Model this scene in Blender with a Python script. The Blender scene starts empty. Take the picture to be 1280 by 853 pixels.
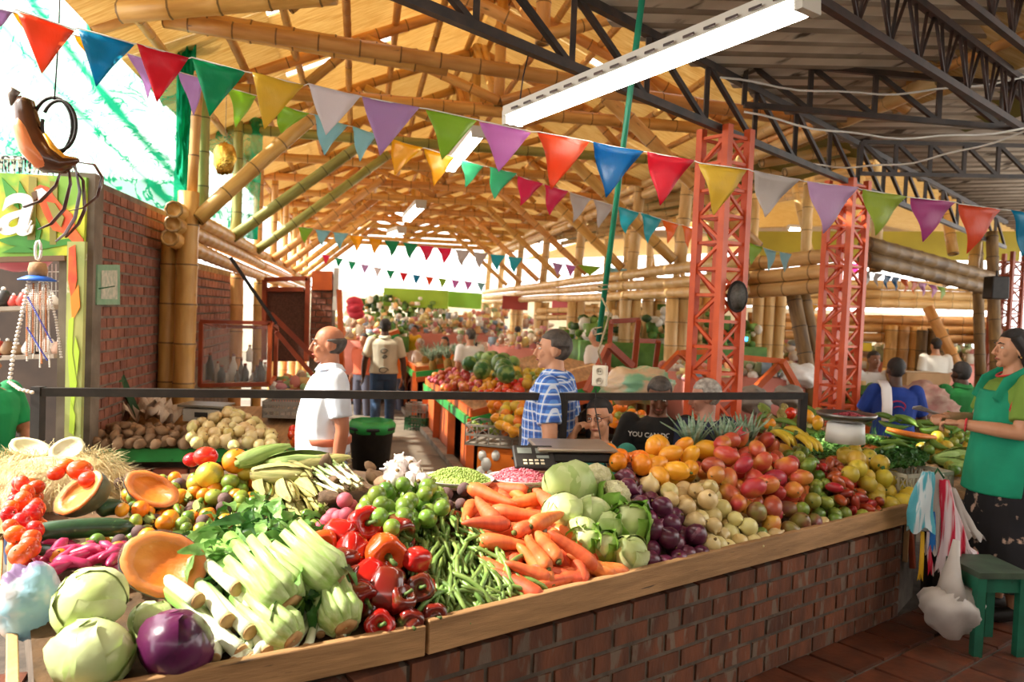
import bpy, math, random
from math import sin, cos, pi, sqrt, atan2
from mathutils import Vector, Matrix, Euler
random.seed(7)
SC = bpy.context.scene
COL = SC.collection
V = Vector

# ------------------------------------------------------------------ camera, world, sun, exposure
FPX = 1000.0
PITCH = math.radians(2.0); ROLL = math.radians(2.3); EYE = V((0, 0, 1.65))
_F = V((0, cos(PITCH), -sin(PITCH))); _R0 = V((1, 0, 0)); _U0 = _R0.cross(_F)
_R = cos(ROLL)*_R0 + sin(ROLL)*_U0; _U = -sin(ROLL)*_R0 + cos(ROLL)*_U0
cam = bpy.data.cameras.new('camera'); camo = bpy.data.objects.new('camera', cam); COL.objects.link(camo)
camo.matrix_world = Matrix(((_R.x, _U.x, -_F.x, EYE.x), (_R.y, _U.y, -_F.y, EYE.y), (_R.z, _U.z, -_F.z, EYE.z), (0, 0, 0, 1)))
cam.sensor_fit = 'HORIZONTAL'; cam.sensor_width = 36; cam.lens = FPX/1280*36; cam.clip_end = 300
cam.dof.use_dof = True; cam.dof.focus_distance = 3.4; cam.dof.aperture_fstop = 3.2
SC.camera = camo
SC.view_settings.view_transform = 'Standard'; SC.view_settings.look = 'None'; SC.view_settings.gamma = 1
SC.view_settings.exposure = 0.72
SC.render.film_transparent = False

w = bpy.data.worlds.new('sky'); SC.world = w; w.use_nodes = True
nt = w.node_tree; nt.nodes.clear()
wo = nt.nodes.new('ShaderNodeOutputWorld'); bg = nt.nodes.new('ShaderNodeBackground')
bg.inputs['Color'].default_value = (1.0, 0.97, 0.92, 1); bg.inputs['Strength'].default_value = 2.6
nt.links.new(bg.outputs[0], wo.inputs[0])

def lamp(name, kind, loc, energy, color=(1, 1, 1), rot=None, size=1, size_y=None, target=None, angle=None):
    l = bpy.data.lights.new(name, kind); l.energy = energy; l.color = color
    o = bpy.data.objects.new(name, l); COL.objects.link(o); o.location = loc
    if kind == 'AREA':
        l.size = size
        if size_y: l.shape = 'RECTANGLE'; l.size_y = size_y
    if angle: l.angle = angle
    if target is not None: o.rotation_euler = (V(target)-V(loc)).to_track_quat('-Z', 'Y').to_euler()
    return o
sun = lamp('sun', 'SUN', (-8, -3, 9), 7.0, (1.0, 0.93, 0.80), target=(-8+1.0, -3+0.12, 9-0.95), angle=0.02)

# ------------------------------------------------------------------ pixel <-> place
def at(px, py, Y):
    d = _F + _R*((px-640)/FPX) - _U*((py-426.5)/FPX)
    return EYE + d*(Y/d.y)
def onz(px, py, z):
    d = _F + _R*((px-640)/FPX) - _U*((py-426.5)/FPX)
    return EYE + d*((z-EYE.z)/d.z)
def proj(p):
    q = V(p)-EYE; k = q.dot(_F)
    return (640+FPX*q.dot(_R)/k, 426.5-FPX*q.dot(_U)/k)

# ------------------------------------------------------------------ materials
def lin(h):
    h = h.lstrip('#'); o = []
    for i in (0, 2, 4):
        c = int(h[i:i+2], 16)/255
        o.append(c/12.92 if c <= .04045 else ((c+.055)/1.055)**2.4)
    return (*o, 1)
_M = {}
def mat(name, c1, c2=None, scale=6, rough=.55, bump=0.0, bscale=40, var=.0, metal=0, emit=0, sub=0, coat=0,
        stretch=(1, 1, 1), trans=0, alpha=1, lo=.35, hi=.65, spec=.5, grad=None, hue=0, spots=None, rings=None, bstretch=None, transl=0):
    if name in _M: return _M[name]
    m = bpy.data.materials.new(name); m.use_nodes = True; _M[name] = m
    t = m.node_tree; N = t.nodes; L = t.links; b = N['Principled BSDF']
    tc = N.new('ShaderNodeTexCoord'); mp = N.new('ShaderNodeMapping'); L.new(tc.outputs['Object'], mp.inputs[0])
    mp.inputs['Scale'].default_value = stretch
    oi = N.new('ShaderNodeObjectInfo')
    vm = N.new('ShaderNodeVectorMath'); vm.operation = 'MULTIPLY_ADD'
    cb = N.new('ShaderNodeCombineXYZ'); 
    for i in range(3): L.new(oi.outputs['Random'], cb.inputs[i])
    L.new(cb.outputs[0], vm.inputs[0]); vm.inputs[1].default_value = (17, 31, 23); L.new(mp.outputs[0], vm.inputs[2])
    vec = vm.outputs[0]
    col = None
    if c2:
        n = N.new('ShaderNodeTexNoise'); n.inputs['Scale'].default_value = scale; n.inputs['Detail'].default_value = 3
        L.new(vec, n.inputs['Vector'])
        r = N.new('ShaderNodeMapRange'); r.inputs['From Min'].default_value = lo; r.inputs['From Max'].default_value = hi
        L.new(n.outputs['Fac'], r.inputs['Value'])
        mx = N.new('ShaderNodeMix'); mx.data_type = 'RGBA'
        mx.inputs['A'].default_value = lin(c1); mx.inputs['B'].default_value = lin(c2)
        L.new(r.outputs[0], mx.inputs['Factor']); col = mx.outputs['Result']
    else:
        rg = N.new('ShaderNodeRGB'); rg.outputs[0].default_value = lin(c1); col = rg.outputs[0]
    if grad:   # (axis, from, to, colour)
        ax, g0, g1, gc = grad
        sx = N.new('ShaderNodeSeparateXYZ'); L.new(tc.outputs['Object'], sx.inputs[0])
        n2 = N.new('ShaderNodeTexNoise'); n2.inputs['Scale'].default_value = 1.2/max(abs(g1-g0), .001); L.new(vec, n2.inputs['Vector'])
        ma = N.new('ShaderNodeMath'); ma.operation = 'MULTIPLY_ADD'; ma.inputs[1].default_value = (g1-g0)*.8; 
        L.new(n2.outputs['Fac'], ma.inputs[0]); L.new(sx.outputs[ax], ma.inputs[2])
        r2 = N.new('ShaderNodeMapRange'); r2.inputs['From Min'].default_value = g0+(g1-g0)*.4; r2.inputs['From Max'].default_value = g1+(g1-g0)*.4
        L.new(ma.outputs[0], r2.inputs['Value'])
        mx = N.new('ShaderNodeMix'); mx.data_type = 'RGBA'; L.new(col, mx.inputs['A']); mx.inputs['B'].default_value = lin(gc)
        L.new(r2.outputs[0], mx.inputs['Factor']); col = mx.outputs['Result']
    if spots:  # (scale, threshold, colour)
        n3 = N.new('ShaderNodeTexNoise'); n3.inputs['Scale'].default_value = spots[0]; n3.inputs['Detail'].default_value = 5; L.new(vec, n3.inputs['Vector'])
        r3 = N.new('ShaderNodeMapRange'); r3.inputs['From Min'].default_value = spots[1]; r3.inputs['From Max'].default_value = spots[1]+.06
        L.new(n3.outputs['Fac'], r3.inputs['Value'])
        mx = N.new('ShaderNodeMix'); mx.data_type = 'RGBA'; L.new(col, mx.inputs['A']); mx.inputs['B'].default_value = lin(spots[2])
        L.new(r3.outputs[0], mx.inputs['Factor']); col = mx.outputs['Result']
    if rings:  # (axis, spacing, width, colour)
        ax, sp, wd, rc = rings
        sx = N.new('ShaderNodeSeparateXYZ'); L.new(tc.outputs['Object'], sx.inputs[0])
        d = N.new('ShaderNodeMath'); d.operation = 'DIVIDE'; L.new(sx.outputs[ax], d.inputs[0]); d.inputs[1].default_value = sp
        fr = N.new('ShaderNodeMath'); fr.operation = 'FRACT'; L.new(d.outputs[0], fr.inputs[0])
        lt = N.new('ShaderNodeMath'); lt.operation = 'LESS_THAN'; L.new(fr.outputs[0], lt.inputs[0]); lt.inputs[1].default_value = wd/sp
        mx = N.new('ShaderNodeMix'); mx.data_type = 'RGBA'; L.new(col, mx.inputs['A']); mx.inputs['B'].default_value = lin(rc)
        L.new(lt.outputs[0], mx.inputs['Factor']); col = mx.outputs['Result']
    if var or hue:
        hs = N.new('ShaderNodeHueSaturation'); L.new(col, hs.inputs['Color'])
        r4 = N.new('ShaderNodeMapRange'); L.new(oi.outputs['Random'], r4.inputs['Value']); r4.inputs['To Min'].default_value = 1-var; r4.inputs['To Max'].default_value = 1+var
        L.new(r4.outputs[0], hs.inputs['Value'])
        if hue:
            mm = N.new('ShaderNodeMath'); mm.operation = 'MULTIPLY'; mm.inputs[1].default_value = 7.31; L.new(oi.outputs['Random'], mm.inputs[0])
            ff = N.new('ShaderNodeMath'); ff.operation = 'FRACT'; L.new(mm.outputs[0], ff.inputs[0])
            r5 = N.new('ShaderNodeMapRange'); L.new(ff.outputs[0], r5.inputs['Value']); r5.inputs['To Min'].default_value = .5-hue; r5.inputs['To Max'].default_value = .5+hue
            L.new(r5.outputs[0], hs.inputs['Hue'])
        col = hs.outputs[0]
    L.new(col, b.inputs['Base Color'])
    b.inputs['Roughness'].default_value = rough; b.inputs['Metallic'].default_value = metal
    b.inputs['Specular IOR Level'].default_value = spec
    b.inputs['Coat Weight'].default_value = coat; b.inputs['Coat Roughness'].default_value = .15
    if sub:
        b.inputs['Subsurface Weight'].default_value = sub; b.inputs['Subsurface Radius'].default_value = (.02, .01, .005); b.inputs['Subsurface Scale'].default_value = .5
    if trans: b.inputs['Transmission Weight'].default_value = trans
    if alpha < 1: b.inputs['Alpha'].default_value = alpha
    if emit:
        L.new(col, b.inputs['Emission Color']); b.inputs['Emission Strength'].default_value = emit
    if bump:
        nb = N.new('ShaderNodeTexNoise'); nb.inputs['Scale'].default_value = bscale; nb.inputs['Detail'].default_value = 4
        if bstretch:
            mb = N.new('ShaderNodeMapping'); mb.inputs['Scale'].default_value = bstretch; L.new(tc.outputs['Object'], mb.inputs[0]); L.new(mb.outputs[0], nb.inputs['Vector'])
        else: L.new(vec, nb.inputs['Vector'])
        bp = N.new('ShaderNodeBump'); bp.inputs['Strength'].default_value = bump; bp.inputs['Distance'].default_value = .01
        L.new(nb.outputs['Fac'], bp.inputs['Height']); L.new(bp.outputs[0], b.inputs['Normal'])
    if transl:
        tr = N.new('ShaderNodeBsdfTranslucent'); L.new(col, tr.inputs[0]); ms = N.new('ShaderNodeMixShader'); ms.inputs[0].default_value = transl
        L.new(b.outputs[0], ms.inputs[1]); L.new(tr.outputs[0], ms.inputs[2]); L.new(ms.outputs[0], N['Material Output'].inputs[0])
    return m

# ------------------------------------------------------------------ geometry
class G:
    def __init__(s): s.v = []; s.f = []; s.m = []
    def add(s, vs, fs, mi=0):
        o = len(s.v); s.v += [tuple(p) for p in vs]; s.f += [tuple(i+o for i in f) for f in fs]; s.m += [mi]*len(fs)
    def box(s, c, d, R=None, mi=0, taper=1.0):
        x, y, z = (k/2 for k in d); P = []
        for sz in (-1, 1):
            k = taper if sz > 0 else 1
            for sx, sy in ((-1, -1), (1, -1), (1, 1), (-1, 1)):
                p = V((sx*x*k, sy*y*k, sz*z)); P.append((R @ p if R else p)+V(c))
        s.add(P, [(0, 3, 2, 1), (4, 5, 6, 7), (0, 1, 5, 4), (1, 2, 6, 5), (2, 3, 7, 6), (3, 0, 4, 7)], mi)
    def bar(s, a, b, wd, ht, mi=0, up=(0, 0, 1)):
        a = V(a); b = V(b); d = (b-a); L = d.length; d.normalize()
        u = V(up)
        if abs(d.dot(u)) > .98: u = V((1, 0, 0))
        x = d.cross(u).normalized(); z = x.cross(d)
        R = Matrix((x, d, z)).transposed()
        s.box((a+b)/2, (wd, L, ht), R, mi)
    def loft(s, rings, mi=0, cap=True, closed=False):
        n = len(rings[0]); o = len(s.v)
        for r in rings: s.v += [tuple(p) for p in r]
        k = len(rings)
        for i in range(k-1 if not closed else k):
            a = o+i*n; b = o+((i+1) % k)*n
            for j in range(n):
                j2 = (j+1) % n
                s.f.append((a+j, a+j2, b+j2, b+j)); s.m.append(mi)
        if cap and not closed:
            s.f.append(tuple(o+j for j in reversed(range(n)))); s.m.append(mi)
            s.f.append(tuple(o+(k-1)*n+j for j in range(n))); s.m.append(mi)
    def tube(s, pts, rad, n=8, mi=0, cap=True, flat=1.0, up=None):
        pts = [V(p) for p in pts]
        if not hasattr(rad, '__len__'): rad = [rad]*len(pts)
        rings = []; x = None
        for i, p in enumerate(pts):
            d = (pts[min(i+1, len(pts)-1)]-pts[max(i-1, 0)])
            d = d.normalized() if d.length > 1e-9 else V((0, 0, 1))
            if x is None:
                u = V(up) if up else (V((0, 0, 1)) if abs(d.z) < .9 else V((1, 0, 0)))
                x = d.cross(u).normalized()
            else:
                x = (x-d*x.dot(d)).normalized()
            y = d.cross(x)
            rings.append([p+x*cos(2*pi*j/n)*rad[i]+y*sin(2*pi*j/n)*rad[i]*flat for j in range(n)])
        s.loft(rings, mi, cap)
    def lathe(s, prof, n=12, M=None, mi=0, wob=None, cap=True):
        rings = []
        for r, z in prof:
            R = []
            for j in range(n):
                a = 2*pi*j/n; k = wob(a, z) if wob else 1
                p = V((r*k*cos(a), r*k*sin(a), z)); R.append(M @ p if M else p)
            rings.append(R)
        s.loft(rings, mi, cap)
    def ball(s, c, r, n=10, k=7, mi=0, R=None, fn=None):
        if not hasattr(r, '__len__'): r = (r, r, r)
        rings = []
        for i in range(k+1):
            ph = pi*(.02+.96*i/k)
            ring = []
            for j in range(n):
                a = 2*pi*j/n; d = V((sin(ph)*cos(a), sin(ph)*sin(a), -cos(ph)))
                q = fn(d) if fn else 1
                p = V((d.x*r[0]*q, d.y*r[1]*q, d.z*r[2]*q))
                ring.append((R @ p if R else p)+V(c))
            rings.append(ring)
        s.loft(rings, mi, True)
    def sheet(s, fn, nu, nv, mi=0):
        o = len(s.v)
        for i in range(nu+1):
            for j in range(nv+1): s.v.append(tuple(fn(i/nu, j/nv)))
        for i in range(nu):
            for j in range(nv):
                a = o+i*(nv+1)+j; s.f.append((a, a+1, a+nv+2, a+nv+1)); s.m.append(mi)
    def mesh(s, name, mats, smooth=True):
        me = bpy.data.meshes.new(name); me.from_pydata(s.v, [], s.f)
        for m in (mats if isinstance(mats, (list, tuple)) else [mats]): me.materials.append(m)
        if len(me.materials) > 1: me.polygons.foreach_set('material_index', s.m)
        if smooth is True: me.polygons.foreach_set('use_smooth', [True]*len(me.polygons))
        me.update(); return me
    def obj(s, name, mats, parent=None, smooth=True, **k):
        return put(name, s.mesh(name, mats, smooth), parent, **k)
def put(name, me, parent=None, loc=None, rot=None, scale=None, label=None, cat=None, group=None, kind=None, mw=None, wp=False):
    # wp: the mesh is given in world coordinates although it has a parent
    o = bpy.data.objects.new(name, me); COL.objects.link(o)
    if parent:
        o.parent = parent
        if wp: o.matrix_parent_inverse = chain(parent).inverted()
    if mw is not None: o.matrix_basis = mw
    if loc is not None: o.location = loc
    if rot is not None: o.rotation_euler = rot
    if scale is not None: o.scale = (scale,)*3 if not hasattr(scale, '__len__') else scale
    return tag(o, label, cat, group, kind)
def chain(o):
    m = o.matrix_basis.copy()
    while o.parent:
        m = o.parent.matrix_basis @ o.matrix_parent_inverse @ m; o = o.parent
    return m
def tag(o, label=None, cat=None, group=None, kind=None):
    if label: o['label'] = label
    if cat: o['category'] = cat
    if group: o['group'] = group
    if kind: o['kind'] = kind
    return o
def thing(name, label, cat, loc=(0, 0, 0), rz=0, group=None):
    o = bpy.data.objects.new(name, None); COL.objects.link(o); o.location = loc; o.rotation_euler = (0, 0, rz)
    o.empty_display_size = .1
    return tag(o, label, cat, group)
def solid(o, th=.002):
    m = o.modifiers.new('thick', 'SOLIDIFY'); m.thickness = th; return o
def bevel(o, w=.004, s=1):
    m = o.modifiers.new('bev', 'BEVEL'); m.width = w; m.segments = s; m.limit_method = 'ANGLE'; return o
def U(a, b): return random.uniform(a, b)
def lerp(a, b, t): return a+(b-a)*t
def frame_to(d, up=(0, 0, 1)):
    """matrix whose local Z points along d"""
    d = V(d).normalized(); u = V(up)
    if abs(d.dot(u)) > .98: u = V((1, 0, 0))
    x = u.cross(d).normalized(); y = d.cross(x)
    return Matrix((x, y, d)).transposed()
def inpoly(x, y, P):
    c = False; n = len(P); j = n-1
    for i in range(n):
        if (P[i][1] > y) != (P[j][1] > y) and x < (P[j][0]-P[i][0])*(y-P[i][1])/(P[j][1]-P[i][1])+P[i][0]: c = not c
        j = i
    return c

MB = mat('bamboo', '#d9a860', '#c08a45', scale=3, rough=.42, var=.16, hue=.012, stretch=(6, 6, 1), spots=(5, .68, '#7a5a30'), rings=(2, .31, .012, '#7d5c30'), bump=.12, bscale=12)
MBG = mat('bamboo_green', '#a9a45c', '#8a8a48', scale=3, rough=.45, var=.12, stretch=(6, 6, 1), rings=(2, .31, .012, '#5f5a30'), bump=.12, bscale=12)
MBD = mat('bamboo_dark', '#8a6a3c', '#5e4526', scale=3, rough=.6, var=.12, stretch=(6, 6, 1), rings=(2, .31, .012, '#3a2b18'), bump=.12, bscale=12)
MBP = mat('bamboo_pale', '#e2bf82', '#caa162', scale=3, rough=.45, var=.12, stretch=(6, 6, 1), rings=(2, .31, .012, '#8e6f42'), bump=.12, bscale=12)
def culm(a, b, r=.06, parent=None, m=None, name='culm', label=None, sag=0, **k):
    """a bamboo culm: swollen at its nodes, hollow-ended"""
    a = V(a); b = V(b); L = (b-a).length; g = G(); n = 9
    prof = []; z = 0; nk = max(1, int(L/.31))
    prof.append((r*.72, .04)); prof.append((r*.74, 0)); prof.append((r, 0))
    for i in range(1, nk+1):
        z = i*.31
        if z < L-.03: prof += [(r*.985, z-.03), (r*1.07, z), (r*.975, z+.02)]
    prof += [(r*.97, L), (r*.7, L), (r*.7, L-.04)]
    rings = []
    bx = U(-1, 1)*L*.004; by = U(-1, 1)*L*.004
    for rr, zz in prof:
        t = zz/L; q = 4*t*(1-t)
        rings.append([V((rr*cos(2*pi*j/n)+bx*q, rr*sin(2*pi*j/n)+by*q, zz)) for j in range(n)])
    g.loft(rings)
    o = g.obj(name, m or MB, parent, wp=True, **k)
    Mx = frame_to(b-a).to_4x4(); Mx.translation = a
    o.matrix_basis = Mx
    if label: o['label'] = label
    return o
# ================================================================== SETTING
M_conc = mat('market_floor', '#7d7262', '#5e5548', scale=1.5, rough=.7, bump=.2, bscale=20, spots=(3, .6, '#4a4338'))
M_tile = mat('terracotta_tile', '#6a3822', '#4e2a1a', scale=9, rough=.42, bump=.2, bscale=30, var=.18, spots=(6, .62, '#5a3a2a'))
M_grout = mat('grout', '#5c5046', '#463d35', scale=12, rough=.9, bump=.3)
M_mortarf = mat('mortar_front', '#6a5c4e', '#4f443a', scale=9, rough=.95, bump=.5)
M_mortar = mat('mortar', '#8d8071', '#6b6055', scale=9, rough=.95, bump=.5, bscale=40)
M_brickf = mat('brick_front', '#75432a', '#553222', scale=11, rough=.85, bump=.5, bscale=45, var=.2, stretch=(1, 1, .35), spots=(14, .56, '#6f5c4c'))
M_brickw = mat('brick_wall', '#9c6450', '#7c4c3e', scale=9, rough=.85, bump=.5, bscale=40, var=.18)
M_cement = mat('cement_render', '#8b7f70', '#6b5f52', scale=4, rough=.9, bump=.35, bscale=30)
M_wood = mat('raw_wood', '#b58a5c', '#8f6a42', scale=3, rough=.65, bump=.3, bscale=20, stretch=(10, 1, 10), bstretch=(12, 1, 12), spots=(7, .66, '#5c4630'), var=.06)
M_woodx = mat('raw_wood_side', '#c4a06e', '#a27f50', scale=4, rough=.65, bump=.3, var=.06)
M_black = mat('black_paint', '#1c1815', '#292320', scale=20, rough=.55, var=.05)
M_steel = mat('truss_steel', '#2b231f', '#443329', scale=9, rough=.5, var=.1)
M_steelr = mat('truss_rust', '#4a3026', '#2f201b', scale=9, rough=.6, var=.1)
M_orange = mat('orange_paint', '#e0602e', '#cc5226', scale=5, rough=.45, var=.06)
M_orangew = mat('orange_wood', '#d0601e', '#b44e1b', scale=5, rough=.5, var=.08)
M_redp = mat('red_paint', '#a3461f', '#86361a', scale=5, rough=.5, var=.06)
M_greenp = mat('green_paint', '#2fa048', '#2a8a3e', scale=5, rough=.45, var=.05, spots=(9, .68, '#1e6a30'))
M_greend = mat('green_dark_paint', '#1f6a3a', '#1a5530', scale=5, rough=.5, var=.05)
M_poleg = mat('green_pole_paint', '#1c8f6c', '#187a5c', scale=5, rough=.4)
M_mat = mat('bamboo_mat', '#e0cb9c', '#c8aa74', scale=5, rough=.75, bump=.35, bscale=18, stretch=(1, 9, 1), bstretch=(1, 14, 1), var=.1, transl=.42)
M_asb = mat('fibre_cement', '#dccfbe', '#bcac9a', scale=1.6, rough=.85, bump=.2, var=.05, stretch=(.6, 5, 1), spots=(2.5, .6, '#5f5145'))
M_olive = mat('olive_sheet', '#7c7a2e', '#6b6a28', scale=1, rough=.6)
M_yellow = mat('mustard_fascia', '#b8ad3c', '#a39a33', scale=1, rough=.6)
M_cream = mat('cream_paint', '#e8dcc0', '#d8caa8', scale=2, rough=.7)
M_white = mat('white_paint', '#f0eee8', '#e2dfd8', scale=4, rough=.45)

g = G(); g.box((2, 18, -.30), (34, 50, .1)); fl = g.obj('floor', M_conc, kind='structure', smooth=False)
# raised platform on the near side of the stall, tiled in terracotta
ST_C = V((-1.147, 1.96, 0)); ST_A = V((-.24, 2.52, 0)); ST_B = V((2.27, 4.50, 0))
g = G()
pf = [(-6, -3), (6, -3), (7, 6.2), (2.4, 6.2), (2.2, 4.9), (-2.6, 4.0), (-6, 4.0)]
g.add([(x, y, -.012) for x, y in pf]+[(x, y, -.25) for x, y in pf], [tuple(range(7))]+[(i, i+7, (i+1) % 7+7, (i+1) % 7) for i in range(7)])
plat = g.obj('floor_platform', M_grout, kind='structure', smooth=False)
dF = (ST_B-ST_A).normalized(); nF = V((dF.y, -dF.x, 0))
TS = .27
g = G(); g.box((0, 0, -.01), (TS-.018, TS-.018, .024)); 
tmeshes = []
for k in range(3):
    g = G(); h = TS/2-.009
    zz = [U(-.003, .003) for _ in range(4)]
    g.add([(-h, -h, -.02), (h, -h, -.02), (h, h, -.02), (-h, h, -.02), (-h+.004, -h+.004, zz[0]), (h-.004, -h+.004, zz[1]), (h-.004, h-.004, zz[2]), (-h+.004, h-.004, zz[3])],
          [(4, 5, 6, 7), (0, 1, 5, 4), (1, 2, 6, 5), (2, 3, 7, 6), (3, 0, 4, 7)])
    tmeshes.append(g.mesh('floor_tile', M_tile, False))
for i in range(-2, 22):
    for j in range(0, 12):
        p = ST_A+dF*(i*TS+(.13 if j % 2 else 0))+nF*(j*TS+.1)
        if p.y < 1.2 or p.x > 5.5: continue
        q = proj((p.x, p.y, 0))
        if -40 < q[0] < 1330 and q[1] < 900 and q[1] > 600:
            put('tile', random.choice(tmeshes), plat, loc=(p.x, p.y, .003), rot=(0, 0, atan2(dF.y, dF.x)))
for i in range(7):
    for j in range(5):
        p = V((-1.75-.27*i+.04*j, 2.2+.27*j, .003))
        if proj(p)[0] > -60 and p.x < -1.3-.52*(p.y-1.9): put('tile', random.choice(tmeshes), plat, loc=p, rot=(0, 0, .3))

# ---- main stall body
def bricks(parent, p0, d, n, L, H, bl, bh, bt, m, mort=.014, z0=0, mname='brick', skip=None, mortar=True, kindm='structure', prot=.006):
    """brick wall starting at p0 along d; n points out to the viewer; bricks proud of the mortar"""
    d = V(d).normalized(); n = V(n).normalized(); ang = atan2(d.y, d.x)
    ms = []
    for k in range(4):
        g = G(); x, y, z = (bl-mort)/2, bt/2, (bh-mort)/2; e = .003
        a = [U(-.002, .002) for _ in range(4)]
        g.add([(-x, y, -z), (x, y, -z), (x, y, z), (-x, y, z), (-x+e, -y+a[0], -z+e), (x-e, -y+a[1], -z+e), (x-e, -y+a[2], z-e), (-x+e, -y+a[3], z-e)],
              [(4, 5, 6, 7), (0, 1, 5, 4), (1, 2, 6, 5), (2, 3, 7, 6), (3, 0, 4, 7)])
        ms.append(g.mesh('brick', m, False))
    rows = int(H/bh); c = 0
    flip = pi if V((d.y, -d.x, 0)).dot(n) < 0 else 0
    for r in range(rows):
        off = (bl/2 if r % 2 else 0)
        x = -off
        while x < L-.02:
            a = max(x, 0); b = min(x+bl, L)
            if b-a > .04:
                p = V(p0)+d*((a+b)/2)+n*(prot-bt/2+U(-.0015, .0015)); p.z = z0+r*bh+bh/2
                if not (skip and skip(p)):
                    put('brick', random.choice(ms), parent, loc=p, rot=(0, 0, ang+flip), scale=((b-a-mort*.5)/(bl-mort*.5) if (b-a) < bl-.01 else 1, 1, 1)); c += 1
            x += bl
    return c
ZT = .64
stall = thing('market_stall', 'long low brick produce stall with raw wooden edge boards in the foreground', 'stall')
Lp = V((-2.42, 3.9, 0)); Rp = V((2.0, 5.15, 0))
ft = [ST_C, ST_A, ST_B, V((2.62, 4.95, 0)), V((2.1, 5.6, 0)), Lp]
g = G(); nn = len(ft)
inn = lambda P, k: [V((p.x*k[0]+k[1], p.y, 0)) for p in P]
cen = V((0, 3.9, 0)); body = [cen+(p-cen)*.975 for p in ft]
g.add([(p.x, p.y, -.02) for p in body]+[(p.x, p.y, ZT-.13) for p in body], [tuple(range(nn, 2*nn))]+[(i, (i+1) % nn, (i+1) % nn+nn, i+nn) for i in range(nn)])
g.obj('stall_core', M_mortarf, stall, smooth=False)
def plank(a, b, w, h, parent, m, name='edge_board', mi=None):
    a = V(a); b = V(b); d = b-a; L = d.length
    g = G(); g.box((0, L/2, 0), (w, L, h)); o = g.obj(name, m, parent, smooth=False)
    x = d.normalized().cross(V((0, 0, 1))).normalized(); z = x.cross(d.normalized())
    Mx = Matrix((x, d.normalized(), z)).transposed().to_4x4(); Mx.translation = a
    o.matrix_basis = Mx; bevel(o, .003); return o
zb = ZT-.035
plank(ST_C+V((-.1, -.06, zb-.012)), ST_A+V((-.004, -.003, zb-.006)), .03, .10, stall, M_wood)
plank(ST_A+V((.004, .004, zb)), ST_B+V((.0, .0, zb)), .032, .11, stall, M_wood)
plank(ST_C+V((-.03, -.05, zb+.0)), V((-2.44, 3.92, zb)), .03, .12, stall, M_woodx)
plank(ST_C+V((-.10, -.05, zb-.02)), V((-2.50, 3.92, zb-.02)), .05, .10, stall, M_woodx)
plank(ST_B+V((0, 0, zb)), V((2.62, 4.97, zb)), .03, .11, stall, M_wood)
bricks(stall, ST_A-dF*.35+nF*(-.022), dF, nF, (ST_B-ST_A).length+.36, .53, .205, .088, .05, M_brickf, z0=.0)
plank(ST_B+V((.06, .10, .30)), ST_B+V((.07, .12, .62)), .03, .03, stall, M_wood, 'stake')
plank(ST_B+V((.13, .14, .25)), ST_B+V((.10, .17, .60)), .03, .03, stall, M_redp, 'stake')

# ---- the heap the produce lies on
def dist_front(x, y):
    best = 9
    for a, b in ((ST_C, ST_A), (ST_A, ST_B)):
        e = b-a; t = max(0, min(1, ((x-a.x)*e.x+(y-a.y)*e.y)/e.length_squared)); 
        dx = x-(a.x+e.x*t); dy = y-(a.y+e.y*t); best = min(best, sqrt(dx*dx+dy*dy))
    return best
def inside(x, y):
    s = 1e9
    for a, b in ((ST_C, ST_A), (ST_A, ST_B)):
        e = (b-a).normalized(); s = min(s, (x-a.x)*-e.y+(y-a.y)*e.x)
    return s
def along(x, y): return ((x-ST_A.x)*dF.x+(y-ST_A.y)*dF.y)
def heap(x, y):
    d = dist_front(x, y); s = along(x, y)
    top = .27 if s > .2 else .27-.10*min(1, (.2-s)/.6)
    h = top*(1-math.exp(-d/.5))
    yb = 3.95+max(0, x-.3)*.75; f = min(1, max(0, (y-yb)/.45)) if s > -.6 else 0
    return ZT-.05+h*(1-f*f*(3-2*f))
gx = G()
def bedf(u, v):
    # u along the front, v depth
    if u < .3: a = ST_C.lerp(ST_A, u/.3); 
    else: a = ST_A.lerp(ST_B, (u-.3)/.7)
    b = Lp.lerp(V((2.1, 5.55, 0)), u)
    a = a+(b-a)*.02
    p = a.lerp(b, v); return (p.x, p.y, heap(p.x, p.y)-.012)
gx.sheet(bedf, 40, 24)
M_bed = mat('stall_bed', '#6a4d30', '#4c3824', scale=12, rough=.9, bump=.5, bscale=40)
gx.obj('stall_bed', M_bed, stall)
def hit(px, py, lift=0.0):
    for _ in range(40):
        p = hit0(px, py, lift)
        if p == 'over': py += 2.5; continue
        if p is not None and inside(p.x, p.y) > .028+.2*lift: return p
        py -= 2.5
    return EYE+V((0, 4, -.8))
def hit0(px, py, lift=0.0):
    """the point of the sight line through (px,py) that lies LIFT above the heap, never past the edge board"""
    def surf(x, y):
        d = inside(x, y)
        return -1 if d < .012 else heap(x, y)+min(lift, .02+d*.75)
    d = _F + _R*((px-640)/FPX) - _U*((py-426.5)/FPX); d = d/d.y
    y = 1.4; last = None
    while y < 6.5:
        p = EYE+d*y
        if p.z < surf(p.x, p.y): 
            lo, hi = y-.05, y
            for _ in range(8):
                m = (lo+hi)/2; q = EYE+d*m
                if q.z < surf(q.x, q.y): hi = m
                else: lo = m
            return EYE+d*hi
        y += .05
    return 'over'
def px2m(p): return FPX/(p.y)     # pixels per metre there

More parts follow.
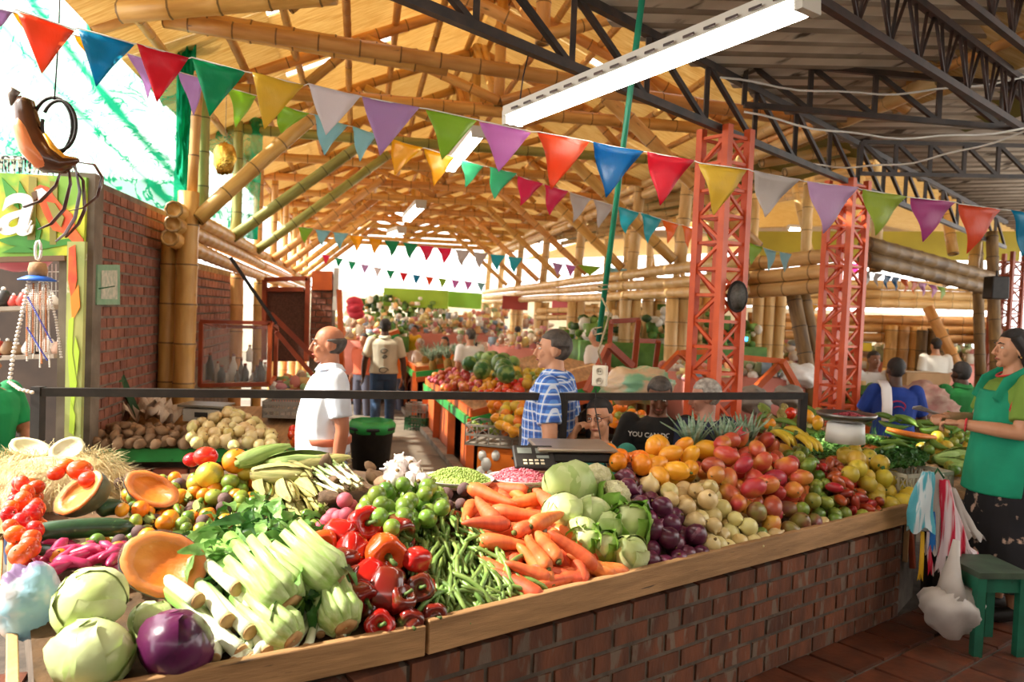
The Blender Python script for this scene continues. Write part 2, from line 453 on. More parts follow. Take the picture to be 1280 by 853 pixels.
# ---- black rail over the stall
rail = thing('black_rail', 'thin black steel rail on three posts running over the stall', 'rail', at(47, 680, 3.9))
def wtube(name, pts, r, m, parent=None, n=8, **k):
    g = G(); g.tube(pts, r, n); return g.obj(name, m, parent, wp=True, **k)
def wbar(name, a, b, wd, ht, m, parent=None, up=(0, 0, 1), **k):
    g = G(); g.bar(a, b, wd, ht, up=up); return g.obj(name, m, parent, smooth=False, wp=True, **k)
ra = at(53, 490, 3.95); rb = at(705, 496, 4.55); rc = at(1004, 495, 5.0)
wbar('top_rail', ra, rb, .04, .042, M_black, rail); wbar('top_rail', rb, rc, .04, .042, M_black, rail)
wbar('post', ra+V((-.02, 0, .025)), V((ra.x-.02, ra.y, .5)), .055, .045, M_black, rail)
wbar('post', rb+V((0, 0, -.02)), V((rb.x, rb.y, .6)), .045, .045, M_black, rail)
wbar('post', rc+V((0, 0, .02)), V((rc.x, rc.y, .6)), .045, .045, M_black, rail)

# ---- left brick wall
W0 = V((-2.7, 6.5, 0)); hu = V((-.187, .982, 0)).normalized(); hv = V((hu.y, -hu.x, 0))
def W(s, t, z): return W0+hu*s+hv*t+V((0, 0, z))
wl = thing('wall_left', None, None); wl['kind'] = 'structure'
c0 = V((-2.56, 4.85, 0)); c1 = V((-2.86, 6.7, 0)); dw = (c1-c0).normalized(); nw = V((dw.y, -dw.x, 0))
g = G(); g.bar(c0-nw*.09+V((0, 0, 1.05)), c1-nw*.09+V((0, 0, 1.05)), .15, 2.62); g.obj('wall_mortar', M_mortar, wl, smooth=False)
g = G(); g.bar(c0-nw*.06+V((0, 0, -.25)), c0-nw*.06+V((0, 0, 2.38)), .19, .15, up=dw); g.obj('wall_end_render', M_cement, wl, smooth=False)
bricks(wl, c0+dw*.09-nw*.012, dw, nw, (c1-c0).length-.1, 2.6, .145, .0735, .06, M_brickw, mort=.011, z0=-.245, skip=lambda p: proj(p)[1] > 640)
# framed notice
fr = thing('wall_notice', 'small green framed notice on the left brick wall', 'notice', at(133, 356, 5.15))
p = c0+dw*.32; 
def onwall(px, py, out=.03):
    d = _F + _R*((px-640)/FPX) - _U*((py-426.5)/FPX); q = c0+nw*out-EYE; k = q.dot(nw)/d.dot(nw); return EYE+d*k
c = [onwall(118, 381), onwall(147, 381), onwall(147, 331), onwall(119, 331)]
M_notg = mat('notice_green', '#6f9d7c', '#8cb392', scale=9, rough=.6); M_paper = mat('notice_paper', '#d5cfbd', '#a9b5a0', scale=30, rough=.7)
g = G(); g.add(c+[q+nw*.015 for q in c], [(4, 5, 6, 7), (0, 1, 5, 4), (1, 2, 6, 5), (2, 3, 7, 6), (3, 0, 4, 7)]); g.obj('frame', M_notg, fr, smooth=False, wp=True)
cc = sum(c, V())/4; g = G(); g.add([cc+(q-cc)*.72+nw*.018 for q in c], [(0, 1, 2, 3)]); g.obj('paper', M_paper, fr, smooth=False, wp=True)
g = G(); a1 = onwall(124, 361, .05); a2 = onwall(143, 358, .05); g.tube([a1, a2], .004, 5); g.obj('heading_line', M_greend, fr, wp=True)

# ---- bamboo posts and stacked beams of the hall
def post(name, label, base, top, n=2, r=.075, sp=None, m=None, cat='post', group=None):
    base = V(base); top = V(top)
    t = thing(name, label, cat, base, group=group)
    sp = V(sp) if sp else V((2*r*.98, .03, 0))
    for i in range(n):
        o = sp*(i-(n-1)/2)
        culm(base+o, top+o+V((0, 0, U(-.03, .03))), r*U(.93, 1.03), t, m)
    return t
pl = thing('bamboo_post', 'pair of thick bamboo posts at the end of the left brick wall', 'post', at(215, 520, 6.3))
b1 = at(206, 560, 6.35); b1.z = -.25; t1 = V((at(213, 300, 6.35).x, 6.35, at(213, 303, 6.35).z))
b2 = at(231, 560, 6.3); b2.z = -.25; t2 = V((at(236, 240, 6.3).x, 6.3, at(236, 240, 6.3).z))
culm(V((at(209, 480, 6.35).x, 6.35, -.25)), t1, .07, pl); culm(V((at(229, 480, 6.3).x, 6.3, -.25)), t2, .083, pl)
pu = thing('slim_bamboo_upright', 'slim bamboo upright rising through the green netting above the post pair', 'post', at(240, 240, 6.35))
culm(at(240, 245, 6.35), at(249, 90, 6.35), .04, pu)
# three hollow-ended beams running back along the left side
lb = thing('bamboo_beam', 'stack of three bamboo culms along the left side of the hall', 'beam', W(0, 0, 2.0))
for i, (px, py) in enumerate(((217, 262), (216, 280), (212, 297))):
    a = at(px, py, 6.0); a2 = W(.3, -.0, a.z); b = W(17, -.05, 2.33-.15*i)
    culm(a, W(5.5, -.03, 2.36-.155*i), .068, lb); culm(W(5.4, -.03, 2.36-.155*i), W(11.2, -.05, 2.36-.155*i), .068, lb); culm(W(11.1, -.04, 2.36-.155*i), b, .068, lb)
order = ['nearest', 'second', 'third', 'fourth', 'fifth', 'sixth', 'seventh', 'eighth', 'ninth', 'tenth', 'eleventh', 'twelfth', 'thirteenth']
# leaning braces of the left side
for i in range(8):
    s = .15+2.05*i
    b = W(s, .04, 2.34); e = W(s+.15, 1.75, 3.78)
    if i == 0: b = at(246, 275, 6.3); e = b+(at(386, 150, 6.75)-b)*1.1
    t = thing('leaning_brace', f'{order[i]} slanting bamboo brace rising from the left beam to the roof', 'brace', b, group='slanting braces on the left side')
    culm(b, e, .062, t, MB if i in (0, 3, 4, 5) else MBG if i < 3 else MB)
for i in range(8):
    s = .9+2.05*i
    t = thing('left_upright', f'{order[i]} bamboo upright standing on the left beam under the eave', 'post', W(s, 0, 2.4), group='uprights on the left beam')
    culm(W(s, -.02, 2.38), W(s-.02, -.03, 3.75), .055, t, MBG if i < 2 else MB)
    culm(W(s, -.05, 2.45), W(s+.95, -.2, 3.7), .04, t, MB)
    if i: culm(W(s, 0, -.25), W(s, 0, 1.98), .075, t)
# right side: stacked beam, posts, braces, eave pair
rbm = thing('bamboo_beam', 'stack of three long bamboo culms along the right side of the hall', 'beam', W(2, 5.5, 2.2))
for i in range(3):
    for s0, s1 in ((1.2, 5.2), (5.1, 9.3), (9.2, 14), (13.9, 20)):
        culm(W(s0, 5.5+.01*i, 2.31-.155*i), W(s1, 5.5+.01*i, 2.31-.155*i), .074, rbm, MBP)
ev = thing('eave_beam', 'pair of bamboo eave poles over the right side of the hall', 'beam', W(2, 5.7, 3.7))
for i in range(2):
    for s0, s1 in ((-1.5, 4), (3.9, 9.5), (9.4, 15), (14.9, 21)):
        culm(W(s0, 5.62+.06*i, 3.70-.16*i), W(s1, 5.62+.06*i, 3.70-.16*i), .07, ev, MBP)
ps = [3.1, 5.0, 8.2, 11.2, 14.2, 17, 19.5]
for i, s in enumerate(ps):
    t = post('bamboo_post', f'{order[i]} clustered bamboo post of the right side of the hall', W(s, 5.55, -.25), W(s, 5.55, 1.95), 2, .095, hu*.02+hv*.17, MBP, group='posts on the right side of the hall')
    culm(W(s, 5.55, 2.35), W(s, 5.62, 3.7), .085, t, MBP)
for i, s in enumerate([.75, 3.0, 5.1, 7.1, 9.1, 11.1, 13.1, 15.1]):
    b = W(s, 5.42, 2.42); e = W(s+.1, 3.75, 3.85)
    t = thing('leaning_brace', f'{order[i]} slanting bamboo brace rising from the right beam to the roof', 'brace', b, group='slanting braces on the right side')
    culm(b, e, .072 if i < 3 else .06, t, MB)
# ---- roof trusses
ZE, ZR, TC = 3.74, 5.0, 2.75
def zroof(t): return ZR-(ZR-ZE)*abs(t-TC)/TC
ss = [-.75, 1.25, 3.05, 4.8, 6.55, 8.3, 10.05, 11.8, 13.6, 15.4, 17.2, 19.0]
for i, s in enumerate(ss):
    t = thing('roof_truss', f'{order[i]} bamboo roof truss of the hall with paired tie, rafters and king post', 'truss', W(s, 0, ZE), group='bamboo roof trusses')
    if i == 0:
        a = at(205, 20, 6.0); b = at(560, 82, 6.4); culm(a, b, .085, t, MB, name='tie')
        a = at(235, 30, 5.95); b = at(760, 108, 6.6); culm(a, b, .06, t, MB, name='tie')
        culm(at(740, 112, 6.6), at(1000, 150, 7.2), .06, t, MB, name='tie')
        a = at(230, 12, 5.3); b = at(700, 80, 5.8)
        culm(at(150, 15, 5.0), at(420, -8, 5.0), .07, t, MB, name='tie')
    else:
        culm(W(s, -.3, ZE-.05), W(s, 5.7, ZE-.02), .062, t, MBG if i == 2 else MB, name='tie'); culm(W(s+.12, -.2, ZE-.02), W(s+.12, 5.6, ZE), .055, t, MB, name='tie')
    culm(W(s, TC, ZE), W(s, TC, ZR-.05), .058, t, name='king_post')
    culm(W(s+.06, -.5, ZE-.2), W(s+.06, TC+.05, ZR-.08), .058, t, name='rafter'); culm(W(s+.06, 6.0, ZE-.2), W(s+.06, TC-.05, ZR-.08), .058, t, name='rafter')
    for q in (-1, 1):
        culm(W(s-.05, TC, ZE+.05), W(s-.05, TC+q*1.35, zroof(TC+1.35)-.1), .05, t, name='strut')
        culm(W(s-.05, TC+q*1.9, ZE+.05), W(s-.05, TC+q*1.4, zroof(TC+1.4)-.1), .05, t, name='strut')
        if i < 8: culm(W(s+.1, TC, ZE+.1), W(s+1.6, TC+q*.05, ZR-.15), .045, t, name='strut')
order7 = ['first', 'second', 'third', 'fourth', 'fifth', 'sixth', 'seventh']; SECT = {-2.6: 'nearest', 2.1: 'second', 6.9: 'third', 11.9: 'farthest'}
for q in (-1, 1):
    for k in range(7):
        tt = TC+q*(.12+.47*k)
        for a, b in ((-2.6, 2.2), (2.1, 7), (6.9, 12), (11.9, 20)):
            t = thing('roof_purlin', f'{order7[k]} bamboo purlin from the ridge on the {"right" if q > 0 else "left"} slope, {SECT[a]} length', 'purlin', W(a, tt, zroof(tt)), group=f'purlins of the {"right" if q > 0 else "left"} roof slope')
            culm(W(a, tt, zroof(tt)-.03), W(b, tt, zroof(tt)-.03), .038, t)
# mats: woven panels with open slots between some of them
rf = thing('ceiling', None, None); rf['kind'] = 'structure'
slot = {(0, 2), (2, 4)}
for q in (-1, 1):
    for i in range(-3, 11):
        for k in range(3):
            s0 = i*1.8; s1 = s0+1.77
            t0 = q*k*1.08; t1 = q*(k+1)*1.08
            gap = .16 if (k == 1 and i in (-1, 0, 1)) else .0
            g = G(); nseg = 6
            P = []
            for (s_, t_) in ((s0+gap, t0), (s1, t0), (s1, t1), (s0+gap, t1)):
                p = W(s_, TC+t_, zroof(TC+t_)+.02); P.append(p)
            g.add(P+[p+V((0, 0, .02)) for p in P], [(0, 1, 2, 3), (7, 6, 5, 4), (0, 4, 5, 1), (1, 5, 6, 2), (2, 6, 7, 3), (3, 7, 4, 0)])
            g.obj('mat_panel', M_mat, rf, smooth=False, wp=True)
# unseen roof over the near left, added to limit where the sun falls
g = G(); P = [W(-7, -.4, 4.1), W(-2.8, -.4, 4.1), W(-2.8, 6.5, 4.7), W(-7, 6.5, 4.7)]
for k in range(2):
    a, b = k*.5, (k+1)*.5
    Q = [P[0].lerp(P[3], a+.02), P[1].lerp(P[2], a+.02), P[1].lerp(P[2], b), P[0].lerp(P[3], b)]
    g = G(); g.add(Q+[p+V((0, 0, .02)) for p in Q], [(0, 1, 2, 3), (7, 6, 5, 4), (0, 4, 5, 1), (1, 5, 6, 2), (2, 6, 7, 3), (3, 7, 4, 0)]); g.obj('mat_panel', M_mat, rf, smooth=False)
# ---- annex roofs to the right of the hall
ax = thing('ceiling_annex', None, None); ax['kind'] = 'structure'
def slab(P, m, parent, name='roof_sheet', th=.03):
    g = G(); g.add(list(P)+[p+V((0, 0, th)) for p in P], [(0, 1, 2, 3), (7, 6, 5, 4), (0, 4, 5, 1), (1, 5, 6, 2), (2, 6, 7, 3), (3, 7, 4, 0)]); return g.obj(name, m, parent, smooth=False)
slab([W(-1, 5.5, 3.95), W(14, 5.5, 3.95), W(14, 7.2, 3.6), W(-1, 7.2, 3.6)], M_olive, ax)
slab([W(1.5, 7.1, 3.75), W(16, 7.1, 3.75), W(16, 12.5, 5.0), W(1.5, 12.5, 5.0)], M_mat, ax)
slab([W(13.5, 8, 3.9), W(26, 8, 3.9), W(26, 20, 4.9), W(13.5, 20, 4.9)], M_mat, ax)
slab([W(4, 12.5, 5.0), W(20, 12.5, 5.0), W(20, 20, 4.0), W(4, 20, 4.0)], M_mat, ax)
for i in range(8):
    s = 1.5+1.5*i
    t = thing('annex_rafter', f'{order[i]} pale bamboo rafter of the side roof beyond the orange columns', 'rafter', W(s, 7.1, 3.6), group='rafters of the side roof')
    culm(W(s, 5.8, 3.45), W(s+.3, 12, 4.85), .06, t, MBP); culm(W(s+.2, 6.2, 3.4), W(s+.2, 11, 4.5), .055, t, MBP)
    culm(W(s, 7.3, 2.3), W(s+.1, 7.35, 3.7), .07, t, MBP, name='upright'); culm(W(s+.1, 7.5, 2.4), W(s+.8, 7.5, 3.75), .05, t, MBP, name='upright')
# mustard fascia seen through the columns
fa = at(925, 306, 19); fb = at(1275, 308, 17)
g = G(); g.bar(fa, fb, .06, .62); tag(g.obj('trim_fascia', M_yellow, smooth=False), kind='structure')
# ---- corrugated fibre-cement roof with its steel trusses
TA = V((1.53, 5.9, 0)); dT = V((.9, 1, 0)).normalized(); nT = V((dT.y, -dT.x, 0))
def T(s, t, z): return TA+dT*s+nT*t+V((0, 0, z))
def zc(t): return 3.50+.17*t
cr = thing('ceiling_corrugated', None, None); cr['kind'] = 'structure'
dc = V((1, .25, 0)).normalized(); M_troughshade = mat('trough_shade_cement', '#a39482', '#7d6e5e', scale=2, rough=.9)  # darker cement that paints valley shade into the wave troughs
nc = 0
row = 0
for r in range(9):
    # sheets run along dc, side by side along dT
    wv = 1.05
    a0 = -5.3+r*1.9
    g = G(); nu = 96
    cw = dc.dot(dT); 
    def cf(u, v, a0=a0):
        s = a0+u*1.88; base = T(s, -.12, 0)
        p = base+dc*(v*11)
        tt = (p-TA).dot(nT)
        z = zc(tt)+.042*sin(s*2*pi/.32)
        return (p.x, p.y, z)
    g.sheet(cf, 156, 8)
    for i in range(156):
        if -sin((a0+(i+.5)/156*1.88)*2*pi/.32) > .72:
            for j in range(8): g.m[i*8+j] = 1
    o = g.obj('corrugated_sheet', [M_asb, M_troughshade], cr); solid(o, .008)
def truss(name, label, a, b, h, n, m, r=.022, top=True, cat='truss', web='W', chord=.05):
    a = V(a); b = V(b); t = thing(name, label, cat, a); d = (b-a)
    wbar('chord', a, b, chord, chord, m, t); up = V((0, 0, h))
    wbar('chord', a+up, b+up, chord, chord, m, t)
    for i in range(n):
        p = a+d*(i/n); q = a+d*((i+1)/n)
        if web == 'N':
            wbar('web', p, p+up, r*1.5, r*1.5, m, t); wbar('web', p+up, q, r*1.5, r*1.5, m, t)
        else:
            c = (p+q)/2
            for e in (p, q):
                wtube('web', [c, e+up], r*.5, m, t, 5)
                if web == 'WW': wtube('web', [c, e.lerp(c, .55)+up], r*.5, m, t, 5)
    return t
truss('steel_truss', 'long black steel truss carried by the orange lattice columns', T(-3.4, 0, 3.03), T(9.5, 0, 3.03), .40, 17, M_steel, web='N')
p1 = onz(1020, 0, 3.2); 
truss('open_web_joist', 'dark open-web joist crossing under the corrugated roof at upper right', at(880, -90, 3.3), at(1290, 168, 6.2), .34, 11, M_steelr, web='WW', chord=.045)
truss('open_web_joist', 'rusty open-web joist in the top right corner under the corrugated roof', at(1130, -60, 3.6), at(1300, 75, 4.6), .30, 6, M_steelr, web='WW', chord=.035)
truss('steel_truss', 'steel truss running to the right from the top of the nearest orange column', at(930, 131, 5.95), at(1330, 166, 6.1), .32, 5, M_steel, web='N', chord=.04)
truss('steel_truss', 'lower steel truss running to the right from the second orange column', at(1075, 217, 7.7), at(1330, 222, 7.9), .30, 6, M_steel, web='N', chord=.035)
for k, (a, b) in enumerate(((at(900, 97, 5.7), at(1290, 95, 5.9)), (at(930, 140, 5.8), at(1290, 160, 5.6)), (at(1000, 205, 7.4), at(1290, 162, 5.6)))):
    g = G(); pts = []
    for i in range(17):
        u = i/16; pts.append(a.lerp(b, u)+V((0, 0, -.12*sin(pi*u)+.01*sin(u*20))))
    g.tube(pts, .008, 5); g.obj('cable', M_white, label=['white cable sagging along the upper right steel truss', 'pale cable strung below the upper right steel truss', 'bundle of pale wires rising from the second column to the right edge'][k], cat='cable')
# unseen wall and roof behind the camera, added to cut the sky light
g = G(); g.bar((-7, -4, 1.6), (9, -4, 1.6), .2, 3.6); tag(g.obj('wall_back_blocker', M_cement, smooth=False), kind='structure')
g = G(); g.bar((9, -4, 1.6), (9.5, 5, 1.6), .2, 3.6); tag(g.obj('wall_right', M_cement, smooth=False), kind='structure')
slab([V((-7, -4.2, 4.1)), V((9, -4.2, 4.1)), V((9, 1.0, 4.1)), V((-7, 1.0, 4.1))], M_asb, cr, 'roof_sheet')  # unseen roof, added to keep sky light off the stall front
# ---- orange lattice columns
def lattice(name, label, c, w, z0, z1, step, ang, m=M_orange, m2=M_redp, lean=0):
    t = thing(name, label, 'column', (c.x, c.y, z0), ang)
    h = w/2
    for sx in (-1, 1):
        for sy in (-1, 1):
            g = G(); g.box((sx*h, sy*h, (z1-z0)/2), (.055, .055, z1-z0)); g.obj('corner_post', m, t, smooth=False)
    n = int((z1-z0)/step)
    for face in range(4):
        R = Matrix.Rotation(face*pi/2, 3, 'Z')
        for i in range(n+1):
            z = i*step
            g = G(); g.bar(R @ V((-h, -h, z)), R @ V((h, -h, z)), .022, .022); g.obj('rung', m, t, smooth=False)
            if i < n:
                s = 1 if (i+face) % 2 else -1
                if face == 1: s = 1 if i % 2 else -1
                g = G(); g.bar(R @ V((-h*s, -h, z)), R @ V((h*s, -h, z+step)), .020, .020); g.obj('lacing', m, t, smooth=False)
    return t
c1p = V((TA.x-.03, TA.y, 0)); lattice('lattice_column', 'nearest tall orange steel lattice column behind the pineapples', c1p, .24, -.25, 3.05, .19, .62)
c2p = T(2.42, 0, 0); lattice('lattice_column', 'second orange steel lattice column right of the nearest one', c2p, .25, -.25, 3.04, .19, .62)
c3p = at(1262, 300, 12.5); c3p.z = 0; lattice('lattice_column', 'distant red lattice column at the right edge above the woman', c3p, .30, -.25, 2.9, .2, .5, M_redp)
# ================================================================== PRODUCE PROTOTYPES
P = {}
def proto(key, name, parts):
    """parts: [(name, G, material(s))]; the first is the thing's own mesh"""
    P[key] = [(n, g.mesh(n, m)) for n, g, m in parts]; P[key][0] = (name, P[key][0][1])
def inst(key, loc, rot=(0, 0, 0), scale=1, label=None, cat=None, group=None, mw=None, name=None):
    n0, m0 = P[key][0]
    if mw is not None: o = put(name or n0, m0, mw=mw, label=label, cat=cat, group=group)
    else: o = put(name or n0, m0, loc=loc, rot=rot, scale=scale, label=label, cat=cat, group=group)
    for n, m in P[key][1:]: put(n, m, o)
    return o
def rnd(): return (U(0, 2*pi), U(0, 2*pi), U(0, 2*pi))
MSTEM = mat('stem_green', '#5f7a35', '#4a5f28', scale=30, rough=.6)
MDRY = mat('dry_stem', '#8d7446', '#6d5530', scale=30, rough=.8)
# materials of the skins
m_redon = mat('red_onion_skin', '#6b2543', '#4a1a30', scale=14, rough=.3, var=.22, hue=.015, stretch=(1, 1, .3), coat=.15, spots=(22, .66, '#a06a78'))
m_whon = mat('white_onion_skin', '#d9c98c', '#cbb070', scale=10, rough=.35, var=.12, hue=.02, stretch=(1, 1, .3), coat=.15, spots=(9, .6, '#b9a05a'))
m_mango = mat('mango_skin', '#d8953c', '#c9543a', scale=9, rough=.35, var=.12, hue=.02, coat=.2, lo=.42, hi=.58, spots=(60, .68, '#a37a3a'))
m_mangor = mat('mango_red_skin', '#b03c34', '#cf6238', scale=9, rough=.33, var=.15, hue=.02, coat=.25, lo=.45, hi=.6)
m_mangog = mat('mango_dusky_skin', '#7d3a3a', '#8c8a3c', scale=10, rough=.38, var=.15, coat=.2)
m_lime = mat('lime_skin', '#809c3c', '#5c7c2c', scale=14, rough=.3, bump=.1, bscale=120, var=.2, hue=.025, coat=.2)
m_mand = mat('mandarin_green_skin', '#8a9838', '#667c2c', scale=10, rough=.38, bump=.15, bscale=110, var=.22, hue=.04, coat=.15, spots=(5, .6, '#c9952c'))
m_orang = mat('orange_skin', '#ef8c1a', '#e07d12', scale=8, rough=.35, bump=.12, bscale=120, var=.08, hue=.012, coat=.15)
m_ygrape = mat('yellow_citrus_skin', '#d6b53c', '#b9a034', scale=8, rough=.4, bump=.15, bscale=110, var=.12, hue=.02, spots=(12, .62, '#9a8a30'))
m_yel = mat('yellow_fruit_skin', '#efb32c', '#e6971c', scale=7, rough=.35, var=.07, hue=.015, coat=.2)
m_tam = mat('tree_tomato_skin', '#b84524', '#8f2d1c', scale=9, rough=.28, var=.18, hue=.02, coat=.3)
m_tom = mat('tomato_skin', '#d83a1c', '#e25a20', scale=6, rough=.25, var=.1, hue=.015, coat=.35)
m_pot = mat('potato_skin', '#a58463', '#7f6248', scale=12, rough=.85, bump=.3, bscale=30, var=.18)
m_dirt = mat('tuber_skin', '#6e5640', '#4a3829', scale=14, rough=.95, bump=.6, bscale=40, var=.15)
m_pink = mat('pink_tuber_skin', '#c42f63', '#a82453', scale=10, rough=.35, var=.12, coat=.2, spots=(16, .68, '#e07f9c'))
m_pinkb = mat('pink_potato_skin', '#a8384c', '#c46070', scale=8, rough=.6, var=.12)
m_beet = mat('beet_skin', '#6e5550', '#4d3539', scale=12, rough=.8, bump=.4, bscale=30, var=.12)
m_car = mat('carrot_skin', '#e87638', '#d9632a', scale=14, rough=.5, var=.1, hue=.012, stretch=(1, 1, 4), bump=.35, bscale=50, bstretch=(1, 1, 30), coat=.1)
m_bean = mat('bean_pod', '#86a050', '#64843c', scale=14, rough=.4, var=.2, hue=.015, bump=.3, bscale=60)
m_pep = mat('red_pepper_skin', '#c41f1a', '#a0140f', scale=5, rough=.18, var=.12, coat=.6)
m_pepd = mat('dark_pepper_skin', '#7d1713', '#5a2a18', scale=5, rough=.18, var=.15, coat=.6, spots=(4, .56, '#3f4a1c'))
m_pepo = mat('orange_pepper_skin', '#e0551a', '#d03a14', scale=5, rough=.18, coat=.6, spots=(5, .58, '#b58a5a'))
m_gar = mat('garlic_skin', '#ece4dc', '#d8c6c4', scale=20, rough=.6, var=.05, stretch=(1, 1, .2))
m_cab = mat('cabbage_leaf', '#c4d094', '#9fb868', scale=7, rough=.45, bump=.5, bscale=18, var=.07, sub=.0, spots=(4, .58, '#dfe6b4'))
m_cabp = mat('pale_cabbage_leaf', '#d3dba4', '#b3c474', scale=7, rough=.45, bump=.5, bscale=18, var=.06)
m_let = mat('lettuce_leaf', '#9cc257', '#6fa338', scale=9, rough=.45, bump=.7, bscale=25, var=.08, spots=(5, .6, '#cfe09a'))
m_redcab = mat('red_cabbage_leaf', '#5a1746', '#420f38', scale=6, rough=.28, bump=.35, bscale=16, coat=.3, spots=(11, .64, '#84406e'))
m_leek = mat('leek_shank', '#eef0d8', '#dfe6c0', scale=6, rough=.35, coat=.1, grad=(2, .09, .20, '#7fae4f'), stretch=(8, 8, 1))
m_cut = mat('cut_root_end', '#c9a06c', '#b08452', scale=40, rough=.7, bump=.3)
m_cel = mat('celery_rib', '#cfe0a0', '#a9c96c', scale=12, rough=.35, stretch=(9, 9, 1), grad=(2, .10, .24, '#7fb04a'), bump=.3, bscale=20, bstretch=(60, 60, 1))
m_leaf = mat('leaf_green', '#8ab460', '#5f9244', scale=10, rough=.42, var=.2, bump=.4, bscale=40, transl=.25)
m_leafd = mat('leaf_dark', '#3a6e2a', '#2b5720', scale=10, rough=.5, var=.25, transl=.2)
m_husk = mat('corn_husk', '#c8bd78', '#a2a358', scale=8, rough=.6, var=.14, stretch=(14, 14, 1), bump=.5, bscale=30, bstretch=(50, 50, 1), spots=(5, .58, '#8a7a48'))
m_huskg = mat('corn_husk_green', '#a9c26c', '#86a54c', scale=8, rough=.55, var=.12, stretch=(14, 14, 1), bump=.5, bscale=30, bstretch=(50, 50, 1))
m_corn = mat('corn_kernels', '#ead79c', '#dfc080', scale=60, rough=.35, bump=.9, bscale=90)
m_zuc = mat('dark_squash_skin', '#24402a', '#2f5233', scale=6, rough=.35, coat=.2, stretch=(6, 1, 6), spots=(8, .66, '#5a7a4a'))
m_pum = mat('pumpkin_flesh', '#e88a34', '#dd7222', scale=9, rough=.45, bump=.4, bscale=30, spots=(6, .62, '#f2b878'))
m_pumr = mat('pumpkin_rind', '#4d5641', '#2f3b2c', scale=7, rough=.5, bump=.3, bscale=20, spots=(10, .6, '#7d7c62'))
m_ban = mat('banana_skin', '#e5c83c', '#cfae30', scale=5, rough=.4, var=.08, spots=(9, .7, '#7a5a20'), grad=(2, .05, .10, '#8aa038'))
m_plan = mat('plantain_skin', '#6f8f35', '#557a2a', scale=8, rough=.45, var=.18, coat=.1)
m_pinb = mat('pineapple_body', '#b07a2e', '#7c6a2a', scale=40, rough=.7, bump=1.0, bscale=60, var=.1)
m_pinl = mat('pineapple_leaf', '#a9bda4', '#6f9270', scale=10, rough=.45, stretch=(1, 1, 5), var=.12)
m_grape = mat('grape_skin', '#5a2a44', '#7a3a4c', scale=60, rough=.28, coat=.3)
m_film = mat('cling_film', '#ffffff', rough=.08, alpha=.05, bump=.9, bscale=14, coat=.3)

g = G(); g.lathe([(.004, -.036), (.012, -.034), (.028, -.024), (.036, -.006), (.036, .006), (.029, .022), (.015, .033), (.007, .040), (.004, .050)], 12); proto('onion_red', 'red_onion', [('o', g, m_redon)])
r_ = G(); r_.tube([(0, 0, -.033), (.002, 0, -.042)], [.007, .003], 6)
P['onion_red'].append(('root_tuft', r_.mesh('root_tuft', MDRY)))
g = G(); g.lathe([(.004, -.036), (.012, -.034), (.028, -.024), (.036, -.006), (.036, .006), (.029, .022), (.015, .033), (.007, .040), (.004, .050)], 12); proto('onion_white', 'white_onion', [('o', g, m_whon), ('root_tuft', r_, MDRY)])
def mangof(d): return 1+.10*d.x*max(0, d.z+.2)-.05*d.z
for kk, mm in (('mango', m_mango), ('mango_red', m_mangor), ('mango_dusky', m_mangog)):
    g = G(); g.ball((0, 0, 0), (.040, .036, .052), 14, 9, fn=mangof); s_ = G(); s_.tube([(.002, 0, .046), (.003, 0, .056)], [.005, .003], 6)
    proto(kk, 'mango', [('o', g, mm), ('stem', s_, MDRY)])
def citr(d): return 1-.03*abs(d.z)**3
def roundf(key, name, m, r, sq=.94, stem=True, sm=None):
    g = G(); g.ball((0, 0, 0), (r, r, r*sq), 14, 9, fn=citr)
    parts = [('o', g, m)]
    if stem:
        s_ = G(); s_.lathe([(r*.09, r*sq*.93), (r*.13, r*sq*.97), (.0005, r*sq)], 6); parts.append(('stem_scar', s_, sm or MSTEM))
    proto(key, name, parts)
roundf('lime', 'lime', m_lime, .030, .98); roundf('mandarin', 'green_mandarin', m_mand, .033, .86); roundf('orange', 'orange', m_orang, .040)
roundf('citrus', 'yellow_grapefruit', m_ygrape, .045); roundf('tomato', 'tomato', m_tom, .042, .84); roundf('pink_potato', 'pink_potato', m_pinkb, .030, .9, False)
roundf('beet', 'beetroot', m_beet, .034, .92, True, MDRY)
g = G(); g.ball((0, 0, 0), (.036, .032, .050), 12, 8, fn=lambda d: 1-.12*d.z); s_ = G(); s_.tube([(0, 0, .04), (.001, 0, .052)], [.006, .004], 6); proto('yellow_fruit', 'yellow_papaya', [('o', g, m_yel), ('stem', s_, MSTEM)])
g = G(); g.ball((0, 0, 0), (.019, .019, .034), 10, 7); s_ = G(); s_.tube([(0, 0, .03), (.002, 0, .045)], [.003, .002], 5); proto('tamarillo', 'tree_tomato', [('o', g, m_tam), ('stem', s_, MDRY)])
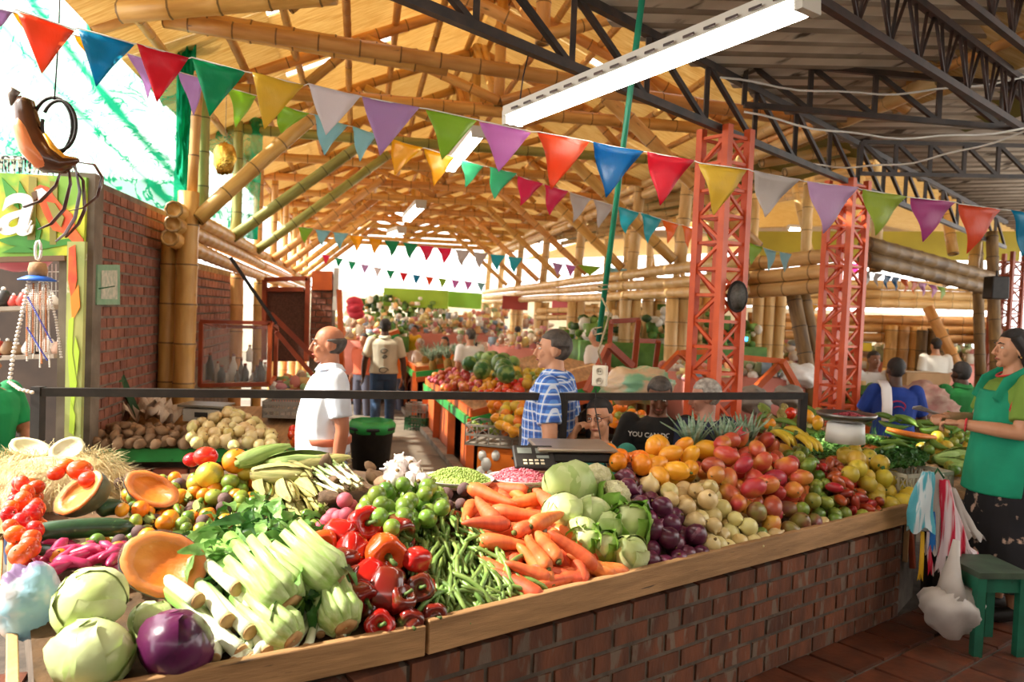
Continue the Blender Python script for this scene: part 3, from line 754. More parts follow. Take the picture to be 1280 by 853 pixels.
for k in range(3):
    ph = [U(0, 6) for _ in range(4)]
    g = G(); g.ball((0, 0, 0), (.030, .025, .034), 10, 7, fn=lambda d: 1+.08*sin(3*d.x+ph[0])+.08*sin(4*d.y+ph[1])+.06*sin(5*d.z+ph[2]))
    proto(f'potato{k}', 'potato', [('o', g, m_pot)])
    g = G(); n = 7; pts = []; rr = []
    for i in range(n):
        t = i/(n-1); pts.append((.012*sin(t*3+ph[0]), .010*sin(t*4+ph[1]), (t-.5)*.12)); rr.append((.018+.004*sin(t*9+ph[2]))*(max(.05, 1-(2*t-1)**4))**.5)
    g.tube(pts, rr, 10); proto(f'pink_tuber{k}', 'pink_tuber', [('o', g, m_pink)])
    g = G(); pts = []; rr = []
    L = .165+.01*k
    for i in range(9):
        t = i/8; pts.append((.006*sin(t*3+k), .006*sin(2*t+k*2), (t-.5)*L)); rr.append([.004, .012, .0165, .019, .022, .025, .027, .027, .018][i])
    g.tube(pts, rr, 12); s_ = G(); s_.tube([(pts[8][0], pts[8][1], L/2-.002), (pts[8][0], pts[8][1]+.002, L/2+.010)], [.011, .008], 8)
    proto(f'carrot{k}', 'carrot', [('o', g, m_car), ('stem_stub', s_, mat('carrot_crown', '#4f4a24', '#6d7a35', scale=60, rough=.8))])
def lobes(n, a): return lambda an, z: 1+a*abs(cos(an*n/2+.4))-a*.5
for kk, mm in (('pepper', m_pep), ('pepper_dark', m_pepd), ('pepper_orange', m_pepo)):
    g = G(); g.lathe([(.002, .030), (.012, .031), (.026, .042), (.038, .040), (.044, .022), (.042, -.002), (.037, -.026), (.030, -.042), (.016, -.050), (.003, -.046)], 20, wob=lobes(4, .16))
    s_ = G(); s_.tube([(0, 0, .028), (.002, 0, .045), (.010, .004, .062)], [.010, .005, .006], 7)
    proto(kk, 'bell_pepper', [('o', g, mm), ('stem', s_, MSTEM)])
g = G(); g.lathe([(.003, -.022), (.016, -.020), (.026, -.008), (.025, .004), (.014, .018), (.005, .028), (.003, .045)], 16, wob=lobes(8, .12)); s_ = G(); s_.lathe([(.008, -.024), (.010, -.020), (.002, -.018)], 8); proto('garlic', 'garlic_bulb', [('o', g, m_gar), ('root_plate', s_, MDRY)])
def leafshell(r, a0, da, z0, z1, m=1.04, ruf=.05, seed=0, n=9, k=8):
    """a leaf lying round a head: patch of a sphere with a wavy lip"""
    g = G()
    def fn(u, v):
        w_ = sin(pi*min(1, .12+u*.95))**.6
        an = a0+da*(v-.5)*w_; ph = lerp(z0, z1, u)
        rr = r*(m+.03*cos(an*5+seed)+ruf*(abs(v-.5)*2)**3*(1+.6*sin(u*14+seed))+ruf*max(0, u-.75)*3)
        rr += .018*r*math.exp(-((v-.5)/.05)**2)
        return V((cos(ph)*cos(an)*rr, cos(ph)*sin(an)*rr, sin(ph)*rr*.95))
    g.sheet(fn, k, n); return g
def headproto(key, name, m, r, el=1.0, nl=6, ruf=.05, core=None, ph1=1.45):
    g = G(); g.ball((0, 0, 0), (r, r, r*el), 18, 12, fn=lambda d: 1+.025*sin(d.x*7+d.y*5)+.02*sin(d.z*9+d.x*4))
    parts = [('o', g, core or m)]
    for i in range(nl):
        a = i*2.4; q = leafshell(r, a, 1.9+.5*(i % 2), -1.35, ph1-.25*(i % 3), 1.02+.012*i, ruf*(.6+.25*i), i*1.7)
        if el != 1: q.v = [(x, y, z*el) for x, y, z in q.v]
        parts.append(('outer_leaf', q, m))
    proto(key, name, parts)
headproto('cabbage', 'green_cabbage', m_cab, .075, .88, 6, .04)
headproto('cabbage_pale', 'pale_cabbage', m_cabp, .075, .85, 5, .03)
headproto('cabbage_red', 'red_cabbage', m_redcab, .075, .92, 5, .015)
headproto('lettuce', 'lettuce', m_let, .062, 1.25, 7, .13, m_cabp)
headproto('endive', 'white_heart_cabbage', m_cabp, .055, 1.3, 5, .07)
g = G(); 
g.ball((0, 0, .01), (.05, .05, .04), 22, 14, fn=lambda d: 1+.10*sin(d.x*17)*sin(d.y*19)+.06*sin(d.z*23+d.x*9)); cf_ = [('o', g, mat('cauliflower_curd', '#ddd9b0', '#c9c48e', scale=50, rough=.8, bump=1, bscale=130))]
for i in range(5): cf_.append(('outer_leaf', leafshell(.055, i*1.26, 1.4, -1.4, .35, 1.06, .1, i), m_let))
proto('cauliflower', 'cauliflower', cf_)
# leek: shank, cut end, green leaves
g = G(); g.tube([(0, 0, 0), (.002, 0, .02), (.0, .003, .12), (.004, .004, .26)], [.019, .0165, .015, .019], 12); s_ = G(); s_.lathe([(.0185, -.001), (.017, -.006), (.001, -.005)], 12)
proto('leek', 'leek', [('o', g, m_leek), ('cut_end', s_, m_cut)])
g = G()
for i in range(9):
    a = i*2*pi/9; rr = .030
    g.tube([(cos(a)*.022, sin(a)*.022, 0), (cos(a)*rr*1.1, sin(a)*rr*1.1, .04), (cos(a)*.032, sin(a)*.032, .10), (cos(a)*.040, sin(a)*.040, .19)], [.014, .022, .016, .010], 8, flat=.7)
g.ball((0, 0, .04), (.030, .030, .045), 12, 8)
s_ = G(); s_.lathe([(.024, .002), (.023, -.006), (.012, -.010), (.001, -.004)], 12, wob=lambda a, z: 1+.08*sin(5*a))
proto('celery', 'celery_head', [('o', g, m_cel), ('cut_end', s_, m_cut)])
def corn(key, name, m, open_):
    g = G(); g.tube([(0, 0, -.09), (0, 0, -.05), (0, 0, .02), (0, 0, .08), (0, 0, .11)], [.010, .024, .027, .017, .005], 12)
    parts = [('o', g, m)]
    for i in range(3):
        h = G(); a0 = i*2.1
        def fn(u, v, a0=a0):
            z = -.088+u*.215; r = .004+.029*sin(pi*min(1, .1+u*.85))**.7+.004*i; an = a0+(v-.5)*1.9*(1-u*.6)
            return V((r*cos(an), r*sin(an), z))
        h.sheet(fn, 7, 5); parts.append(('husk_leaf', h, m))
    if open_:
        h = G(); h.tube([(.006, 0, -.05), (.010, 0, 0), (.008, 0, .06), (.003, 0, .085)], [.016, .0235, .018, .005], 10, flat=.8); parts.append(('kernels', h, m_corn))
    h = G()
    for i in range(7): a = i*.9; h.tube([(0, 0, .105), (.012*cos(a), .012*sin(a), .125), (.022*cos(a), .022*sin(a), .13)], .0012, 4)
    parts.append(('silk', h, MDRY)); proto(key, name, parts)
corn('corn', 'corn_cob', m_husk, False); corn('corn_open', 'corn_cob', m_husk, True); corn('corn_green', 'corn_cob', m_huskg, False)
for k in range(5):
    g = G(); L = U(.11, .15); c = U(-.03, .03); pts = []; rr = []
    for i in range(9):
        t = i/8; pts.append((c*(4*t*(1-t)), U(-.001, .001)+.006*sin(t*5+k), (t-.5)*L)); rr.append(.0066*(1 if 0 < i < 8 else .35)+.0006*(i % 2))
    g.tube(pts, rr, 7); proto(f'bean{k}', 'green_bean', [('o', g, m_bean)])
def banana(key, name, m, R=.10, r=.016, n=4):
    parts = []
    g = G(); g.tube([(0, 0, .0), (0, .01, .03)], [.012, .010], 8); parts.append(('o', g, MSTEM))
    for i in range(n):
        q = G(); a0 = (i-(n-1)/2)*.32; pts = []
        for j in range(9):
            t = j/8; an = t*1.35
            p = V((0, R*sin(an)*1.1+.0, -R*(1-cos(an))*.9)); p = Matrix.Rotation(a0, 3, 'Z') @ p; pts.append(p)
        q.tube(pts, [.006, .012, r, r*1.08, r*1.1, r*1.05, r, .010, .004], 8); parts.append(('banana' if n < 6 else 'finger', q, m))
    proto(key, name, parts)
banana('banana', 'banana_hand', m_ban, .12, .017, 4)
g = G(); pts = [(.03*(4*t*(1-t)), 0, (t-.5)*.2) for t in [i/8 for i in range(9)]]; g.tube(pts, [.006, .014, .019, .021, .022, .021, .018, .012, .004], 8); s_ = G(); s_.tube([(0, 0, .095), (-.005, 0, .12)], [.006, .005], 6); proto('plantain', 'green_plantain', [('o', g, m_plan), ('stem', s_, MSTEM)])
g = G(); g.lathe([(.02, -.08), (.045, -.07), (.055, -.03), (.056, .02), (.048, .06), (.03, .08), (.01, .085)], 18); pp = [('o', g, m_pinb)]
for k in range(20):
    a = k*2.4; tl = k/20; L = .10+.07*(1-abs(tl-.5)*1.2); q = G(); out = .15*(1-tl)+.015; pts = [V((.012*cos(a), .012*sin(a), .08)), V((.03*cos(a)+out*.35*cos(a), .03*sin(a)+out*.35*sin(a), .08+L*.55)), V((out*1.05*cos(a)+.02*cos(a), out*1.05*sin(a)+.02*sin(a), .08+L*(.9+tl*.25)))]
    w_ = Vector((-sin(a), cos(a), 0)); q.loft([[p+w_*wd+V((0, 0, 0)), p+V((cos(a), sin(a), -.3))*wd*.35, p-w_*wd, p+V((0, 0, .002))] for p, wd in zip(pts, (.018, .014, .002))]); pp.append(('crown_leaf', q, m_pinl))
proto('pineapple', 'pineapple', pp)

# ------------------------------------------------------------------ placing helpers
placed = []
grid = {}
def far_enough(p, d):
    k = .08; i, j = int(p.x/k), int(p.y/k); n = int(d/k)+1
    for a in range(i-n, i+n+1):
        for b in range(j-n, j+n+1):
            for q, r in grid.get((a, b), ()):
                if (q-p).length < (d+r)*.5: return False
    return True
def mark(p, d):
    k = .08; grid.setdefault((int(p.x/k), int(p.y/k)), []).append((p.copy(), d))
def where(px, py, poly, noun):
    xs = [a for a, b in poly]; ys = [b for a, b in poly]
    v = (py-min(ys))/(max(ys)-min(ys)); u = (px-min(xs))/(max(xs)-min(xs))
    r = 'top' if v < .2 else 'upper' if v < .45 else 'lower' if v < .75 else 'front'
    c = 'far left' if u < .17 else 'left' if u < .42 else 'middle' if u < .6 else 'right' if u < .83 else 'far right'
    return f'{r} {c} of {noun}'
def scatter(poly, keys, dia, noun, base, cat, group, layers=((.3, .86, 1), (1.05, 1.15, .8)), n=900, rot=None, sc=(.9, 1.1), hitf=None, maxn=300):
    """drop fruit over the part of the stall seen inside POLY; DIA is their diameter"""
    xs = [a for a, b in poly]; ys = [b for a, b in poly]; c = 0
    hf = hitf or hit
    for li, (lf, sp, den) in enumerate(layers):
        for _ in range(int(n*den)):
            if c >= maxn: return c
            px, py = U(min(xs), max(xs)), U(min(ys), max(ys))
            if not inpoly(px, py, poly): continue
            p = hf(px, py, dia*lf+U(-.1, .15)*dia)
            if not far_enough(p, dia*sp): continue
            mark(p, dia*sp)
            ky = random.choice(keys) if isinstance(keys, (list, tuple)) else keys(px, py)
            b = base[ky] if isinstance(base, dict) else base
            inst(ky, p, rot() if rot else rnd(), U(*sc), f'{b}, {where(px, py, poly, noun)}', cat, group)
            c += 1
    return c
def lay(key, x0, y0, x1, y1, l0=.03, l1=None, sc=1, label=None, cat=None, group=None, zend=1, roll=None, hf=None, off=0):
    """lay a long thing whose local +Z end shows at (x1,y1) and -Z end at (x0,y0)"""
    hf = hf or hit
    a = hf(x0, y0, l0); b = hf(x1, y1, l0 if l1 is None else l1); d = (b-a)
    Mx = frame_to(d).to_4x4() @ Matrix.Rotation(U(0, 6.28) if roll is None else roll, 4, 'Z') @ Matrix.Scale(sc, 4)
    Mx.translation = (a+b)/2+d.normalized()*off
    return inst(key, None, mw=Mx, label=label, cat=cat, group=group)
# ================================================================== STALLS AND THINGS OF THE MARKET BEHIND
def planehit(p0, n):
    p0 = V(p0); n = V(n).normalized()
    def f(px, py, lift=0):
        d = _F + _R*((px-640)/FPX) - _U*((py-426.5)/FPX); q = p0+n*lift-EYE
        return EYE+d*(q.dot(n)/d.dot(n))
    return f
def quadbox(name, P, th, m, parent=None, **k):
    """a board given by its four top corners"""
    P = [V(p) for p in P]; nrm = (P[1]-P[0]).cross(P[3]-P[0]).normalized()
    if nrm.z < 0: nrm = -nrm
    Q = [p-nrm*th for p in P]; g = G(); g.add(P+Q, [(0, 1, 2, 3), (7, 6, 5, 4), (0, 4, 5, 1), (1, 5, 6, 2), (2, 6, 7, 3), (3, 7, 4, 0)])
    return g.obj(name, m, parent, smooth=False, wp=True, **k)
# wall going on behind the bamboo posts
w2 = thing('wall_left_rear', None, None); w2['kind'] = 'structure'
q0 = W(.45, -.25, 0); q1 = W(5.2, -.25, 0)
g = G(); g.bar(q0-hv*.08+V((0, 0, .9)), q1-hv*.08+V((0, 0, .9)), .12, 2.3); g.obj('wall_mortar', M_mortar, w2, smooth=False)
bricks(w2, q0, hu, hv, 4.7, 2.2, .20, .095, .05, M_brickw, mort=.016, z0=-.2, skip=lambda p: p.z < .9 or proj(p)[0] > 400)
# ---- left stall with the green edge board
e0 = V((onz(112, 557, .69).x, 4.95, .69)); e1 = at(388, 559, 5.30); e1.z = .69
ls = thing('market_stall', 'brick stall with green edge board holding potatoes and onions', 'stall', (e0.x, e0.y, -.25))
dl = (e1-e0).normalized(); bk = V((-dl.y, dl.x, 0)); 
g = G(); g.bar(e0+V((0, 0, -.035)), e1+V((0, 0, -.035)), .035, .085); bevel(g.obj('edge_board', M_greenp, ls, smooth=False, wp=True))
g = G(); g.bar(e0+bk*.5+V((0, 0, -.55)), e1+bk*.5+V((0, 0, -.55)), .9, .78); g.obj('stall_core', M_mortar, ls, smooth=False, wp=True)
def bricks_wp(parent, *a, **k):
    before = set(parent.children); r = bricks(parent, *a, **k)
    inv = chain(parent).inverted()
    for c in parent.children:
        if c not in before: c.matrix_parent_inverse = inv
bricks_wp(ls, e0-bk*(-.03)+dl*.0, dl, -bk, (e1-e0).length, .82, .22, .085, .05, mat('brick_red', '#c2694a', '#9e4f38', scale=9, rough=.85, bump=.4, var=.12), z0=-.2, mort=.012, skip=lambda p: p.z < .35)
pC = e0+bk*.03+V((0, 0, -.02)); nC = dl.cross((bk+V((0, 0, .20))).normalized())
quadbox('stall_bed', [e0+bk*.02+V((0, 0, -.03)), e1+bk*.02+V((0, 0, -.03)), e1+bk*1.0+V((0, 0, .16)), e0+bk*1.0+V((0, 0, .16))], .03, M_wood, ls)
hitC = planehit(pC, nC if nC.z > 0 else -nC)
# boards at its left end: green leaning A-frame
wbar('leaning_board', at(108, 575, 5.15), at(150, 472, 5.5), .05, .05, mat('dark_green_board', '#2e5a2c', '#24481f', scale=8, rough=.6), label='dark green board leaning against the brick wall', cat='board')
wbar('leaning_board', at(150, 470, 5.52), at(172, 520, 5.6), .05, .045, _M['dark_green_board'], label='short dark green board crossing the leaning one', cat='board')
# ---- tiled display counter on the right of the aisle
def counter(label, a, b, dep, z0, z1, hue, n=3, rim=M_greenp, side=M_orangew, zb=-.25):
    """aisle-side edge from A to B; the bed rises by z1-z0 over DEP to the right"""
    a = V(a); b = V(b); d = (b-a); L = d.length; d.normalize(); r = V((d.y, -d.x, 0))
    if r.x < 0: r = -r
    t = thing('display_counter', label, 'counter', (a.x, a.y, zb))
    A = V((a.x, a.y, z0)); B = V((b.x, b.y, z0)); up = V((0, 0, z1-z0))
    quadbox('bed', [A, B, B+r*dep+up, A+r*dep+up], .04, M_wood, t)
    wbar('rim_board', A+V((0, 0, .02)), B+V((0, 0, .02)), .03, .09, M_orangew, t); wbar('rim_board', A-r*.03+V((0, 0, -.08)), B-r*.03+V((0, 0, -.08)), .03, .10, rim, t)
    wbar('rim_board', A, A+r*dep+up, .03, .09, M_orangew, t); wbar('rim_board', A-d*.04+V((0, 0, -.08)), A-d*.04+r*dep+up+V((0, 0, -.08)), .03, .09, rim, t)
    wbar('rim_board', A-d*.06+V((0, 0, -.17)), A-d*.06+r*dep+up+V((0, 0, -.17)), .03, .08, M_orangew, t)
    for i in range(n+1):
        p = A+d*(L*i/n); wbar('leg', V((p.x, p.y, zb)), p+V((0, 0, -.05)), .09, .09, side, t)
    for i in range(n):
        p = A+d*(L*(i+.08)/n)+r*.05; q = A+d*(L*(i+(.62 if i == 0 else .95))/n)+r*.05
        g = G(); g.bar(V((p.x, p.y, (zb+z0)/2)), V((q.x, q.y, (zb+z0)/2)), .03, z0-zb-.12); g.obj('side_panel', side, t, smooth=False, wp=True)
    p = A+r*.5; q = B+r*.5; g = G(); g.bar(V((p.x, p.y, zb+.3)), V((q.x, q.y, zb+.3)), .7, .5); g.obj('dark_store', M_brickf, t, smooth=False, wp=True)
    g = G(); g.bar(V((A.x, A.y, zb+.04))-r*.04, V((B.x, B.y, zb+.04))-r*.04, .12, .07); g.obj('kerb', M_cement, t, smooth=False, wp=True)
    n_ = d.cross((r*dep+up).normalized()); n_ = n_ if n_.z > 0 else -n_
    return planehit(A+V((0, 0, .0)), n_)
hitA = counter('orange and green display counter right of the aisle heaped with fruit', (-.42, 8.9, 0), (-1.34, 12.7, 0), 1.9, .50, 1.02, 0, 3)
hitB = counter('farther orange display counter with pineapples and watermelons', (-1.62, 13.6, 0), (-2.75, 18.5, 0), 2.6, .62, 1.0, 0, 3)
hitD = counter('low green-rimmed counter right of the plaid shirt man far behind', (.9, 12.5, 0), (.2, 16.5, 0), 3.0, .55, .9, 0, 3)
hitE = counter('dim fruit counter in the right background by the lattice columns', (2.9, 9.2, 0), (2.2, 12.5, 0), 2.6, .55, .9, 0, 3)
hitF = counter('vegetable counter in front of the green shirted vendor', (4.1, 8.0, 0), (3.5, 10.4, 0), 2.6, .50, .75, 0, 3)
hitG_ = counter('far left counter piled with greens along the aisle end', (-3.4, 15.5, 0), (-4.3, 21, 0), 1.2, .75, 1.2, 0, 3)
M_crate = mat('grey_crate', '#8d8478', '#7a7268', scale=9, rough=.6); M_cratew = mat('white_crate', '#d8d3c2', '#c6c0ac', scale=9, rough=.5)
def crate(name, label, c, sx, sy, sz, rz, m, cat='crate', nx=7, rows=2):
    t = thing(name, label, cat, c, rz); th = .012
    g = G(); g.box((0, 0, .006), (sx, sy, .012)); g.obj('base', m, t, smooth=False)
    for (ax, sg, L, o) in (('x', -1, sx, sy/2), ('x', 1, sx, sy/2), ('y', -1, sy, sx/2), ('y', 1, sy, sx/2)):
        g = G(); mp = (lambda u, w_: V((u, sg*o, w_))) if ax == 'x' else (lambda u, w_: V((sg*o, u, w_)))
        for z in (.012, sz*.5, sz-.01): g.bar(mp(-L/2, z), mp(L/2, z), th, .022)
        n = int(nx*L/max(sx, sy))
        for i in range(n+1): g.bar(mp(-L/2+L*i/n, 0), mp(-L/2+L*i/n, sz), th, .010)
        for i in range(n):
            u0, u1 = -L/2+L*i/n, -L/2+L*(i+1)/n; g.bar(mp(u0, sz*.5), mp(u1, sz), .006, .006); g.bar(mp(u1, sz*.5), mp(u0, sz), .006, .006)
        g.obj('lattice_side', m, t, smooth=False)
    return t
c = at(640, 556, 7.6); crate('plastic_crate', 'grey-brown plastic crate of fruit on an orange box at the counter end', (c.x, c.y, c.z), .80, .45, .20, -.25, M_crate)
ob = thing('orange_box', 'orange printed cardboard box under the fruit crate', 'box', (c.x+.02, c.y, c.z-.34), -.25)
g = G(); g.box((0, 0, .165), (.60, .42, .33)); bevel(g.obj('carton', mat('orange_carton', '#ee7d16', '#e57010', scale=2, rough=.6), ob, smooth=False))
g = G(); 
for (u, w_, r) in ((-.25, .25, .04), (-.21, .17, .05), (-.26, .09, .045), (-.17, .08, .03), (-.12, .26, .04)): g.lathe([(.001, 0), (r, 0), (r, .003), (.001, .003)], 14, M=Matrix.Translation((u, -.212, w_)) @ Matrix.Rotation(pi/2, 4, 'X') @ Matrix.Diagonal((1, 1.3, 1, 1)))
g.obj('printed_pattern', M_white, ob)
g = G(); g.box((.08, -.212, .25), (.09, .006, .025)); g.obj('hand_hole', M_black, ob, smooth=False)
# fruit on the far counters
def hC(px, py, l=0): return hitC(px, py, l)
roundf('watermelon', 'watermelon', mat('watermelon_skin', '#2f6a35', '#7fa35a', scale=9, rough=.35, stretch=(1, 1, .15), lo=.45, hi=.55, var=.1), .12, .9)
far_items = [
 ([(534, 474), (560, 462), (600, 470), (600, 486), (560, 486)], ['mango', 'mango_red', 'pink_potato'], .11, 'the far counter', {'mango': 'orange mango on the far counter', 'mango_red': 'red mango on the far counter', 'pink_potato': 'pinkish fruit on the far counter'}, 'fruit', hitA, 1.3),
 ([(575, 478), (600, 470), (625, 480), (600, 492)], ['yellow_fruit'], .11, 'the far counter', 'yellow fruit on the far counter', 'fruit', hitA, 1.2),
 ([(596, 492), (620, 474), (655, 478), (650, 494)], ['tomato'], .10, 'the far counter', 'red-orange tomato on the far counter', 'tomato', hitA, 1.15),
 ([(610, 468), (640, 462), (690, 465), (690, 495), (655, 480)], ['mandarin', 'citrus', 'lime'], .11, 'the far counter', {'mandarin': 'green mandarin on the far counter', 'citrus': 'yellow citrus on the far counter', 'lime': 'lime on the far counter'}, 'fruit', hitA, 1.4),
 ([(612, 500), (690, 497), (690, 560), (620, 530)], ['citrus', 'yellow_fruit', 'orange'], .11, 'the near end of the far counter', {'citrus': 'yellow citrus behind the crate', 'yellow_fruit': 'yellow fruit behind the crate', 'orange': 'orange behind the crate'}, 'fruit', hitA, 1.25),
]
def late_far():
    for poly, keys, dia, noun, base, cat, hf, s in far_items:
        scatter(poly, keys, dia, noun, base, cat, f'{cat} on the far counter', layers=((.4, .85, 1), (1.2, .95, .6)), n=420, sc=(s*.95, s*1.05), hitf=hf)
    scatter([(582, 456), (610, 446), (650, 455), (640, 468), (600, 472)], ['watermelon'], .24, 'the far counter', 'striped green watermelon on the far counter', 'watermelon', 'watermelons on the far counter', layers=((.4, .8, 1), (1.0, .9, .5)), n=200, sc=(.9, 1.1), hitf=hitA)
    for i, (x, y) in enumerate(((541, 458), (550, 455), (560, 456), (570, 452), (578, 449), (590, 446), (532, 452), (548, 448))):
        p = hitA(x, y, .12); inst('pineapple', p, (U(-.2, .2), U(-.2, .2), i), 1.25, 'dark-crowned pineapple on the farther counter, ' + order[i] + ' from the left', 'pineapple', 'far pineapples')
    # left stall
    scatter([(112, 540), (150, 532), (232, 534), (236, 556), (112, 556)], ['potato0', 'potato1', 'potato2'], .062, 'the potato heap', 'brown potato', 'potato', 'potatoes on the left stall', layers=((.4, .85, 1), (1.2, .9, 1), (2.0, 1, .6)), n=900, hitf=hC, sc=(.95, 1.2))
    scatter([(236, 552), (240, 532), (290, 512), (322, 528), (346, 548), (344, 557), (236, 557)], ['onion_white'], .064, 'the left stall onion heap', 'pale yellow onion', 'onion', 'onions on the left stall', layers=((.4, .85, 1), (1.3, .9, 1), (2.2, .95, .9), (3.1, 1, .6)), n=900, hitf=hC, sc=(.9, 1.15))
    scatter([(234, 558), (232, 545), (262, 540), (292, 548), (290, 558)], ['onion_red'], .055, 'the left stall onion heap', 'small red onion', 'onion', 'small red onions on the left stall', layers=((1.2, .9, 1), (2.2, 1, .6)), n=200, hitf=hC, sc=(.7, .85))
    scatter([(366, 556), (364, 538), (378, 534), (390, 540), (390, 557)], ['tomato'], .075, 'the left stall', 'ripe tomato left of the man in white', 'tomato', 'tomatoes on the left stall', layers=((.5, .9, 1), (1.4, 1, .8)), n=200, hitf=hC, sc=(.8, .9))
    # orange fruit in the crate
    cc = at(640, 556, 7.6)
    for i in range(34):
        a, b = U(-.36, .36), U(-.19, .19); k = 'orange' if a > -.05 else 'mandarin'
        Rz = Matrix.Rotation(-.25, 3, 'Z'); p = V((cc.x, cc.y, cc.z+.13+U(0, .07)))+Rz @ V((a, b, 0))
        inst('citrus' if k == 'orange' and i % 2 else k, p, rnd(), 1.0, f'{"yellow citrus" if k == "orange" and i % 2 else "orange" if k == "orange" else "green citrus"} in the grey-brown crate', 'fruit', 'fruit in the grey-brown crate')
    # dim counters on the right
    for poly, keys, dia, noun, base, cat, hf in (
        ([(735, 505), (770, 500), (805, 520), (800, 540), (770, 530), (735, 520)], ['orange', 'mandarin'], .10, 'the counter behind', {'orange': 'orange behind the woman on the phone', 'mandarin': 'green citrus behind the woman on the phone'}, 'fruit', planehit((0, 6.4, .80), (0, -.25, 1))),
        ([(845, 470), (860, 440), (990, 470), (985, 500), (870, 498)], ['citrus', 'mandarin', 'orange'], .14, 'the dim counter', {'citrus': 'yellow fruit in the dim stall', 'mandarin': 'green fruit in the dim stall', 'orange': 'orange fruit in the dim stall'}, 'fruit', hitE),
        ([(1085, 500), (1115, 485), (1120, 520), (1090, 525)], ['citrus', 'yellow_fruit', 'mandarin'], .13, 'the side counter', {'citrus': 'yellow fruit beside the blue shirted man', 'yellow_fruit': 'orange-yellow fruit beside the blue shirted man', 'mandarin': 'green fruit beside the blue shirted man'}, 'fruit', hitF),
        ([(690, 440), (760, 430), (770, 470), (700, 470)], ['orange', 'mandarin', 'citrus', 'mango_red'], .15, 'the far right counter', {'orange': 'orange fruit on the low far counter', 'mandarin': 'green fruit on the low far counter', 'citrus': 'yellow fruit on the low far counter', 'mango_red': 'red fruit on the low far counter'}, 'fruit', hitD)):
        scatter(poly, keys, dia, noun, base, cat, 'loose fruit of '+noun, layers=((.5, .85, 1), (1.2, .95, .5)), n=420, sc=(dia/.085*.9, dia/.085*1.05), hitf=hf)
# ---- far bustle: packed stall rows with mixed goods nobody could count, each stall a thing
import colorsys
GOODS = ['#d08070', '#e6bc7c', '#9ab077', '#e8dcc0', '#c88a90', '#8fa076', '#dc9464', '#f0ece0', '#a88a70', '#8aa0b0', '#e6d690', '#b8ac98', '#e2dcd0']
GM = [mat(f'goods_{i}', c, rough=.6, var=.15) for i, c in enumerate(GOODS)]
def goods(name, label, c, sx, sy, h, n, s, cat='goods', pal=None, rz=0):
    g = G(); random.seed(int(abs(c[0]*100+c[1]*10)))
    for i in range(n):
        x, y = U(-sx/2, sx/2), U(-sy/2, sy/2); z = h*U(0, 1)*(1-.5*abs(2*x/sx)); q = s*U(.5, 1.3); mi = random.randrange(len(pal or GM))
        if i % 3: g.ball((x, y, z), (q, q*U(.6, 1), q*U(.6, 1.2)), 7, 4, mi)
        else: g.box((x, y, z), (q*1.6, q*U(.8, 2), q*U(1, 2.4)), Matrix.Rotation(U(0, 3), 3, 'Z'), mi)
    g.box((0, 0, -.25), (sx, sy, .6), None, 0)
    o = g.obj(name, pal or GM, loc=c, rot=(0, 0, rz)); return tag(o, label, cat, kind='stuff')
GR = [mat('greens_a', '#5c8a3a', '#3f6a2a', scale=5, rough=.6), mat('greens_b', '#7fa64a', '#5c7d34', scale=5, rough=.6), mat('greens_c', '#3f5f2c', '#2c4420', scale=5, rough=.6), GM[1], GM[7]]
for i, (x, y, Y, sx, sy, h, n, s, pal, lab) in enumerate((
    (455, 415, 19, 2.0, 2, .5, 240, .08, GR, 'mixed greens and melons piled at the far end of the aisle'), (440, 420, 15, 1.2, 2, .6, 200, .07, None, 'small colourful goods on the far left stall'),
    (550, 415, 22, 3.6, 2, .7, 260, .08, None, 'bright mixed goods far behind the pineapples'), (620, 415, 24, 3.0, 2, .9, 260, .08, None, 'goods stacked far behind the man with the shoulder bag'),
    (700, 432, 15, 2.4, 2, .4, 260, .07, None, 'assorted produce on the low counter in the middle distance'), (500, 400, 24, 3, 1, 1.0, 220, .09, GR, 'hanging plants and goods at the far left end'),
    (830, 425, 13, 3.0, 1.2, .7, 240, .08, GR, 'leafy produce behind the wooden trestles'), (1010, 452, 15, 3.2, 1.5, .6, 260, .09, None, 'goods on the stall between the lattice columns'),
    (1150, 450, 15, 3.6, 1.5, .5, 240, .09, None, 'mixed produce far behind the green shirted man'), (1110, 500, 9.5, .9, 1.6, .25, 220, .06, GR, 'green vegetables beside the blue shirted man'),
    (920, 462, 9.6, 1.6, 1.4, .22, 220, .06, None, 'mixed goods behind the white-haired head'), (380, 476, 8.3, .55, 1.0, .16, 160, .05, None, 'packed goods left of the man in white'))):
    c = at(x, y, Y); goods('market_goods', lab, (c.x, c.y, c.z-.1), sx, sy, h, n, s, pal=pal, rz=.2)
# far awnings, banners, walls
for i, (x0, y0, x1, y1, Y, h, m, lab) in enumerate(((480, 371, 560, 375, 24, .55, mat('lime_awning', '#a8cf3c', '#93bd30', scale=1, rough=.6), 'lime green awning at the far left end'), (560, 374, 602, 377, 25, .5, mat('lime_awning2', '#8fd04a', rough=.6), 'bright green awning beside the lime one'),
    (628, 378, 660, 380, 21, .35, mat('red_band', '#a8443a', rough=.6), 'dull red awning behind the third bamboo post'), (690, 385, 730, 387, 17, .30, mat('pink_band', '#e87a86', rough=.6), 'pink banner far behind the plaid shirt man'))):
    g = G(); g.bar(at(x0, y0, Y), at(x1, y1, Y), .25, h); g.obj('awning', m, smooth=False, label=lab, cat='awning')
wf = G(); wf.bar((-14, 31, 1.0), (16, 31, 1.0), .2, 2.5); tag(wf.obj('wall_far', M_cream, smooth=False), kind='structure')
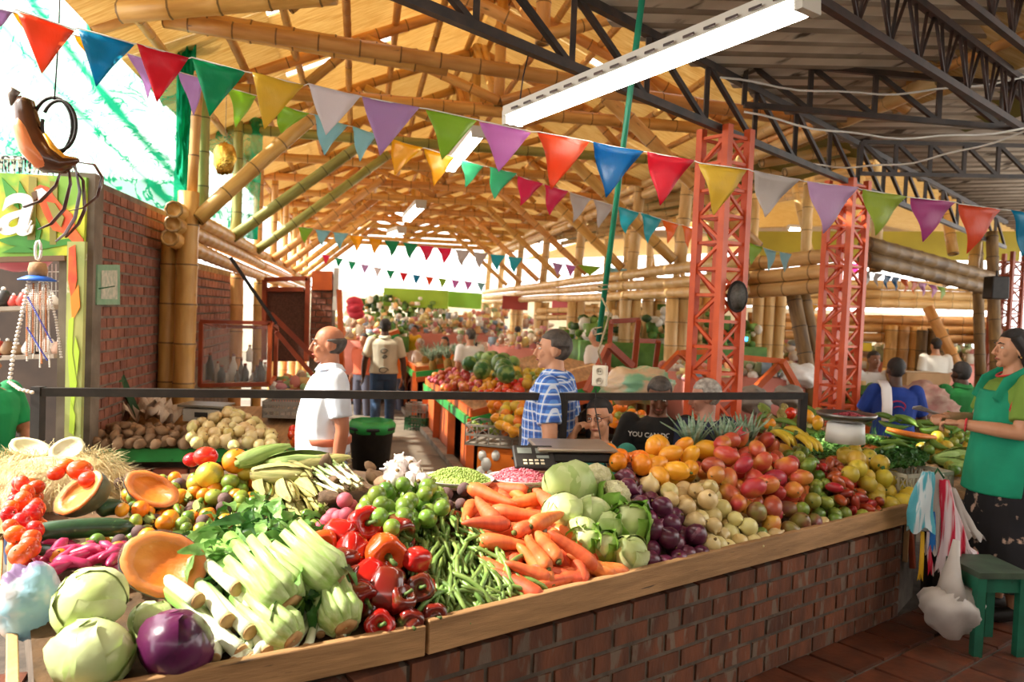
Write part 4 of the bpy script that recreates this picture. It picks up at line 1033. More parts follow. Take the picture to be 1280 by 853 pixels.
# beams, posts and fences of the hall to the right
def beam3(label, a, b, n, r, m, dz=.15, cat='beam', name='bamboo_beam'):
    a = V(a); b = V(b); t = thing(name, label, cat, a)
    for i in range(n):
        o = V((0, .0, -dz*i)); k = int((b-a).length/4)+1
        for j in range(k): culm(a.lerp(b, j/k)+o, a.lerp(b, min(1, (j+1.03)/k))+o, r, t, m)
    return t
beam3('upper stack of bamboo culms crossing behind the lattice columns', at(915, 352, 14), at(1240, 360, 14), 3, .085, MBP, .16)
beam3('lower stack of bamboo culms crossing behind the lattice columns', at(935, 396, 14), at(1238, 402, 13.2), 3, .08, MB, .15)
beam3('stack of bamboo culms between the two near lattice columns', at(925, 332, 9.3), at(1050, 318, 8.3), 3, .08, MBP, .155)
beam3('dark double bamboo beam sloping down right of the second column', at(1082, 305, 8.3), at(1240, 348, 10.5), 2, .085, MBD, .15)
beam3('pale bamboo railing seen far behind the green pole', at(672, 389, 17), at(900, 386, 14), 2, .06, MBP, .14)
for i, (x, yt, yb, Y, n, r, m, lab) in enumerate(((765, 345, 470, 13.5, 2, .095, MB, 'clustered bamboo post right of the green pole'), (812, 345, 470, 13, 2, .10, MBP, 'clustered bamboo post left of the wooden trestles'), (850, 365, 450, 15, 2, .09, MB, 'thin clustered post behind the trestles'), (868, 368, 450, 16, 3, .09, MB, 'slim bamboo cluster just left of the nearest lattice column'),
    (956, 345, 470, 13, 3, .095, MBP, 'three-culm bamboo post right of the nearest lattice column'), (1020, 395, 470, 14.5, 3, .09, MBP, 'three-culm bamboo post left of the second lattice column'), (1124, 408, 478, 13.4, 3, .10, MB, 'three-culm bamboo post behind the blue shirted man'), (1160, 412, 490, 13, 3, .085, MBD, 'shaded bamboo cluster behind the green shirted man'),
    (1235, 410, 500, 13, 3, .085, MBD, 'shaded bamboo cluster left of the woman in green'), (1098, 410, 470, 15, 1, .09, MBD, 'single shaded bamboo post by the yellow sign'), (1190, 405, 480, 15.5, 2, .08, MBD, 'dim far bamboo post behind the leaning culm'), (786, 390, 450, 17, 2, .09, MB, 'far bamboo post under the pale railing'), (735, 380, 440, 18, 2, .09, MBP, 'far bamboo post behind the green pole'))):
    b = at(x, yb, Y); b.z = -.25; t_ = at(x, yt, Y); t_.x = b.x+.02
    post('bamboo_post', lab, b, t_, n, r, (2*r*.97, 0, 0), m)
for i, (x0, y0, x1, y1, Y, r, m, lab) in enumerate(((988, 352, 1018, 510, 9, .085, MBD, 'thick leaning double culm between the lattice columns'), (1000, 352, 1030, 510, 9.1, .085, MBD, 'second culm of the leaning pair'), (1160, 384, 1202, 468, 12.5, .09, MB, 'leaning bamboo culm above the green shirted man'),
    (1222, 300, 1226, 470, 12, .08, MBD, 'upright culm under the black loudspeaker'), (1240, 290, 1246, 480, 11.6, .085, MBD, 'tall culm left of the woman in green'), (1180, 245, 1192, 318, 12, .08, MB, 'short culm hanging below the mustard fascia'), (1230, 240, 1215, 345, 12, .08, MB, 'culm behind the red pennant at the right'))):
    t = thing('leaning_culm' if i < 3 else 'bamboo_upright', lab, 'culm', at(x1, y1, Y)); culm(at(x1, y1, Y), at(x0, y0, Y+.3), r, t, m)
# wooden trestles / orange frames around the centre
def fr_(label, pts, Y, w, m, closed=False, name='trestle', cat='trestle', Ys=None):
    t = thing(name, label, cat, at(pts[0][0], pts[0][1], Y)); 
    for a, b in pts_pairs(pts, closed): wbar('rail', at(a[0], a[1], Y), at(b[0], b[1], Y+.15), w, w, m, t)
    return t
def pts_pairs(p, closed): return [(p[i], p[i+1]) for i in range(len(p)-1)]+([(p[-1], p[0])] if closed else [])
fr_('brown wooden frame standing behind the socket box', [(760, 465), (764, 402), (798, 400), (792, 460)], 8.5, .05, M_redp)
fr_('brown wooden panel frame right of the tall one', [(793, 462), (797, 426), (823, 427), (818, 465)], 8.7, .05, M_redp)
fr_('arched brown trestle behind the plaid shirt man', [(733, 490), (762, 432), (790, 458)], 7.5, .06, M_redp)
fr_('orange-brown trestle with two slanting legs left of the nearest column', [(822, 470), (850, 441), (885, 470)], 8, .055, M_orangew)
fr_('orange-brown trestle right of the nearest column', [(930, 500), (978, 452), (1005, 500)], 7.3, .055, M_orangew)
wbar('trestle_rail', at(925, 447, 7.3), at(980, 452, 7.4), .05, .05, M_orangew, label='orange rail joining the column and the right trestle', cat='rail')
wbar('trestle_rail', at(850, 441, 8), at(884, 440, 8), .05, .05, M_orangew, label='orange rail joining the left trestle and the column', cat='rail')
# glass cabinet and stall gear on the left behind the post pair
gc = thing('glass_cabinet', 'orange-framed glass display cabinet on the left side', 'cabinet', at(250, 484, 7.6))
Pp = {k: at(x, y, 7.6 if k[0] == 'f' else 8.2) for k, (x, y) in {'fa': (250, 482), 'fb': (336, 480), 'fc': (338, 404), 'fd': (252, 402), 'ba': (268, 474), 'bb': (344, 472), 'bc': (346, 410), 'bd': (270, 408)}.items()}
for a, b in (('fa', 'fb'), ('fb', 'fc'), ('fc', 'fd'), ('fd', 'fa'), ('fa', 'ba'), ('fb', 'bb'), ('fc', 'bc'), ('fd', 'bd'), ('bb', 'bc'), ('bc', 'bd')): wbar('frame_bar', Pp[a], Pp[b], .035, .035, M_redp if a != 'fb' else M_orangew, gc)
M_glass = mat('cabinet_glass', '#dfe8e6', rough=.05, alpha=.18)
g = G(); g.add([Pp['fa'], Pp['fb'], Pp['fc'], Pp['fd']], [(0, 1, 2, 3)]); g.obj('glass_pane', M_glass, gc, smooth=False, wp=True)
quadbox('shelf', [Pp['fa'], Pp['fb'], Pp['bb'], Pp['ba']], .03, M_wood, gc)
random.seed(5)
for i in range(16):
    x = 262+4.9*i; p = at(x, 478-U(0, 5), U(7.7, 8.1)); p.z = Pp['fa'].z+.01+(U(0, 1) > .9)*.2; h = U(.10, .28); r = U(.025, .045)
    g = G(); g.lathe([(r*.8, 0), (r, .01), (r, h*.6), (r*.45, h*.8), (r*.4, h*.97), (r*.1, h)], 9)
    kind_ = random.choice([('bottle', '#3a2c22', 'dark bottle'), ('bottle', '#c8c0b4', 'pale bottle'), ('jar', '#6a5a4a', 'brown jar'), ('jar', '#e8e2d6', 'white jar')])
    o = g.obj(kind_[0], mat('ware_'+kind_[1][1:], kind_[1], rough=.3), loc=p, label=f'{kind_[2]} inside the glass cabinet, {"left" if x < 285 else "middle" if x < 315 else "right"}', cat=kind_[0], group='wares in the glass cabinet')
    l_ = G(); l_.lathe([(r*.45, h*.95), (r*.45, h*1.04), (r*.1, h*1.05)], 8); l_.obj('lid', M_redp, o)
# orange framed doorway with mesh panel, boards
dr = thing('panel_door', 'dark mesh door leaf in an orange wooden frame on the left side', 'door', at(335, 440, 9.2))
for a, b in (((331, 350), (385, 348)), ((385, 348), (383, 452)), ((331, 350), (330, 450)), ((334, 362), (380, 362))): wbar('frame_bar', at(*a, 9.2), at(*b, 9.2), .05, .05, M_redp, dr)
g = G(); g.add([at(334, 452, 9.22), at(382, 452, 9.22), at(382, 362, 9.22), at(334, 362, 9.22)], [(0, 1, 2, 3)]); solid(g.obj('mesh_panel', mat('brown_mesh', '#6a4436', '#553428', scale=60, rough=.8), dr, smooth=False, wp=True), .02)
fr_('orange diagonal stair-like boards left of the man in white', [(338, 392), (402, 455)], 7.9, .05, M_redp, name='diagonal_board', cat='board')
fr_('lower orange diagonal board left of the man in white', [(345, 415), (400, 480)], 7.8, .045, M_redp, name='diagonal_board', cat='board')
wbar('dark_strut', at(288, 322, 7.6), at(345, 405, 7.8), .03, .03, M_black, label='thin black strut slanting down from the left beam', cat='strut')
g = G(); g.bar(at(391, 351, 11), at(416, 351, 11), .1, .26); g.obj('orange_box_sign', M_orangew, smooth=False, label='plain orange box sign above the brick pier', cat='sign')
g = G(); g.bar(at(419, 388, 11), at(421, 335, 11), .08, .06); g.obj('white_post', M_white, smooth=False, label='white painted strip beside the orange box sign', cat='post')
pr = thing('brick_pier', 'brick pier left of the aisle behind the man in white', 'pier', at(398, 460, 11)); p = at(386, 460, 11); q = at(413, 460, 11)
g = G(); g.bar(V((p.x, 11.1, .9)), V((q.x, 11.1, .9)), .2, 2.0); g.obj('pier_core', M_mortar, pr, smooth=False, wp=True)
bricks_wp(pr, V((p.x, 10.99, 0)), (1, 0, 0), (0, -1, 0), q.x-p.x, 1.2, .15, .085, .05, M_brickw, z0=.9, mort=.012)
wbar('orange_post', at(428, 470, 10.5), at(424, 362, 10.5), .08, .06, M_orangew, label='orange painted post at the aisle corner', cat='post')
g = G(); 
for i in range(5): g.lathe([(.02, 0), (.16, .05), (.20, .14), (.14, .22), (.02, .26)], 12, M=Matrix.Translation((U(-.1, .1), U(-.1, .1), i*.07)))
g.obj('red_bundle', mat('red_cloth', '#c8283a', '#a81f30', scale=4, rough=.7), loc=at(441, 392, 13)-V((0, 0, .1)), scale=.7, label='red bundle hanging above the far left stall', cat='bundle')
# scales, paper and baskets on the left stall
sc_ = thing('kitchen_scale', 'grey metal scale with a flat pan behind the white onions', 'scale', hitC(258, 528, .02)); 
g = G(); g.box((0, 0, .06), (.26, .2, .09)); bevel(g.obj('body', mat('scale_grey', '#b8b2a6', rough=.4), sc_, smooth=False)); g = G(); g.box((0, 0, .125), (.32, .24, .015)); g.obj('pan', mat('pan_metal', '#8c877c', rough=.3, metal=.7), sc_, smooth=False)
g = G(); g.box((0, -.102, .065), (.09, .006, .035)); g.obj('display', M_black, sc_, smooth=False)
c = hitC(368, 520, .02); crate('wire_basket', 'shallow wire basket behind the left stall beside the man in white', c, .40, .3, .12, .1, M_crate, nx=10)
for i, (x, y, s) in enumerate(((165, 518, .10), (205, 522, .10), (188, 512, .09))):
    g = G(); g.sheet(lambda u, v: V(((u-.5)*.24+.02*sin(v*7), (v-.5)*.14, .05*sin(u*7+i)*sin(v*5)+.05*sin(u*15+v*9+i)+.04)), 12, 8)
    solid(g.obj('paper_bag', mat('pinkish_paper', '#d8c4ae', '#c2ab94', scale=5, rough=.8, bump=.4), loc=hitC(x, y, .05), rot=(.5, 0, i), label=['crumpled pinkish paper bag left above the potatoes', 'crumpled paper bag right above the potatoes', 'crumpled paper bag at the back above the potatoes'][i], cat='paper bag'), .003)
# bins in the aisle
bn = thing('black_bin', 'black plastic bin behind the man in white', 'bin', at(463, 585, 6.6)); g = G(); g.lathe([(.001, 0), (.15, 0), (.18, .32), (.195, .33), (.195, .35), (.17, .35), (.14, .02), (.001, .02)], 20); g.obj('tub', M_black, bn)
g = G(); g.lathe([(.19, .30), (.2, .36), (.17, .40), (.19, .33)], 14, wob=lambda a, z: 1+.1*sin(6*a)); g.obj('green_liner', M_greenp, bn)
for i, (x, y, Y, m, l) in enumerate(((522, 530, 12.6, M_greend, 'dark green crate at the foot of the counter'), (523, 512, 12.7, M_crate, 'brown crate stacked on the dark green one'))):
    c = at(x, y+12, Y); crate('plastic_crate', l, (c.x, c.y, c.z), .34, .3, .26, -.2, m)
# ================================================================== PRODUCE ON THE MAIN STALL
H = 'the heap'
# --- carrots, each where the photo has it: tip to crown
cr_ = [(150,215,320,245),(220,290,110,260),(20,400,40,330),(75,290,170,400),(230,310,405,300),(440,385,200,360),(370,215,540,370),(40,440,200,430),(100,500,295,455),(430,430,320,480),(310,560,180,540),
 (520,400,440,430),(470,420,560,610),(370,510,455,670),(300,560,480,760),(260,660,470,840),(215,740,370,880),(490,700,600,750),(640,600,670,790),(690,660,760,790),(740,700,810,775),(480,770,550,840),(540,770,615,830),
 (580,560,640,610),(520,470,600,520),(430,500,490,590),(150,610,240,690),(-30,380,60,400),(560,640,620,700),(330,560,300,650),(120,560,60,500),(250,440,330,390),(390,600,420,700),(600,700,560,620),(310,200,420,240),(180,700,260,760),(340,300,250,250),(560,420,610,490)]
for i, (a, b, c, d) in enumerate(cr_):
    x0, y0, x1, y1 = 580+a/4.56, 560+b/4.56, 580+c/4.56, 560+d/4.56
    # stretch towards a believable length
    L = sqrt((x1-x0)**2+(y1-y0)**2); 
    lf = [.05, .10, .075, .12][i % 4] if i < 26 else .03
    where_ = 'upper' if y1 < 630 else 'middle' if y1 < 680 else 'front'
    side = 'left' if (x0+x1)/2 < 640 else 'middle' if (x0+x1)/2 < 690 else 'right'
    dr = 'pointing away' if (y1-y0) > abs(x1-x0) else 'lying level' if abs(y1-y0) < .35*abs(x1-x0) else 'lying slantwise'
    lay(f'carrot{i%3}', x0, y0, x1, y1, lf, lf, U(1.15, 1.35), f'fat orange carrot {dr} in the {where_} {side} of the carrot heap', 'carrot', 'carrots on the stall')
cp = [(585, 640), (600, 612), (650, 600), (700, 640), (735, 690), (750, 735), (700, 748), (640, 740), (600, 690)]
def layrot(key, px, py, lift, ang, lab, cat, grp, sc=1, hf=None):
    L = 30; return lay(key, px-L*cos(ang), py+L*sin(ang), px+L*cos(ang), py-L*sin(ang), lift, lift, sc, lab, cat, grp, hf=hf)
for i in range(46):
    for _ in range(30):
        px, py = U(580, 755), U(600, 748)
        if inpoly(px, py, cp): break
    layrot(f'carrot{i%3}', px, py, U(.0, .03), U(-2.6, 2.6), f'orange carrot buried under others in the {"upper" if py<640 else "middle" if py<690 else "front"} part of the carrot heap', 'carrot', 'carrots on the stall', U(1.05, 1.25))
# --- green beans in a fan
bp = [(505, 645), (540, 628), (585, 640), (625, 690), (672, 735), (660, 748), (600, 778), (560, 792), (535, 745), (508, 700)]
nb = 0
while nb < 290:
    px, py = U(500, 672), U(628, 792)
    if not inpoly(px, py, bp): continue
    ang = atan2(-(py-560), (px-530))+U(-.5, .5)
    if U(0, 1) < .2: ang += U(-1.2, 1.2)
    L = 28
    lf = U(.0, .075)*min(1, (795-(py+(px-560)*-.27))/50+.3)
    o = lay(f'bean{nb%5}', px-L*cos(ang), py+L*sin(ang), px+L*cos(ang), py-L*sin(ang), max(.006, lf+U(-.01, .01)), max(.006, lf+U(-.01, .015)), U(1.05, 1.35),
        f'long green bean {"at the top" if py < 665 else "in the middle" if py < 725 else "at the foot"} of the bean heap, {"left" if px < 545 else "centre" if px < 600 else "right"}', 'bean', 'green beans on the stall')
    nb += 1
# --- peppers
pe = [('pepper', 455, 656, 1.15, (1.2, .3, .4), 'glossy red bell pepper with curved green stem on top of the pepper heap'), ('pepper', 425, 668, .95, (.4, 1.9, .2), 'red bell pepper with its end towards the viewer beside the topmost pepper'),
 ('pepper_dark', 497, 662, .95, (1.9, .5, .9), 'dark red bell pepper at the top right of the pepper heap'), ('pepper_orange', 480, 692, 1.25, (1.4, 1.4, .3), 'large orange and red bell pepper in the middle of the pepper heap'),
 ('pepper_orange', 405, 678, .85, (1.5, -1.2, .3), 'orange and green bell pepper beside the pale celery leaves'), ('pepper_dark', 484, 738, 1.2, (2.9, .3, .5), 'tall dark red pepper with green blotches in the front of the pepper heap'),
 ('pepper', 460, 722, 1.0, (2.5, .8, .2), 'red pepper tucked behind the tall blotched one'), ('pepper_dark', 525, 736, .85, (1.15, .2, .1), 'dark red pepper showing its stem hollow beside the green beans'),
 ('pepper_dark', 440, 724, .75, (1.2, .4, 1), 'small dark red pepper beside the celery head'), ('pepper', 474, 782, .85, (1.2, -.1, .3), 'red bell pepper with green stem low against the edge board'),
 ('pepper_dark', 512, 776, .8, (1.5, 1.0, .2), 'orange brown pepper low against the edge board'), ('pepper_dark', 542, 772, .75, (1.3, .5, .2), 'brown red pepper at the foot of the green beans'),
 ('pepper_dark', 500, 752, .8, (.5, .5, .2), 'dark pepper deep in the front of the pepper heap'), ('pepper_dark', 452, 745, .8, (1, 2, .2), 'dark pepper behind the lowest celery head'), ('pepper', 440, 690, .95, (.3, 1, 2), 'red pepper under the topmost one'),
 ('pepper', 520, 700, .8, (1, 2, 2), 'red pepper half hidden by the green beans'), ('pepper_dark', 430, 700, .8, (1, 2, 2), 'dark pepper in shadow left of the heap')]
for i, (k, x, y, s, r, lab) in enumerate(pe):
    p = hit(x, y, .04 if y > 760 else .085 if y > 700 else .11); inst(k, p, r, s*1.28, lab, 'pepper', 'bell peppers on the stall')
scatter([(400, 690), (440, 670), (500, 675), (535, 720), (545, 775), (470, 790), (445, 740)], ['pepper_dark', 'pepper', 'pepper_dark'], .078, 'the pepper heap', {'pepper_dark': 'dark red pepper deep in the heap', 'pepper': 'red pepper deep in the heap'}, 'pepper', 'bell peppers on the stall', layers=((.3, .8, 1),), n=500, sc=(.85, 1))
# --- limes, pink potatoes, beets
scatter([(452, 635), (470, 618), (500, 602), (545, 612), (555, 635), (530, 655), (490, 660), (455, 650)], ['lime'], .068, 'the lime heap', 'glossy green lime', 'lime', 'limes on the stall', layers=((.4, .86, 1), (1.2, .95, 1), (2.0, 1.0, .5)), sc=(1.05, 1.3))
for i, (x, y) in enumerate(((384, 645), (402, 638), (394, 658))): inst('lime', hit(x, y, .05), rnd(), .95, ['small green lime left of the pink potatoes', 'yellowish lime behind the pink potatoes', 'lime under the pink potatoes'][i], 'lime', 'limes on the stall')
for i, (x, y, s, l) in enumerate(((431, 626, 1.1, .11), (433, 644, 1, .09), (416, 644, 1, .07), (424, 648, 1.1, .07), (402, 660, 1, .05), (395, 658, .9, .05), (410, 652, 1, .06), (440, 632, .9, .08), (444, 650, .9, .06), (390, 668, .9, .04))):
    inst('pink_potato', hit(x, y, l), rnd(), s, 'round pink skinned potato ' + ['at the very top of its small heap', 'below the topmost one', 'in the middle left of its heap', 'in the centre touching the red pepper', 'at the lower left of its heap', 'at the far left beside the limes', 'between the limes and the centre one', 'behind the topmost one', 'above the top red pepper', 'lowest, beside the cut marrow'][i], 'potato', 'pink potatoes on the stall')
for i, (x, y, s, l) in enumerate(((557, 618, 1.0, .08), (580, 612, 1.0, .09), (576, 631, .85, .06), (592, 622, .8, .06), (560, 632, .8, .05), (600, 634, .7, .04))):
    inst('beet', hit(x, y, l), rnd(), s*.95, 'brown skinned beetroot ' + ['at the left of its group beside the limes', 'at the top of its group below the pea tray', 'at the front of its group above the beans', 'at the right of its group beside the carrots', 'half buried at the lower left of its group', 'smallest, touching the carrots'][i], 'beetroot', 'beetroots on the stall')
# --- cabbages in the middle
cb = [('cabbage', 711, 606, .112, 'large round green cabbage standing highest in the middle of the stall'), ('cabbage_pale', 703, 640, .088, 'pale cabbage directly under the largest one'), ('cabbage', 742, 642, .080, 'mid-sized cabbage between the pale one and the big lettuce'),
 ('lettuce', 789, 655, .100, 'big leafy lettuce with crinkled green leaves, right of the cabbages'), ('endive', 788, 694, .085, 'pale white-hearted cabbage resting on the front edge board'), ('lettuce', 733, 678, .078, 'green cabbage lying low beside the carrots'),
 ('lettuce', 755, 684, .072, 'dark green lettuce low between carrots and the white-hearted cabbage'), ('cauliflower', 746, 600, .078, 'cauliflower with green leaves right of the largest cabbage'), ('cauliflower', 769, 620, .074, 'cauliflower above the big leafy lettuce'),
 ('cabbage', 762, 655, .060, 'small cabbage squeezed behind the big lettuce'), ('cabbage_pale', 728, 662, .060, 'small pale cabbage in the middle of the cabbage heap')]
for k, x, y, r, lab in cb:
    base = {'cabbage': .075, 'cabbage_pale': .075, 'lettuce': .075, 'endive': .065, 'cauliflower': .055}[k]
    lf = .05 if y > 670 else .09 if y > 630 else .12
    inst(k, hit(x, y, lf), (U(-.5, .2), U(-.5, .5), U(0, 6)) if k not in ('lettuce', 'endive') else (.5, -.6, .4), r/base, lab, 'cabbage' if 'cab' in k or k == 'endive' else 'lettuce' if k == 'lettuce' else 'cauliflower', 'cabbages on the stall')
# --- grapes
for bi, (x, y, lab) in enumerate(((782, 585, 'bunch of purple grapes left of the cauliflower'), (800, 590, 'bunch of reddish grapes below the oranges'), (772, 578, 'small bunch of dark grapes under the scale'))):
    c = hit(x, y, .10); t = thing('grape_bunch', lab, 'grapes', c, group='grape bunches on the stall'); st = G(); st.tube([(0, 0, 0), (.01, .02, .03), (.03, .03, .05)], .003, 5); st.obj('stalk', MDRY, t)
    g = G()
    for i in range(52):
        d = V((U(-1, 1), U(-1, 1), U(-1, 1)))
        while d.length > 1: d = V((U(-1, 1), U(-1, 1), U(-1, 1)))
        d = V((d.x*.055, d.y*.045, d.z*.040)); g.ball(d, .0095, 7, 5)
    g.obj('berries', m_grape, t, kind='stuff')
# --- oranges, yellow fruit, papaya, apples
scatter([(752, 572), (775, 552), (800, 558), (806, 586), (770, 580)], ['orange'], .098, 'the orange group beside the scale', 'bright orange', 'orange', 'oranges beside the scale', layers=((.8, .85, 1), (1.5, .9, .6)), sc=(1.2, 1.4))
scatter([(803, 590), (812, 555), (850, 552), (868, 575), (862, 598), (826, 600)], ['yellow_fruit'], .104, 'the yellow fruit group', 'smooth yellow fruit', 'yellow fruit', 'yellow fruits on the stall', layers=((.8, .85, 1), (1.4, .9, .6)), sc=(1.2, 1.45))
for x, y, s, lab in ((885, 563, 1.75, 'large orange papaya lying on top behind the mangoes'),): inst('yellow_fruit', hit(x, y, .13), (1.2, .9, .2), s, lab, 'papaya', None, name='papaya')
for i, (x, y, k, nm, lab) in enumerate(((815, 557, 'lime', 'green_apple', 'pale green apple behind the yellow fruit'), (826, 553, 'mango_red', 'red_apple', 'dark red apple in front of the black sweater'))): inst(k, hit(x, y, .13), (0, 0, i), 1.0 if i == 0 else .6, lab, 'apple', name=nm)
# --- onions
wo_ = [(806, 606), (850, 585), (880, 600), (905, 630), (960, 680), (955, 692), (900, 700), (880, 670), (860, 640), (830, 622)]
scatter(wo_, ['onion_white'], .078, 'the white onion heap', 'cream-coloured onion', 'onion', 'white onions on the stall', layers=((.25, .85, 1), (1.0, .9, 1), (1.7, 1.0, .6)), n=1500, sc=(1.0, 1.35))
ro_ = [(772, 592), (795, 590), (830, 622), (862, 645), (900, 690), (912, 700), (830, 712), (808, 722), (812, 700), (815, 660), (800, 635)]
scatter(ro_, ['onion_red'], .082, 'the red onion heap', 'dark red onion', 'onion', 'red onions on the stall', layers=((.25, .85, 1), (1.0, .9, 1), (1.7, 1.0, .6)), n=1500, sc=(1.1, 1.4))
# --- mangoes
mg = [(865, 590), (880, 575), (905, 548), (940, 540), (975, 555), (1003, 600), (1012, 640), (1020, 668), (985, 676), (960, 660), (925, 632), (890, 612)]
def mgk(px, py):
    if py > 630: return random.choice(['mango_dusky', 'mango_dusky', 'mango', 'mango_red'])
    return random.choice(['mango_red', 'mango', 'mango_red', 'mango'] if py < 600 else ['mango', 'mango', 'mango_red'])
scatter(mg, mgk, .106, 'the mango heap', {'mango': 'yellow and orange mango', 'mango_red': 'rosy red mango', 'mango_dusky': 'dusky purple and green mango'}, 'mango', 'mangoes on the stall', layers=((.3, .85, 1), (1.0, .9, 1), (1.7, .95, .7)), n=1600, sc=(1.1, 1.35))
scatter([(905, 690), (960, 655), (1025, 665), (1030, 678), (960, 700)], ['onion_white', 'lime'], .066, 'the small mixed row below the mangoes', {'onion_white': 'small yellowish onion', 'lime': 'small green guava'}, 'fruit', 'small fruit below the mangoes', layers=((.4, .9, 1), (1.1, 1, .5)), n=500, sc=(.9, 1.15))
# --- green mandarins, tree tomatoes, grapefruit
gm = [(978, 572), (1000, 560), (1030, 590), (1040, 625), (1082, 655), (1078, 662), (1010, 676), (1000, 650), (1000, 610)]
scatter(gm, ['mandarin', 'mandarin', 'lime'], .084, 'the green mandarin heap', {'mandarin': 'green and yellow mandarin', 'lime': 'dark green lime'}, 'mandarin', 'green mandarins on the stall', layers=((.3, .85, 1), (1.0, .88, 1), (1.7, .95, .6)), n=1300, sc=(1.1, 1.35))
tt_ = [(1025, 588), (1040, 572), (1058, 590), (1075, 615), (1100, 648), (1090, 655), (1062, 640), (1045, 620)]
scatter(tt_, ['tamarillo'], .058, 'the tree tomato heap', 'oval red-orange tree tomato', 'tree tomato', 'tree tomatoes on the stall', layers=((.4, .9, 1), (1.3, .95, 1), (2.2, 1.05, .8)), n=1200, sc=(1.25, 1.55))
gf = [(1040, 575), (1060, 562), (1085, 570), (1110, 585), (1145, 620), (1142, 632), (1100, 648), (1080, 615), (1060, 592)]
scatter(gf, ['citrus'], .104, 'the grapefruit heap', 'mottled yellow grapefruit', 'grapefruit', 'grapefruits at the right end of the stall', layers=((.3, .85, 1), (1.0, .88, 1), (1.6, .95, .6)), n=900, sc=(1.1, 1.3))
# --- bananas, pineapples
for i, (x, y, rz, lab) in enumerate(((968, 552, -2.2, 'hand of ripe bananas between pineapples and mangoes'), (1000, 558, -2.4, 'hand of yellow bananas beside the rail post'), (985, 545, -1.9, 'hand of greenish bananas under the rail'))):
    inst('banana', hit(x-6, y-12, .19), (.2, -.1, rz), 1.15, lab, 'bananas', 'banana hands on the stall')
for i, (x, y, s, lab) in enumerate(((868, 568, 1.15, 'leftmost pineapple with grey-green crown'), (902, 562, 1.1, 'middle pineapple behind the mangoes'), (934, 566, 1.2, 'rightmost pineapple behind the mangoes'))):
    p = at(x, 578, 4.62+.05*i); inst('pineapple', p, (U(-.05, .05), -.12+.12*i, i), s, lab, 'pineapple', 'pineapples on the stall')
# --- left part: cabbages, red cabbage, leeks, celery
inst('cabbage_pale', hit(112, 752, .13), (.4, -.5, .3), 1.32, 'pale cabbage stacked on another at the near left corner', 'cabbage', 'big cabbages at the near left corner')
inst('cabbage', hit(116, 818, .06), (.2, .3, 1.3), 1.36, 'round green cabbage lying lowest at the near left corner', 'cabbage', 'big cabbages at the near left corner')
inst('cabbage', hit(190, 778, .03), (.5, .6, 2.3), .85, 'small green cabbage wedged behind the red cabbage', 'cabbage', 'big cabbages at the near left corner')
inst('cabbage_red', hit(221, 806, .075), (.2, .5, .9), 1.32, 'large glossy red cabbage near the leeks', 'cabbage')
lk = [(341, 727, 262, 680, .14), (296, 736, 240, 722, .12), (323, 742, 270, 700, .11), (320, 758, 262, 735, .09), (247, 751, 190, 745, .09), (284, 776, 250, 750, .07), (322, 776, 280, 735, .06), (312, 790, 285, 785, .055), (300, 815, 262, 808, .03), (334, 815, 318, 790, .02), (312, 824, 280, 818, .015), (345, 765, 300, 740, .04)]
for i, (x, y, a, b, l) in enumerate(lk):
    dx, dy = (a-x)*.45-14, (b-y)*.6-22; k = 75/sqrt(dx*dx+dy*dy); 
    e0 = hit(x, y, l); e1 = hit(x+dx*k, y+dy*k, l*.8+.02); Mx = frame_to(e1-e0).to_4x4() @ Matrix.Scale(1.35, 4); Mx.translation = e0
    inst('leek', None, mw=Mx, label='white leek with cut brown root end, ' + ['long one on top pointing at the celery', 'topmost left of the long one', 'just below the long top one', 'third down beside the big celery', 'alone at the left above the red cabbage', 'next to the red cabbage', 'in the middle of the bundle', 'lying crosswise in the middle of the bundle', 'low, nearest the red cabbage', 'lowest at the right of the bundle', 'lowest resting on the edge board', 'deep between the others and the celery'][i], cat='leek', group='leeks on the stall')
for i, (x, y, a, b, l, s, lab) in enumerate(((420, 731, 385, 700, .17, 1.15, 'large celery head pointing at the viewer, topmost of its group'), (362, 757, 330, 720, .14, 1.2, 'celery head with wide brown cut end beside the leeks'), (366, 803, 340, 775, .06, .95, 'small celery head low beside the edge board'), (432, 784, 415, 745, .08, 1.05, 'celery head at the lower right touching the peppers'))):
    e0 = hit(x, y, l); e1 = hit(a, b, l+.01); Mx = frame_to(e1-e0).to_4x4() @ Matrix.Diagonal((s*1.45, s*1.45, s*1.05, 1)); Mx.translation = e0
    inst('celery', None, mw=Mx, label=lab, cat='celery', group='celery heads on the stall')
scatter([(215, 745), (300, 700), (400, 700), (440, 790), (340, 835), (225, 840), (250, 790)], ['leek'], .05, 'the leek and celery bundle', 'leek deep in the bundle', 'leek', 'leeks on the stall', layers=((.4, .95, 1),), n=200, sc=(.8, .9), rot=lambda: (-1.35+U(-.2, .2), U(-.3, .3), U(-.3, .6)))
